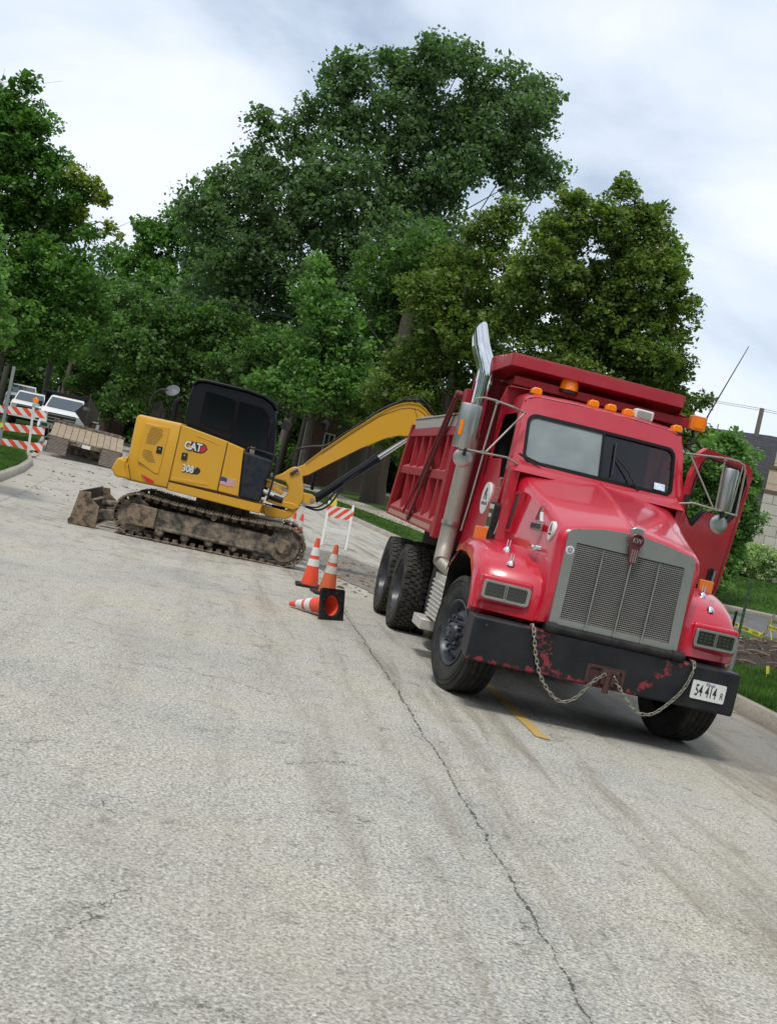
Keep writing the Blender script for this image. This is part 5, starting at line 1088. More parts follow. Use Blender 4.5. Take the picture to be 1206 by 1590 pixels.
mb.prism(bpz,'y',-.62,-.60); mb.prism(bpz,'y',.10,.12)
for a, b in zip(bpz[1:6], bpz[2:7]): mb.hexa([(a[0],-.62,a[1]),(a[0],.12,a[1]),(a[0]-.025,.12,a[1]-.01),(a[0]-.025,-.62,a[1]-.01)],[(b[0],-.62,b[1]),(b[0],.12,b[1]),(b[0]-.02,.12,b[1]+.02),(b[0]-.02,-.62,b[1]+.02)])
mb.build('bucket', MUDK, EX)
# ============================================================ SMALL STREET THINGS
def stripes(par, x0, x1, z0, z1, y, lean, w_=.15, gap=.15, ph=0, name='orange_stripe'):
    h = z1-z0; x = x0-h+ph
    k = 0
    while x < x1+h:
        q = [(x, z0), (x+w_, z0), (x+w_+lean*h, z1), (x+lean*h, z1)]
        # clip to the rail
        def clip(P, f, v, s):
            out = []
            for i in range(len(P)):
                a, b = P[i], P[(i+1) % len(P)]; ia, ib = (a[f]-v)*s >= 0, (b[f]-v)*s >= 0
                if ia: out.append(a)
                if ia != ib: t = (v-a[f])/(b[f]-a[f]); out.append((a[0]+(b[0]-a[0])*t, a[1]+(b[1]-a[1])*t))
            return out
        q = clip(clip(q, 0, x0+.004, 1), 0, x1-.004, -1) if q else q
        if len(q) >= 3: mb = MB(); mb.prism(q, 'y', y-.003, y); mb.build(name, ORNG, par, smooth=0)
        x += w_+gap
# type III barricade at the left
BR = thing('barricade', 'three-rail orange and white striped barricade with orange lamp beside the driveway', 'barricade', (-11.2,38,.02), (0,-.085,0))
for z in (.22,.72,1.24):
    mb = MB(); mb.box(-2.1,.36,-.03,-.005,z,z+.24); r_ = mb.build('rail', WHT, BR, bevel=.006); stripes(r_, -2.1,.36,z,z+.24,-.03,-1,.17,.17,.12)
for x in (-1.75,-.06):
    mb = MB(); mb.box(x-.035,x+.035,-.06,-.032,.0,1.62); p_ = mb.build('upright', WHTB, BR, bevel=.004); mb = MB(); mb.box(x-.03,x+.03,-.75,.75,-.01,.04); mb.build('foot', GALV, p_)
mb = MB(); mb.lathe([(-.035,.001),(-.035,.09),(.035,.09),(.035,.001)], o=(-.02,-.04,1.76), ax='y', n=24); wl = mb.build('warning_lamp', AMBER, BR, bevel=.01); mb = MB(); mb.box(-.10,.10,-.08,.0,1.58,1.66); mb.build('lamp_box', mat('light_blue_box',(.35,.5,.62),.5), wl)
SP = thing('sign_post', 'bare galvanised steel post standing behind the striped barricade', 'post', (-11.97,37.2,.14), (0,-.01,0))
mb = MB(); mb.box(-.045,.045,-.008,.0,-.2,2.5); mb.box(-.045,-.037,0,.035,-.2,2.5); mb.box(.037,.045,0,.035,-.2,2.5); mb.build('post', GALV, SP)
mb = MB(); mb.obox((-.02,-.02,.68),((1,0,.3),(0,1,0),(-.3,0,1)),.05,.012,.07); mb.build('tag', mat('yellow_ribbon',(.65,.62,.08),.6), SP)
# folding A-frame barricade
AF = thing('barricade', 'small white folding barricade with one striped board and yellow lamp', 'barricade', (-1.04,27.3,0), (0,-.02,.08))
for s, yo in ((1,-.22),(-1,.22)):
    for x in (-.27,.27):
        mb = MB(); mb.hexa([(x-.025,yo-.012,0),(x+.025,yo-.012,0),(x+.025,yo+.012,0),(x-.025,yo+.012,0)],[(x-.025,yo*.12-.012,1.0),(x+.025,yo*.12-.012,1.0),(x+.025,yo*.12+.012,1.0),(x-.025,yo*.12+.012,1.0)]); mb.build('leg', WHT, AF, bevel=.003)
    yb = yo*.32
    mb = MB(); mb.box(-.30,.30,yb-.014,yb+.006,.65,.90); r_ = mb.build('rail', WHT, AF, bevel=.004)
    if s == 1: stripes(r_, -.30,.30,.65,.90,yb-.014,1.0,.10,.10,.03)
    yb = yo*.66; mb = MB(); mb.box(-.28,.28,yb-.012,yb+.006,.32,.43); mb.build('rail', WHT, AF, bevel=.004)
mb = MB(); mb.box(-.24,-.10,-.05,.03,.90,1.0); mb.cyl((-.17,-.04,1.03),(-.17,.02,1.03),.06,14); mb.tube([(-.21,-.01,1.08),(-.17,-.01,1.12),(-.13,-.01,1.08)],.008,6); mb.build('warning_lamp', mat('yellow_lamp_case',(.75,.62,.05),.5,dust=.3,dscale=20), AF, bevel=.008)
# cones
def cone(name, label, loc, rot, mt, base=BLACK, dirty=False):
    t = thing(name, label, 'cone', loc, rot, 'traffic cones by the excavator')
    mb = MB(); mb.prism(rrect(-.18,.18,-.18,.18,.03),'z',0,.028)
    b_ = None
    mb = MB(); mb.ring(rrect(-.20,.20,-.20,.20,.03), [(.125*math.cos(2*PI*i/24), .125*math.sin(2*PI*i/24)) for i in range(24)], lambda u,v,d: (u,v,.004+d), .036)
    for k in range(8):
        a = 2*PI*(k+.5)/8; mb.obox((.155*math.cos(a),.155*math.sin(a),.002),((math.cos(a),math.sin(a),0),(-math.sin(a),math.cos(a),0),(0,0,1)),.02,.012,.006)
    mb.build('base', base, t, bevel=.006)
    def rr(z): return .132-(.132-.026)*(z/.71)
    mb = MB(); mb.lathe([(.03,rr(.03)),(.71,rr(.71)),(.715,rr(.71)-.008),(.70,rr(.71)-.010),(.03,rr(.03)-.008)], ax='z', n=28); cb_ = mb.build('cone_body', mt, t)
    for z0, z1 in ((.31,.41),(.46,.58)):
        mb = MB(); mb.lathe([(z0,rr(z0)-.002),(z0,rr(z0)+.003),(z1,rr(z1)+.003),(z1,rr(z1)-.002)], ax='z', n=28); mb.build('reflective_collar', WHTD if dirty else WHT, t)
    return t
WHTD = mat('worn_white_collar', (.62,.60,.56), .6, dust=.7, dustcol=(.28,.14,.08), dscale=16)
cone('traffic_cone', 'bright orange upright traffic cone standing behind the faded one', (-.885,17.55,0.012), (0,-.02,.1), ORNG)
cone('traffic_cone', 'faded scuffed orange upright cone just behind the fallen cone', (-.60,16.98,0.012), (0,.0,.3), ORNGF, dirty=True)
cn = cone('traffic_cone', 'orange traffic cone lying on its side showing its black base', (0,0,0), (0,0,0), ORNG)
az = Vector((-.50,.44,-.13)).normalized(); xz = Vector((az.y, -az.x, 0)).normalized(); yz = az.cross(xz)
cn.matrix_world = Matrix.Translation((-.40,14.34,.185)) @ Matrix((xz, yz, az)).transposed().to_4x4()
cone('traffic_cone', 'distant orange cone behind the excavator track, the nearer to the truck', (-1.66,24.2,0), (0,.03,.2), ORNG, dirty=True)
cone('traffic_cone', 'distant orange cone leaning behind the excavator track, the farther from the truck', (-1.86,24.35,0), (0,.10,.5), ORNG, dirty=True)
# beavertail trailer
TL = thing('equipment_trailer', 'dirty flatbed trailer with wooden beavertail and raised ramps parked in the road', 'trailer', (-10.72,42.4,0), (0,.045,.245))
WOODT = mat('trailer_planks', (.40,.31,.215), .85, noise=.5, nscale=5, dust=.4, dustcol=(.16,.12,.08), dscale=6)
RAMPM = mat('ramp_steel_mesh', (.36,.31,.26), .85, noise=.5, nscale=7, dust=.5, dustcol=(.30,.24,.18), dscale=8)
nb = 11
for k in range(nb):
    x0 = -1.25+2.5*k/nb; mb = MB(); mb.hexa([(x0+.008,0,.64),(x0+2.5/nb-.008,0,.64),(x0+2.5/nb-.008,0,.69),(x0+.008,0,.69)],[(x0+.008,1.9,1.06),(x0+2.5/nb-.008,1.9,1.06),(x0+2.5/nb-.008,1.9,1.11),(x0+.008,1.9,1.11)]); mb.build('beavertail_plank', WOODT, TL)
for s in (-1,1):
    xa, xb = (-1.25,-.58) if s < 0 else (.55,1.22); mb = MB(); mb.box(xa,xb,-.10,-.07,.09,.66); mb.build('ramp_plate', RUST, TL); mb = MB()
    for k in range(12): z = .115+k*.046; mb.obox(((xa+xb)/2,-.105,z),((1,0,rnd.uniform(-.02,.02)),(0,1,0),(0,0,1)),(xb-xa)/2,.014,.0125)
    r_ = mb.build('ramp', RAMPM, TL, smooth=0); mb = MB(); mb.box(xa-.02,xa,-.13,-.05,.08,.68); mb.box(xb,xb+.02,-.13,-.05,.08,.68); mb.build('ramp_frame', RUST, r_)
mb = MB(); mb.box(-1.28,1.28,1.9,8.5,1.0,1.14); mb.box(-1.28,1.28,1.88,1.95,1.06,1.20); mb.box(-1.28,-1.22,0,1.9,.55,.66); mb.box(1.22,1.28,0,1.9,.55,.66); mb.box(-.5,-.4,1.9,8.5,.6,1.0); mb.box(.4,.5,1.9,8.5,.6,1.0); mb.box(-1.2,1.2,1.5,1.6,.12,.75); mb.box(-.56,.53,-.02,.06,.50,.64); mb.box(-.1,.1,8.4,11,.6,.75); mb.box(-1.2,1.2,3,3.1,.6,1.0)
mb.build('trailer_frame', MUDK, TL, bevel=.01)
mb = MB(); mb.box(-.12,.17,-.035,-.022,.50,.62); mb.build('licence_plate', PLATE, TL)
for x in (-1.0,1.0):
    for y in (3.5,4.5): mb = MB(); mb.lathe([(-.12,.18),(-.12,.38),(.12,.38),(.12,.18)], ax='x', n=24); mb.build('tyre', RUBBER, TL, loc=(x,y,.38))
mb = MB(); mb.tube([(-1.32,.1,1.0),(-1.33,.05,.8),(-1.30,.02,.62),(-1.36,.0,.52)],.02,6); mb.build('chain_hook', RUST, TL)
# pickup trucks
def pickup(label, loc, rot, rack=True, scale=1):
    t = thing('pickup_truck', label, 'pickup truck', loc, rot); t.scale = (scale,)*3
    def sec(y, hw, z0, z1, r=.08): return [(-hw,y,z0),(-hw,y,z1-r),(-hw+r*.4,y,z1-r*.3),(-hw+r*1.3,y,z1),(hw-r*1.3,y,z1),(hw-r*.4,y,z1-r*.3),(hw,y,z1-r),(hw,y,z0)]
    mb = MB(); mb.loft([sec(.0,.90,.62,1.24),sec(.12,.97,.55,1.34),(sec(.9,1.0,.5,1.42)),sec(1.25,1.0,.5,1.46),sec(2.9,1.0,.45,1.46),sec(5.4,1.0,.55,1.44)]); body = mb.build('body', WHTB, t, bevel=.02, smooth=40)
    mb = MB(); mb.loft([[(-.93,1.15,1.42),(-.90,1.18,1.45),(.90,1.18,1.45),(.93,1.15,1.42)],[(-.76,1.85,1.98),(-.72,1.85,2.02),(.72,1.85,2.02),(.76,1.85,1.98)],[(-.75,2.9,2.0),(-.71,2.9,2.05),(.71,2.9,2.05),(.75,2.9,2.0)],[(-.90,3.2,1.44),(-.87,3.15,1.47),(.87,3.15,1.47),(.90,3.2,1.44)]]); mb.build('cabin', WHTB, t, bevel=.02)
    mb = MB(); mb.add([(-.84,1.19,1.49),(.84,1.19,1.49),(.70,1.78,1.955),(-.70,1.78,1.955)],[(0,1,2,3)]); o = mb.build('windscreen', GL_CARS, t, normals=False); o.location.y = -.025
    for s in (-1,1):
        mb = MB(); mb.add([(s*.905,1.42,1.50),(s*.905,2.9,1.50),(s*.775,2.75,1.93),(s*.775,1.9,1.93)],[(0,1,2,3)]); mb.build('side_window', GL_CARS, t, normals=False)
        mb = MB(); mb.obox((s*1.13,1.35,1.52),((1,0,0),(0,1,0),(0,0,1)),.09,.06,.13); mb.box(min(s*.95,s*1.08),max(s*.95,s*1.08),1.34,1.38,1.47,1.52); mb.build('wing_mirror', BLACK, t, bevel=.02)
        mb = MB(); mb.prism(rrect(*sorted((s*.64,s*.93)),1.0,1.24,.03),'y',-.03,.06); mb.build('headlight', LENS, t, bevel=.01)
        for y in (.85,4.4): mb = MB(); mb.lathe([(-.13,.2),(-.14,.36),(-.10,.41),(.10,.41),(.14,.36),(.13,.2)], ax='x', n=24); ty = mb.build('tyre', RUBBER, t, loc=(s*.87,y,.41)); mb = MB(); mb.lathe([(s*.10,.001),(s*.12,.2),(s*.10,.21)], ax='x', n=16); mb.build('rim', GREYM, ty)
    mb = MB(); mb.box(-.62,.62,-.03,.05,.78,1.24); g_ = mb.build('grille', BLACK, t, bevel=.01)
    for z in (1.17,1.02,.88): mb = MB(); mb.box(-.62,.62,-.05,-.03,z-.022,z+.022); mb.build('grille_bar', GREYM, g_)
    mb = MB(); mb.prism([(-.09,1.02),(-.03,1.055),(.03,1.055),(.09,1.02),(.03,.985),(-.03,.985)],'y',-.065,-.05); mb.build('emblem', INK, g_)
    mb = MB(); mb.loft([sec(-.14,.88,.50,.76,.05),sec(-.05,.99,.48,.78,.05),sec(.25,1.0,.5,.78,.05)]); bm_ = mb.build('bumper', CHROME if rack else WHTB, t, smooth=30)
    for x in (-.68,.68): mb = MB(); mb.box(x-.13,x+.13,-.155,-.10,.57,.70); mb.build('fog_lamp', INK, bm_)
    mb = MB(); mb.box(-.80,.80,.05,5.3,.35,.52); mb.build('chassis', FRAMEB, t)
    for k in range(5): x = -.4+.2*k; mb = MB(); mb.box(x-.04,x+.04,1.86,1.92,2.025,2.06); mb.build('roof_lamp', AMBERD, t)
    if rack:
        mb = MB(); mb.box(-1.1,1.1,3.3,3.36,1.3,2.25); mb.box(-1.1,-1.04,3.3,6.2,1.2,1.9); mb.box(1.04,1.1,3.3,6.2,1.2,1.9); mb.box(-1.1,1.1,3.3,6.2,1.1,1.2); mb.box(-1.2,1.05,2.9,3.4,2.08,2.20); mb.build('dump_box', CABBLK, t, bevel=.01)
    return t
GL_CARS = mat('car_glazing', (.035,.055,.07), .08, coat=1)
pickup('silver white pickup with black dump box parked behind the trailer', (-16.25,58.9,.05), (0,.0,.22), True, 1.06)
pickup('white pickup half hidden behind the barricade lamp', (-21.8,71.5,.12), (0,0,.25), False, 1.0)
pickup('farthest white work truck with dark windscreen near the left edge', (-28.4,91,.35), (0,0,.25), False, 1.14)
# back of a diamond work sign
DS = thing('work_sign', 'dark back of a diamond-shaped work sign on a folding stand', 'sign', (-12.75,50,.0), (0,-.03,.1))
mb = MB(); mb.prism([(0,1.14),(.53,1.72),(.03,2.32),(-.52,1.66)],'y',-.01,.01); s_ = mb.build('sign_panel', mat('sign_back_brown',(.085,.068,.055),.7,noise=.3), DS); mb = MB(); mb.box(-.22,.05,-.016,-.011,1.80,1.93); mb.build('sign_patch', AMBERD if False else GALV, s_)
mb = MB(); mb.box(-.02,.02,-.04,-.012,.35,2.52); mb.build('sign_pole', BARKL, DS)
for a in (-.6,.6): mb = MB(); mb.tube([(0,-.02,.45),(a,-.5,.0)],.02,6); mb.build('stand_leg', GALV, DS); mb = MB(); mb.tube([(0,0,.45),(a,.5,.0)],.02,6); mb.build('stand_leg', GALV, DS)
# delineator post by the trailer
DP = MB(); DP.hexa([(-11.96,48.0,.05),(-11.84,48.0,.05),(-11.84,48.03,.05),(-11.96,48.03,.05)],[(-11.86,48.0,1.35),(-11.74,48.0,1.35),(-11.74,48.03,1.35),(-11.86,48.03,1.35)]); tag(DP.build('delineator_post', WHT), 'thin white marker post leaning beside the diamond sign', 'post')
# right verge: posts, tape, rubble
TPG = mat('green_post', (.02,.075,.04), .6, noise=.3, nscale=20, dust=.25, dscale=14)
def tpost(label, x, y, z0, z1, lean=0):
    t = thing('fence_post', label, 'post', (x,y,z0), (0,lean,0), 'green steel posts on the verge'); h = z1-z0
    mb = MB(); mb.box(-.02,.02,-.004,.004,h*.35,h); mb.box(-.004,.004,0,.03,h*.35,h)
    for k in range(10): mb.box(-.008,.008,-.012,-.002,h*(.38+.06*k),h*(.39+.06*k))
    mb.build('post', TPG, t); mb = MB(); mb.box(-.024,.024,-.006,.03,-.1,h*.36); mb.build('sleeve', GALV, t)
tpost('green steel post standing in front of the pale hedge', 5.10, 17.0, .16, 1.46)
tpost('green steel post partly behind the red fender', 4.78, 18.4, .16, 1.42, .02)
mb = MB(); mb.cyl((4.99,17.1,.14),(5.03,17.1,1.0),.008,6); o = mb.build('steel_stake', RUST); tag(o, 'thin rusty stake with dark insulator between the green posts', 'stake'); mb = MB(); mb.cyl((5.022,17.1,.78),(5.03,17.1,1.0),.02,8); mb.build('insulator', BLACK, o)
WST = mat('stake_wood', (.26,.21,.15), .85, noise=.4)
CAU = mat('caution_tape_yellow', (.72,.68,.05), .5)
mb = MB(); mb.obox((7.06,22,.52),((1,0,-.25),(0,1,0),(.25,0,1)),.018,.018,.36); tag(mb.build('wooden_stake', WST), 'leaning wooden stake holding the yellow caution tape', 'stake')
mb = MB(); mb.obox((6.58,22.3,.42),((1,0,-.9),(0,1,0),(.9,0,1)),.012,.012,.34); tag(mb.build('wooden_stake', WST), 'thin branch propped against the verge left of the taped stake', 'stake')
def tape(label, P, letters=True, w_=.075):
    P = cat(P, 8); mb = MB(); V = []
    for i, p in enumerate(P): q = .35*math.sin(i*.5); V += [(p.x, p.y+q*.02, p.z-w_/2), (p.x+.0, p.y-q*.02, p.z+w_/2)]
    mb.add(V, [(2*i, 2*i+2, 2*i+3, 2*i+1) for i in range(len(P)-1)]); o = mb.build('caution_tape', CAU, normals=False); tag(o, label, 'tape', 'yellow caution tape on the verge')
    if letters:
        d_ = 0
        for i in range(2, len(P)-2, 6):
            t = (P[i+1]-P[i-1]).normalized(); textmesh('tape_lettering', 'CAUTION', .06, INK, o, P[i]+Vector((0,-.012,0)), t, (0,0,1), .001, .001, .75)
tape('yellow caution tape sagging from behind the fender to the leaning stake', [(6.0,21.0,.66),(6.32,21.4,.57),(6.66,21.7,.50),(6.98,21.95,.45),(7.06,22,.52)])
tape('yellow caution tape stretched right from the leaning stake', [(7.08,21.98,.62),(7.4,21.9,.58),(7.9,21.8,.56),(8.6,21.7,.60)])
tape('yellow tape tail hanging from the leaning stake to the ground', [(7.10,21.97,.78),(7.12,21.96,.6),(7.18,21.95,.4),(7.24,21.93,.22)], False, .05)
mb = MB(); mb.obox((5.60,17.0,.30),((1,0,.2),(0,1,0),(-.2,0,1)),.022,.003,.055); mb.cyl((5.60,17.0,.10),(5.60,17.0,.25),.003,5); tag(mb.build('marker_flag', CAU), 'small yellow marker flag in the grass', 'flag')
# mulch mound with sticks
mb = MB(); V = []; nx, ny = 44, 12
for j in range(ny+1):
    for i in range(nx+1):
        x = 4.9+i*.09; y = 17.6+j*.25; h_ = .30*math.sin(PI*j/ny)**.7*min(1, (i+2)/6)*min(1, (nx-i+3)/8)
        V.append((x+rnd.uniform(-.03,.03), y+rnd.uniform(-.05,.05)+.35*(x-5), ZG(x, y+.35*(x-5))-.04+h_*rnd.uniform(.75,1.2)))
mb.add(V, [(j*(nx+1)+i, j*(nx+1)+i+1, (j+1)*(nx+1)+i+1, (j+1)*(nx+1)+i) for j in range(ny) for i in range(nx)])
o = mb.build('mulch_mound', MULCH, smooth=0, normals=False); tag(o, 'low mound of dark mulch and roots behind the verge grass', 'mulch', kind='stuff')
mb = MB()
for k in range(240):
    i = rnd.randrange(len(V)); p = V[i]; a = rnd.uniform(0, 2*PI); L_ = rnd.uniform(.05,.25); mb.tube([(p[0]-L_*math.cos(a), p[1]-L_*math.sin(a)*.5, p[2]+.02), (p[0], p[1], p[2]+.03+rnd.uniform(0,.03)), (p[0]+L_*math.cos(a), p[1]+L_*math.sin(a)*.5, p[2]+.01)], rnd.uniform(.006,.016), 5)
tag(mb.build('twigs', mat('twig_brown',(.24,.17,.12),.9,noise=.5)), 'tangle of thin brown sticks on the mulch mound', 'twigs', kind='stuff')
# ============================================================ BUILDINGS
def block_mat(name, c1, c2, mortar, bw, bh, ms=.012):
    def f(t, p, n, l):
        o = n('ShaderNodeTexCoord').outputs['Object']; sp = n('ShaderNodeSeparateXYZ'); l(o, sp.inputs[0]); cb = n('ShaderNodeCombineXYZ')
        l(_m(t, 'ADD', sp.outputs[0], sp.outputs[1]), cb.inputs[0]); l(sp.outputs[2], cb.inputs[1])
        b = n('ShaderNodeTexBrick'); l(cb.outputs[0], b.inputs['Vector']); b.inputs['Color1'].default_value = (*c1,1); b.inputs['Color2'].default_value = (*c2,1); b.inputs['Mortar'].default_value = (*mortar,1)
        b.inputs['Scale'].default_value = 1; b.inputs['Brick Width'].default_value = bw; b.inputs['Row Height'].default_value = bh; b.inputs['Mortar Size'].default_value = ms
        a = _n(t, 'ShaderNodeTexNoise', o, Scale=9., Detail=6.)
        l(_mix(t, b.outputs[0], _ramp(t, a.outputs[0], [(.3,(.85,.84,.82)),(.7,(1.05,1.05,1.05))]), .8, 'MULTIPLY'), p.inputs['Base Color']); p.inputs['Roughness'].default_value = .9
        bp = n('ShaderNodeBump'); bp.inputs['Strength'].default_value = .5; bp.inputs['Distance'].default_value = .02; bp.invert = True; l(b.outputs['Fac'], bp.inputs['Height']); l(bp.outputs[0], p.inputs['Normal'])
    return matfn(name, f)
STONE = block_mat('cast_stone', (.56,.535,.46), (.48,.46,.40), (.20,.19,.17), .82, .43, .014)
STONE2 = block_mat('beige_stone', (.58,.47,.35), (.53,.43,.32), (.2,.16,.12), 1.1, .85, .012)
BRICK = block_mat('red_brick', (.21,.075,.05), (.15,.05,.035), (.20,.16,.13), .22, .075, .010)
SHING = block_mat('dark_shingles', (.052,.054,.062), (.036,.038,.045), (.02,.02,.022), .35, .14, .012)
SIDING = block_mat('white_siding', (.72,.73,.74), (.70,.71,.72), (.40,.41,.42), 9.0, .15, .012)
TRIM = mat('white_trim', (.68,.68,.66), .5)
WIN = mat('window_glass', (.02,.025,.03), .08, coat=.5)
SB = thing('stone_building', 'pale block-walled building behind the hedges at the right edge', 'building', (14.72,50,.55), (0,0,-.34))
mb = MB(); mb.box(0,16,0,9,-.8,3.86); mb.build('lower_wall', STONE, SB)
mb = MB(); mb.box(-.015,16,-.03,9,3.862,4.0); mb.build('band', mat('dark_band',(.13,.085,.055),.7), SB)
mb = MB(); mb.box(0.02,16,.02,9,4.002,4.86); mb.build('upper_wall', STONE2, SB); mb = MB(); mb.box(-.015,16,-.03,9,4.862,4.99); mb.build('band', MT['dark_band'], SB)
mb = MB(); mb.box(.15,16,.02,9,4.992,6.5); mb.build('parapet_wall', STONE2, SB); mb = MB(); mb.box(.10,16,-.04,9,6.502,6.6); mb.build('coping', TRIM, SB)
for x in (2.5,6.5): mb = MB(); mb.box(x,x+1.6,-.02,.05,.9,2.8); w_ = mb.build('window', WIN, SB); mb = MB(); mb.ring(rrect(x-.08,x+1.68,.82,2.88,.01),rrect(x,x+1.6,.9,2.8,.01),lambda u,v,d:(u,-.05+d,v),.04); mb.build('window_frame', TRIM, w_)
RH = thing('shingled_house', 'low house with dark shingled hip roof behind the stone building', 'house', (13.0,56.5,.6))
mb = MB(); mb.box(.6,14,0,9,-.7,4.3); mb.build('wall', SIDING, RH)
mb = MB(); mb.add([(.1,-.5,4.2),(15,-.5,4.2),(15,9.5,4.2),(.1,9.5,4.2),(.55,3.4,6.75),(4.4,3.6,7.1),(15,3.6,7.2)],[(0,1,6,5,4),(1,2,6),(2,3,4,5,6),(3,0,4),(0,3,2,1)]); rf = mb.build('roof', SHING, RH, smooth=0)
mb = MB(); mb.cyl((1.75,3.4,6.7),(1.75,3.4,7.1),.03,8); mb.build('vent_pipe', GALV, rf)
WH = thing('white_house', 'white clapboard gable wall peeking out beside the red side beacon', 'house', (12.2,58,.5))
mb = MB(); mb.box(0,1.28,0,6,-.6,6.55); mb.prism([(0,6.55),(1.28,6.55),(1.20,6.72),(0,6.95)],'y',0,.1); mb.build('wall', SIDING, WH); mb = MB(); mb.hexa([(-.1,-.2,6.98),(1.4,-.2,6.66),(1.4,6.2,6.66),(-.1,6.2,6.98)],[(-.1,-.2,7.06),(1.4,-.2,6.74),(1.4,6.2,6.74),(-.1,6.2,7.06)]); mb.build('roof', SHING, WH)
PL = thing('utility_pole', 'grey utility pole with wires above the dark shingled roof', 'pole', (16.68,60,.6)); mb = MB(); mb.tube([(0,0,-.5),(0,0,8.3)],[.15,.11],12); mb.build('pole', BARKL, PL)
for dz, dy in ((8.28,0),(8.22,.3)): mb = MB(); mb.tube(cat([(-40,8,dz+.6),(-14,3,dz-.25),(0,dy,dz)],8),.012,4); mb.build('wire', INK, PL); mb = MB(); mb.tube(cat([(0,dy,dz),(12,-2,dz-.3),(30,-4,dz+.4)],8),.012,4); mb.build('wire', INK, PL)
def house(label, loc, W, D, H, rh, wins, mt=BRICK, rot=0):
    t = thing('brick_house', label, 'house', loc, (0,0,rot)); mb = MB(); mb.box(0,W,0,D,-1,H); mb.prism([(0,H),(W,H),(W/2,H+rh)],'y',0,.15); mb.build('wall', mt, t)
    mb = MB(); mb.hexa([(-.3,-.3,H-.1),(W/2,-.3,H+rh+.05),(W/2,D+.3,H+rh+.05),(-.3,D+.3,H-.1)],[(-.3,-.3,H+.05),(W/2,-.3,H+rh+.2),(W/2,D+.3,H+rh+.2),(-.3,D+.3,H+.05)]); mb.hexa([(W+.3,-.3,H-.1),(W/2,-.3,H+rh+.05),(W/2,D+.3,H+rh+.05),(W+.3,D+.3,H-.1)],[(W+.3,-.3,H+.05),(W/2,-.3,H+rh+.2),(W/2,D+.3,H+rh+.2),(W+.3,D+.3,H+.05)]); mb.build('roof', SHING, t)
    for x, z, a, b in wins:
        mb = MB(); mb.box(x,x+a,-.03,.03,z,z+b); w_ = mb.build('window', WIN, t); mb = MB(); mb.ring([(x-.09,z-.09),(x+a+.09,z-.09),(x+a+.09,z+b+.09),(x-.09,z+b+.09)],[(x,z),(x+a,z),(x+a,z+b),(x,z+b)],lambda u,v,d:(u,-.06+d,v),.05); mb.box(x+a/2-.025,x+a/2+.025,-.05,-.031,z,z+b); mb.build('window_frame', TRIM, w_)
    mb = MB(); mb.box(-.05,.04,-.06,-.005,-.5,H); mb.build('corner_trim', TRIM, t)
    return t
house('red brick house seen above the excavator boom', (-5.98,75,.6), 4.6, 8, 4.1, 2, [(1.25,1.9,.5,1.0)])
house('distant red brick house among the trees left of the trailer', (-25.75,91,.3), 4, 7, 2.9, 1.5, [(2.5,.8,.8,1.2)])
LP = thing('lamp_post', 'black lantern lamp post in front of the brick house', 'lamp post', (-4.02,62,.6)); mb = MB(); mb.tube([(0,0,-.3),(0,0,.6),(0,0,.62),(0,0,2.75)],[.09,.08,.05,.04],12); mb.build('pole', CABBLK, LP)
mb = MB(); mb.loft([[(-.1,-.1,2.75),(.1,-.1,2.75),(.1,.1,2.75),(-.1,.1,2.75)],[(-.19,-.19,3.12),(.19,-.19,3.12),(.19,.19,3.12),(-.19,.19,3.12)]]); ln = mb.build('lantern', WIN, LP); mb = MB(); mb.loft([[(-.24,-.24,3.12),(.24,-.24,3.12),(.24,.24,3.12),(-.24,.24,3.12)],[(-.05,-.05,3.32),(.05,-.05,3.32),(.05,.05,3.32),(-.05,.05,3.32)]]); mb.build('lantern_cap', CABBLK, ln)
FN = thing('picket_fence', 'weathered wooden fence under the far trees behind the pickups', 'fence', (-42,104,.3), (0,0,.1))
for k in range(60): mb = MB(); x = k*.26; mb.box(x,x+.22,0,.03,-.3,1.7+rnd.uniform(-.05,.1)); mb.build('picket', BARKL, FN)
# ============================================================ TREES
def leaves(V, F, c, n, size, rng, up=.35):
    """n kite-shaped leaves around the centres c (k,3) with spread"""
def make_leaves(name, P, size, mt, parent, up=.45):
    n = len(P); a = NR.normal(size=(n,3)); a[:,2] = np.abs(a[:,2])+up; a /= np.linalg.norm(a,axis=1)[:,None]      # normals
    b = NR.normal(size=(n,3)); u = np.cross(a,b); u /= np.linalg.norm(u,axis=1)[:,None]; v = np.cross(a,u)
    s = (size*(.55+NR.gamma(2.,.22,n)))[:,None]; u = u*s*.5; v = v*s*.5; bend = a*s*.14
    V = np.stack([P-v, P+u*.8+bend, P+v, P-u*.8+bend],1).reshape(-1,3); F = np.arange(4*n).reshape(-1,4)
    return fastmesh(name, V, F, mt, parent)
def crown_points(lobes, dens, clump_r, size):
    out = []
    for x,y,z,r in lobes:
        r = r*1.06; n = int(3.3*dens*r*r*3.14/(size*size*.4)); nc = max(9, int(7.5*(r/clump_r)**2.3))
        d = NR.normal(size=(nc,3)); d /= np.linalg.norm(d,axis=1)[:,None]; d[:,2] = d[:,2]*.95
        rr = r*NR.uniform(.12,1.0,nc)**.5; cc = np.array([x,y,z])+d*rr[:,None]*np.array([1,1,1.0])
        idx = NR.integers(0,nc,n); cr_ = clump_r*NR.uniform(.6,1.3,nc)[idx]
        q = NR.normal(size=(n,3)); q /= np.linalg.norm(q,axis=1)[:,None]; q *= (NR.uniform(0,1,n)**.45*cr_)[:,None]; q[:,2] *= .7
        out.append(cc[idx]+q)
    return np.concatenate(out)
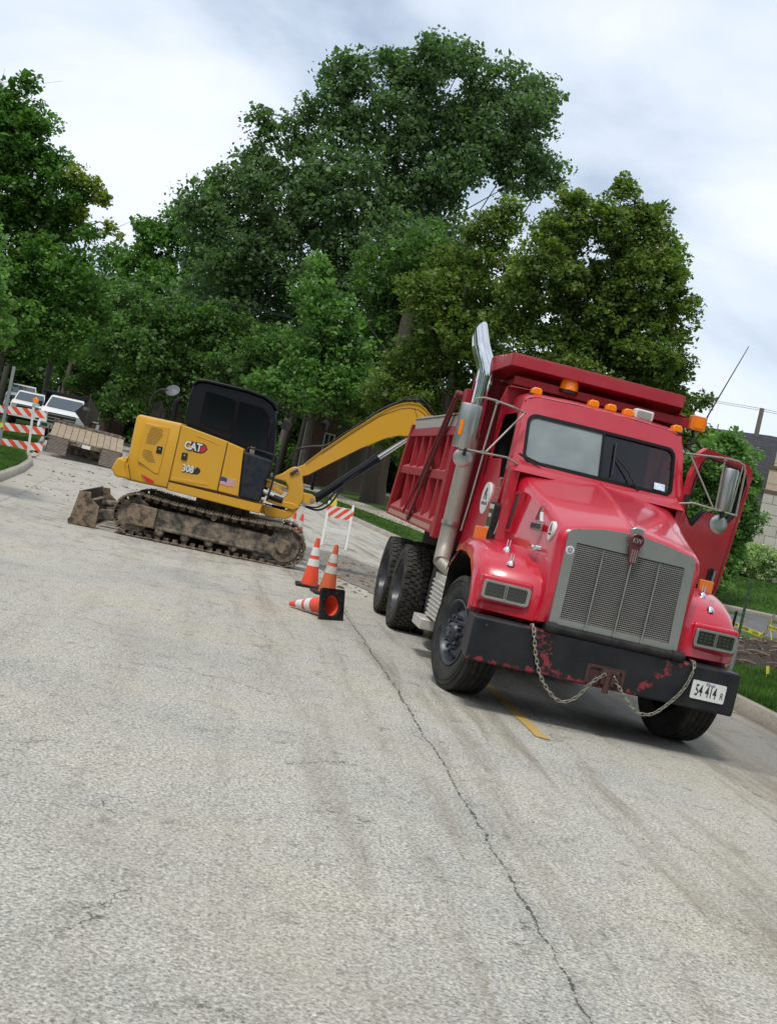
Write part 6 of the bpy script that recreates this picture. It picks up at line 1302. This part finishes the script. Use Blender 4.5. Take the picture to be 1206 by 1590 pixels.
def tree(name, label, Y, lobes, trunk, tr_r, mt, size=.2, dens=2.2, clump=.55, depth=1.0, bark=None, group=None, fork=None, cat_='tree', limbs=True, up=.45):
    x0, y0 = trunk; z0 = ZG(x0, y0)-.1
    t = thing(name, label, cat_, (x0,y0,z0), (0,0,0), group); rr = random.Random(len(label or '')*7+int(Y*3+x0))
    L = [(x-x0, Y-y0+rr.uniform(-1,1)*depth*min(r*1.0, 2.4), z-z0, r) for x,z,r in lobes]
    top = max(l[2] for l in L); zlo = min(l[2]-l[3]*.3 for l in L); cx = sum(l[0]*l[3] for l in L)/sum(l[3] for l in L)
    mb = MB(); zs = [0,.25,1.0,zlo+.4,(zlo+top)*.5,top*.80]; xs = [0,0,0,cx*.1,cx*.45,cx*.75]; rs_ = [tr_r*1.35,tr_r*1.08,tr_r,tr_r*.85,tr_r*.5,tr_r*.2]
    mb.tube([(a,rr.uniform(-.1,.1)*i*.5,b) for i,(a,b) in enumerate(zip(xs,zs))], rs_, 12)
    trk = mb.build('trunk', bark or BARK, t, smooth=60)
    if limbs:
        mb = MB()
        for l in L:
            h = max(zlo*.8, l[2]*rr.uniform(.45,.62)); f = min(1, h/(top*.8)); bx = np.interp(h, zs, xs); br = np.interp(h, zs, rs_)*.19
            m_ = (bx+(l[0]-bx)*rr.uniform(.3,.8)+rr.uniform(-.6,.6)*l[3], l[1]*rr.uniform(.2,.8), h+(l[2]-h)*rr.uniform(.3,.65))
            mb.tube([(bx,0,h), m_, (l[0],l[1],l[2]), (l[0]+rr.uniform(-.4,.4)*l[3], l[1], l[2]+l[3]*.5)], [br,br*.6,br*.3,br*.12], 6, caps=False)
            for k in range(2):
                a = rr.uniform(0,2*PI); mb.tube([(l[0],l[1],l[2]), (l[0]+.5*l[3]*math.cos(a), l[1]+.5*l[3]*math.sin(a), l[2]+rr.uniform(-.3,.6)*l[3]), (l[0]+.9*l[3]*math.cos(a), l[1]+.8*l[3]*math.sin(a), l[2]+rr.uniform(-.2,.7)*l[3])], [br*.35,br*.2,br*.06], 5, caps=False)
        mb.build('limb', bark or BARK, trk, smooth=60, normals=False)
    make_leaves('crown', crown_points(L, dens, clump, size), size, mt, t, up)
    return t
COT = [(-7.61,23.57,1.5),(-5.2,24.85,1.5),(-2.64,25.4,1.7),(-1.28,26.53,1.0),(1.53,25.55,1.7),(3.11,23.61,1.6),(4.9,21.31,1.3),(1.6,22.31,1.9),(-1.56,22.22,2.4),(-4.78,21.15,2.4),(-7.94,21.6,1.7),(-11.86,20.38,.76),(-11.7,19.3,.6),(-9.87,19.86,1.21),(-11.68,17.56,1.44),(-13.28,16.07,1.5),(-14.07,14.37,1.7),(-10.22,16.16,2.64),(-6.63,17.32,3.0),(-2.89,17.75,2.8),(-.85,18.95,1.6),(-11.72,12.4,3.0),(-7.6,12.91,3.4),(-3.03,13.13,3.4),(-.33,14.87,2.2),(-9.75,8.61,3.0),(-12.64,9.52,2.27),(-5.1,8.47,2.64),(-.68,9.43,2.64),(-7.57,5.63,1.9),(-2.99,5.85,2.2),(.2,24.4,1.3),(-3.6,23.6,1.4),(.2,20.4,1.5),(2.9,21.8,1.5),(-.6,23.2,1.4),(3.6,25.1,1.0),(2.9,19.9,.9),(4.1,19.9,.6)]
tree('cottonwood', 'tallest tree, a dark green cottonwood rising above all others', 72, COT, (-2.4,72), .62, LF_COT, .24, 1.75, .75, 1.0, up=.3)
HAC = [(-20.67,14.35,1.93),(-21.64,15.46,1.25),(-19.23,16.86,1.74),(-21.87,12.62,1.74),(-19.26,10.5,2.9),(-20.54,7.27,2.65),(-17.14,7.03,2.9),(-14.28,5.19,2.41),(-16.66,14.0,2.65),(-21.55,4.6,2.17),(-18,4.14,2.17)]
tree('leafy_tree', 'mid green tree beyond the excavator cab, left of the tallest tree', 92, HAC, (-18,92), .4, LF_MAP, .28, 1.9, .8, up=.3)
FAR_ = [(-29.16,15.62,1.3),(-29.19,12.93,2.0),(-26.87,11.04,2.94),(-29.38,8.71,2.94),(-29.86,5.31,2.64),(-27.1,5.02,2.94),(-30.86,7.19,2.35)]
tree('leafy_tree', 'dark distant tree at the far end of the street', 112, FAR_, (-28.5,112), .35, LF_DRK, .32, 1.9, .9)
POP = [(-5.65,11.01,.6),(-5.51,9.9,.8),(-5.45,9.0,1.0),(-4.36,8.35,1.25),(-5.29,6.92,1.3),(-3.45,7.01,1.2),(-4.32,5.27,1.4),(-5.86,5.24,1.1),(-2.68,5.63,1.1),(-6.99,4.69,.9)]
tree('young_tree', 'lighter green small tree in front of the tallest tree', 58, POP, (-4.4,58), .16, LF_LGT, .20, 1.7, .5)
LIN = [(6.03,14.37,.49),(4.48,13.47,.6),(7.14,13.55,.7),(7.83,12.7,.7),(5.74,12.87,1.1),(4.14,12.15,1.0),(8.55,11.73,.85),(7.65,11.04,1.3),(5.74,10.63,1.5),(3.77,10.45,1.4),(9.16,10.12,.69),(8.19,8.66,1.4),(6.46,8.53,1.6),(4.83,7.93,1.5),(3.08,9.05,1.1),(9.42,8.18,.8),(10.41,7.14,.6),(8.25,6.67,1.18),(6.11,6.7,1.2),(4.19,6.29,1.2),(7.2,5.3,1.2),(5.2,5.0,1.2),(9.8,6.2,.8),(10.7,5.7,.6),(11.2,4.9,.45),(8.8,7.4,1.0),(7.0,9.6,1.3),(7.0,12.0,.9)]
tree('linden', 'olive green linden behind the dump truck cab', 47, LIN, (5.8,47), .28, LF_LIN, .15, 2.5, .46, .9)
LIN2 = [(2.43,13.61,.8),(1.65,12.75,1.0),(.4,10.83,1.25),(2.32,10.97,1.4),(-.37,9.28,1.2),(.98,8.19,1.5),(-.38,6.78,1.25),(-1.14,5.17,1.0),(1.18,6.01,1.3),(0,5.06,.9),(2.81,7.47,1.3),(1.87,9.21,1.3),(-.6,3.6,.8),(.6,3.4,.9),(2.2,4.4,1.0)]
tree('linden', 'olive green linden above the raised excavator boom', 52, LIN2, (1.6,52), .25, LF_LIN, .16, 1.8, .45, .9)
MAP = [(-16.52,12.16,.76),(-16.2,13.0,.35),(-15.39,11.57,.6),(-16.58,10.72,1.42),(-15.36,10.03,1.1),(-14.38,10.19,.55),(-15.48,8.33,1.42),(-14.28,8.35,1.0),(-13.74,9.19,.7),(-14.13,6.47,1.42),(-12.93,6.25,1.0),(-15.19,5.76,1.42),(-12.27,5.44,.85),(-13.97,4.59,1.18),(-12.52,4.3,.9),(-17.35,8.64,2.12),(-16.64,5.21,2.12),(-12.6,7.97,.4),(-17.5,11.5,1.5)]
lm = tree('maple', 'large green maple at the left edge of the street', 45, MAP, (-15.6,46), .3, LF_MAP, .16, 1.9, .45, .9)
P_ = crown_points([(x+15.6, -1.5+rnd.uniform(-.3,.3), z-float(lm.location.z), r) for x,z,r in [(-13.39,9.92,.40),(-12.9,9.62,.48),(-12.45,9.41,.28),(-11.95,8.38,.26),(-11.6,8.14,.16),(-13.2,8.8,.3)]], 1.5, .22, .12)
o = make_leaves('yellowing_bough', P_, .13, LF_YEL, lm)
mb = MB(); mb.tube([(1.0,0,7.2),(2.3,-1.2,8.0),(3.2,-1.5,8.5),(3.9,-1.5,8.45),(4.3,-1.5,8.75)],[.06,.04,.025,.012,.004],5,caps=False); mb.tube([(1.8,-.9,8.6),(2.4,-1.4,9.4),(3.0,-1.5,9.4)],[.04,.03,.01],5,caps=False); mb.tube([(3.2,-1.5,8.5),(3.9,-1.5,8.2),(4.2,-1.5,8.25)],[.02,.01,.004],4,caps=False)
for k in range(9): mb.tube([(-1+rnd.uniform(-.9,1.0),-.5,11.6),(-1+rnd.uniform(-1.2,1.3),-.5,12.7),(-1+rnd.uniform(-1.5,1.6),-.5,13.4)],[.02,.01,.004],4,caps=False)
mb.build('bare_branch', BARKL, lm, normals=False)
tree('young_tree', 'near tree reaching in from outside the left edge', 21, [(-7.22,3.30,.24),(-7.05,2.86,.12),(-7.72,3.54,.5),(-7.9,2.82,.7),(-8.15,4.11,.66),(-8.4,3.3,.7)], (-8.2,21), .07, LF_LGT, .085, 1.6, .16)
SHR = [(9.7,4.4,.6),(9.0,3.2,.9),(9.8,2.9,.7),(9.2,2.0,.8),(10.0,3.5,.5),(8.8,.9,.6),(9.9,.9,.5),(9.41,4.66,.5),(9.21,3.95,.75),(9.89,3.8,.7),(10.42,3.15,.5),(9.55,2.76,.9),(10.5,2.39,.45),(9.98,1.7,.68),(8.57,4.09,.5),(8.9,2.62,.7),(9.5,1.2,.7),(8.5,1.4,.6),(9.3,4.9,.25),(8.2,3.3,.6)]
tree('ornamental_tree', 'bushy green ornamental tree seen through the open truck door', 36.8, SHR, (9.4,36.9), .09, LF_LGT, .115, 3.6, .34, .7)
def bush(name, label, x, y, rx, rz, mt, size, group=None, n=6, dens=3.0, cat_='bush'):
    z = ZG(x,y); rr = random.Random(int(x*10)); t = thing(name, label, cat_, (x,y,z), (0,0,0), group)
    L = [(rr.uniform(-.5,.5)*rx, rr.uniform(-.4,.4)*rx, rz*rr.uniform(.45,.65), rx*rr.uniform(.55,.7)) for _ in range(n)]
    pt = crown_points(L, dens, size*2.6, size); pt[:,2] = np.maximum(pt[:,2]*rz/(rx*.95) if rz < rx else pt[:,2], .02)
    make_leaves('foliage', pt, size, mt, t)
    mb = MB()
    for k in range(6): a = 2*PI*k/6; mb.tube([(0,0,-.05),(.3*rx*math.cos(a),.3*rx*math.sin(a),rz*.3),(.5*rx*math.cos(a),.5*rx*math.sin(a),rz*.6)],[.03,.02,.008],5,caps=False)
    mb.build('stem', BARK, t, normals=False); return t
bush('hedge_bush', 'rounded pale variegated bush in front of the building, nearer the truck door', 13.5, 45.8, 1.05, 1.25, LF_HED, .075, 'pale bushes along the stone building', 8, 2.6)
bush('hedge_bush', 'rounded pale variegated bush cut by the right edge of the photo', 15.35, 46.3, .95, 1.15, LF_HED, .075, 'pale bushes along the stone building', 8, 2.6)
patch('mulch_bed', MULCH, jag([(12,45.0),(18,45.2),(30,45.4),(30,49.9),(12,49.9)],.08,5,2), .03, 1.)
ll = [(-22.71,3.34,.66),(-22.29,2.3,.62),(-21.4,3.98,1.32),(-19.89,4.31,1.41),(-18.51,4.16,1.32),(-20.35,2.3,.97),(-18.79,2.4,.88),(-17.16,3.1,1.15),(-16.14,4.67,1.32),(-21.6,5.6,1.4),(-19.2,5.8,1.4)]
tree('leafy_tree', 'low light green tree right behind the diamond sign', 84, ll, (-20.0,84), .2, LF_LGT, .22, 1.9, .55, .8)
tree('leafy_tree', 'low dark canopy tree hanging over the parked pickups', 78, [(-28.5,5.3,1.7),(-26.5,5.0,1.5),(-24.6,4.9,1.3),(-22.9,5.6,1.4),(-30.5,5.2,1.6),(-27.3,7.2,2.0),(-24.3,7.4,1.8),(-21.0,7.0,1.7),(-30,8.0,2.0)], (-26.5,79), .3, LF_MAP, .22, 1.9, .6, .8)
tree('leafy_tree', 'dark tree whose low boughs hang behind the excavator cab', 68, [(-16.9,5.9,1.4),(-14.9,5.4,1.4),(-12.9,5.3,1.4),(-10.9,5.6,1.5),(-9.0,5.6,1.3),(-15.6,3.6,1.0),(-13.6,3.4,1.0),(-11.6,3.5,1.0),(-14,7.5,1.8),(-11,7.8,1.8),(-16.8,7.6,1.6)], (-12.6,69), .3, LF_DRK, .21, 1.8, .55, .8)
tree('leafy_tree', 'dark tree with low boughs above the brick house', 66, [(-7.47,4.9,1.0),(-6.12,5.1,.97),(-4.8,5.5,.8),(-3.27,5.0,.9),(-2.11,4.5,.83),(-1.1,4.6,.76),(-7.28,5.9,1.04),(-8.63,5.3,.97),(-10.1,5.7,1.04),(-5.2,6.8,1.4),(-2.5,6.4,1.3),(-8.0,7.0,1.4)], (-2.9,67), .25, LF_DRK, .19, 1.8, .5, .8)
tree('leafy_tree', 'green lower boughs hanging in front of the twin trunks', 57, [(-1.9,3.9,.5),(-.6,4.0,.6),(.4,3.0,.6),(.9,2.2,.5),(-1.2,4.9,.7),(-2.6,4.5,.5),(.9,4.2,.8)], (2.4,58), .12, LF_LIN, .15, 1.7, .4, .6)
# wood at the end of the street: separate trees with trunks
rr = random.Random(21)
bg = [(-52,108,7.5),(-46,100,8.5),(-41,112,9),(-36,104,8),(-33,118,10),(-25,124,9),(-21,112,8),(-16,120,9),(-11,110,8.5),(-7,118,9),(-2,108,9),(4,116,9),(10,104,8.5),(-14,98,6.5),(-9,92,6),(-3.5,90,6),(3,92,7),(8,88,7),(13,92,7),(-31,96,6.5),(19,90,8),(-60,112,9)]
names = ['broad', 'narrow', 'rounded', 'ragged', 'leaning', 'dense']
for i, (x, y, h) in enumerate(bg):
    L = []
    for k in range(9): z = h*rr.uniform(.22,1.0); w_ = 3.2*(1-abs(z/h-.55)*.9); L.append((x+rr.uniform(-1,1)*w_, z+1.2, rr.uniform(1.5,2.4)))
    d_ = Vector((x, y, 0)).length
    tree('background_tree', None, y, L, (x, y), .28, LF_DRK if i % 3 else LF_MAP, .34, 1.5, .9, group='trees closing the end of the street', bark=BARKL if i % 2 else BARK)
und = [(-40,92,2.6),(-35,94,2.2),(-23,100,2.8),(-19,98,2.4),(-15,94,2.5),(-11.5,88,2.2),(-8.2,86,1.6),(-1.5,84,2.2),(2.0,82,2.4),(5.5,80,2.4),(-13,90,2.0),(-28,100,2.6),(9,80,2.6),(-5,100,2.6),(-48,96,2.6),(-16.5,84,1.5)]
for i, (x, y, r_) in enumerate(und):
    bush('shrub', None, x, y, r_*1.1, r_, LF_DRK if i % 2 else LF_MAP, .24, 'dark shrubs under the far trees', 7, 1.8, 'shrub')
SPOTS = ['at the far left edge of the photo', 'left of the signpost', 'above the signpost', 'behind the striped barricade', 'above the farthest white truck', 'above the orange barricade lamp', 'above the silver pickup hood', 'above the silver pickup roof', 'behind the diamond sign', 'just right of the diamond sign', 'above the trailer deck', 'above the right end of the trailer', 'behind the excavator rear mirror', 'behind the excavator cab roof', 'behind the front of the excavator cab', 'behind the foot of the boom', 'above the brick house gable', 'behind the lantern lamp post', 'behind the middle of the boom', 'behind the twin trunks', 'behind the boom bend', 'behind the dump body rear', 'behind the exhaust stack', 'behind the truck roof lamps', 'behind the open truck door']
for nm, kd in (('background_tree', 'tree'), ('shrub', 'shrub')):
    L_ = [o for o in bpy.data.objects if o.name.split('.')[0] == nm and not o.parent]; L_.sort(key=lambda o: o.location.x/o.location.y)
    for i, o in enumerate(L_): o['label'] = ('far dark leafy tree ' if kd == 'tree' else 'low dark shrub far back, ')+SPOTS[int(i*len(SPOTS)/len(L_))]
for o in list(bpy.data.objects):
    if o.get('group') in ('trees closing the end of the street', 'dark shrubs under the far trees') and not o.parent:
        o['category'] = 'tree' if 'trees' in o['group'] else 'shrub'
# trunks seen below the crowns
tree('twin_trunk_tree', 'tree with two thick furrowed trunks standing behind the boom cylinder', 61, [(-1.5,9.5,2.0),(-.2,10.5,2.0),(-2.5,11.5,1.8),(-.8,12.5,2.0),(.9,11.5,1.6)], (-1.15,60), .36, LF_DRK, .22, 1.6, .6)
tw = [o for o in bpy.data.objects if o.name.startswith('twin_trunk_tree')][0]; mb = MB(); mb.tube([(.62,.2,-.1),(.52,.2,.3),(.42,.15,1.2),(.38,.1,3),(.9,.0,7),(1.2,0,10)],[.52,.40,.34,.28,.18,.08],12); mb.build('trunk', BARK, tw, smooth=60)
for i, (x, y, h, lean) in enumerate(((-7.6,80,8,.5),(-6.9,84,8,.1),(-8.4,86,9,.3),(-23.5,84,8,.4),(-25.2,86,8,-.2),(-27.6,84,8,.2),(-22.3,88,9,.0),(-32.5,88,8,.2))):
    t = thing('bare_trunk_tree', ['slim bare trunk right of the excavator front mirror','straight bare trunk farther from the excavator cab','leaning bare trunk closest to the excavator cab','leaning bare trunk above the silver pickup','bare trunk leaning left behind the pickups','bare trunk above the farthest white truck','straight bare trunk right of the silver pickup','bare trunk at the far left behind the signpost'][i], 'tree', (x,y,ZG(x,y)-.1), (0,0,0), 'slim trunks under the canopy')
    mb = MB(); mb.tube([(0,0,0),(0,0,.5),(lean*.4,0,h*.5),(lean,0,h)],[.30,.24,.19,.12],10); mb.build('trunk', BARKL, t, smooth=60)
    make_leaves('crown', crown_points([(lean+rr.uniform(-1,1),rr.uniform(-1,1),h+rr.uniform(-1,1.5),1.6) for _ in range(4)],1.4,.7,.28), .28, LF_DRK, t)

# unseen trees added behind the viewer: they close the street and darken what the paint and glass reflect
tb = thing('unseen_added_tree', 'unseen leafy tree added behind the photographer', 'tree', (-9,-16,0), (0,0,0), 'unseen trees added behind the photographer')
mb = MB(); mb.tube([(0,0,-.2),(0,0,3),(.2,0,9)],[.35,.28,.1],10); mb.build('trunk', BARK, tb)
make_leaves('crown', crown_points([(rr.uniform(-3,3), rr.uniform(-3,3), rr.uniform(3.5,12), rr.uniform(1.8,2.8)) for _ in range(16)], .55, 1.0, .5), .5, LF_MAP, tb)
tb['label'] = 'unseen tree added behind the photographer, closest on the left side'
for x, y, w_ in ((-16,-8,'behind the photographer on the left lawn'),(-18,4,'beside the photographer on the left lawn'),(11,-14,'behind the photographer, closest on the right verge'),(17,-6,'behind the photographer on the right lawn'),(20,5,'beside the photographer on the right lawn'),(0,-30,'straight behind the photographer down the street'),(8,-26,'behind the photographer where the right kerb runs out'),(-9,-30,'behind the photographer where the left kerb runs out'),(-24,-20,'in the far left garden behind the photographer'),(24,-22,'in the far right garden behind the photographer'),(26,14,'right of the road beyond the verge posts, outside the photo'),(-22,15,'left of the road level with the truck, outside the photo'),(16,-34,'farthest behind the photographer on the right'),(-2,-44,'closing the street behind the photographer')): dup(tb, (x,y,0), (0,0,rr.uniform(0,6)), 'unseen added tree '+w_)
# pieces that came out of one builder become parts of their own
def loose(o):
    me = o.data; n = len(me.vertices); pa = list(range(n))
    def fd(a):
        while pa[a] != a: pa[a] = pa[pa[a]]; a = pa[a]
        return a
    for e_ in me.edges:
        a, b = fd(e_.vertices[0]), fd(e_.vertices[1])
        if a != b: pa[a] = b
    gr_ = {}
    for p in me.polygons: gr_.setdefault(fd(p.vertices[0]), []).append(p.index)
    if len(gr_) < 2 or len(gr_) > 60: return
    mi = [p.material_index for p in me.polygons]; co = [v.co.copy() for v in me.vertices]; first = True
    for ids in gr_.values():
        use = sorted({v for i in ids for v in me.polygons[i].vertices}); mp_ = {v: k for k, v in enumerate(use)}
        m2 = bpy.data.meshes.new(o.name.split('.')[0]); m2.from_pydata([co[v] for v in use], [], [[mp_[v] for v in me.polygons[i].vertices] for i in ids])
        for mt_ in me.materials: m2.materials.append(mt_)
        m2.polygons.foreach_set('material_index', [mi[i] for i in ids]); m2.polygons.foreach_set('use_smooth', [True]*len(ids)); m2.set_sharp_from_angle(angle=.6); m2.update()
        c = o.copy(); c.data = m2; C.objects.link(c)
    bpy.data.objects.remove(o)
for o in list(bpy.data.objects):
    if o.type == 'MESH' and o.name.split('.')[0] in ('pipe_clamp','panel_crease','door_hinge','reflective_tape','bolt','side_vent','rivet','hand_hole','wheel_nut','panel_lamp','body_bracket','bare_branch') and not kids(o): loose(o)
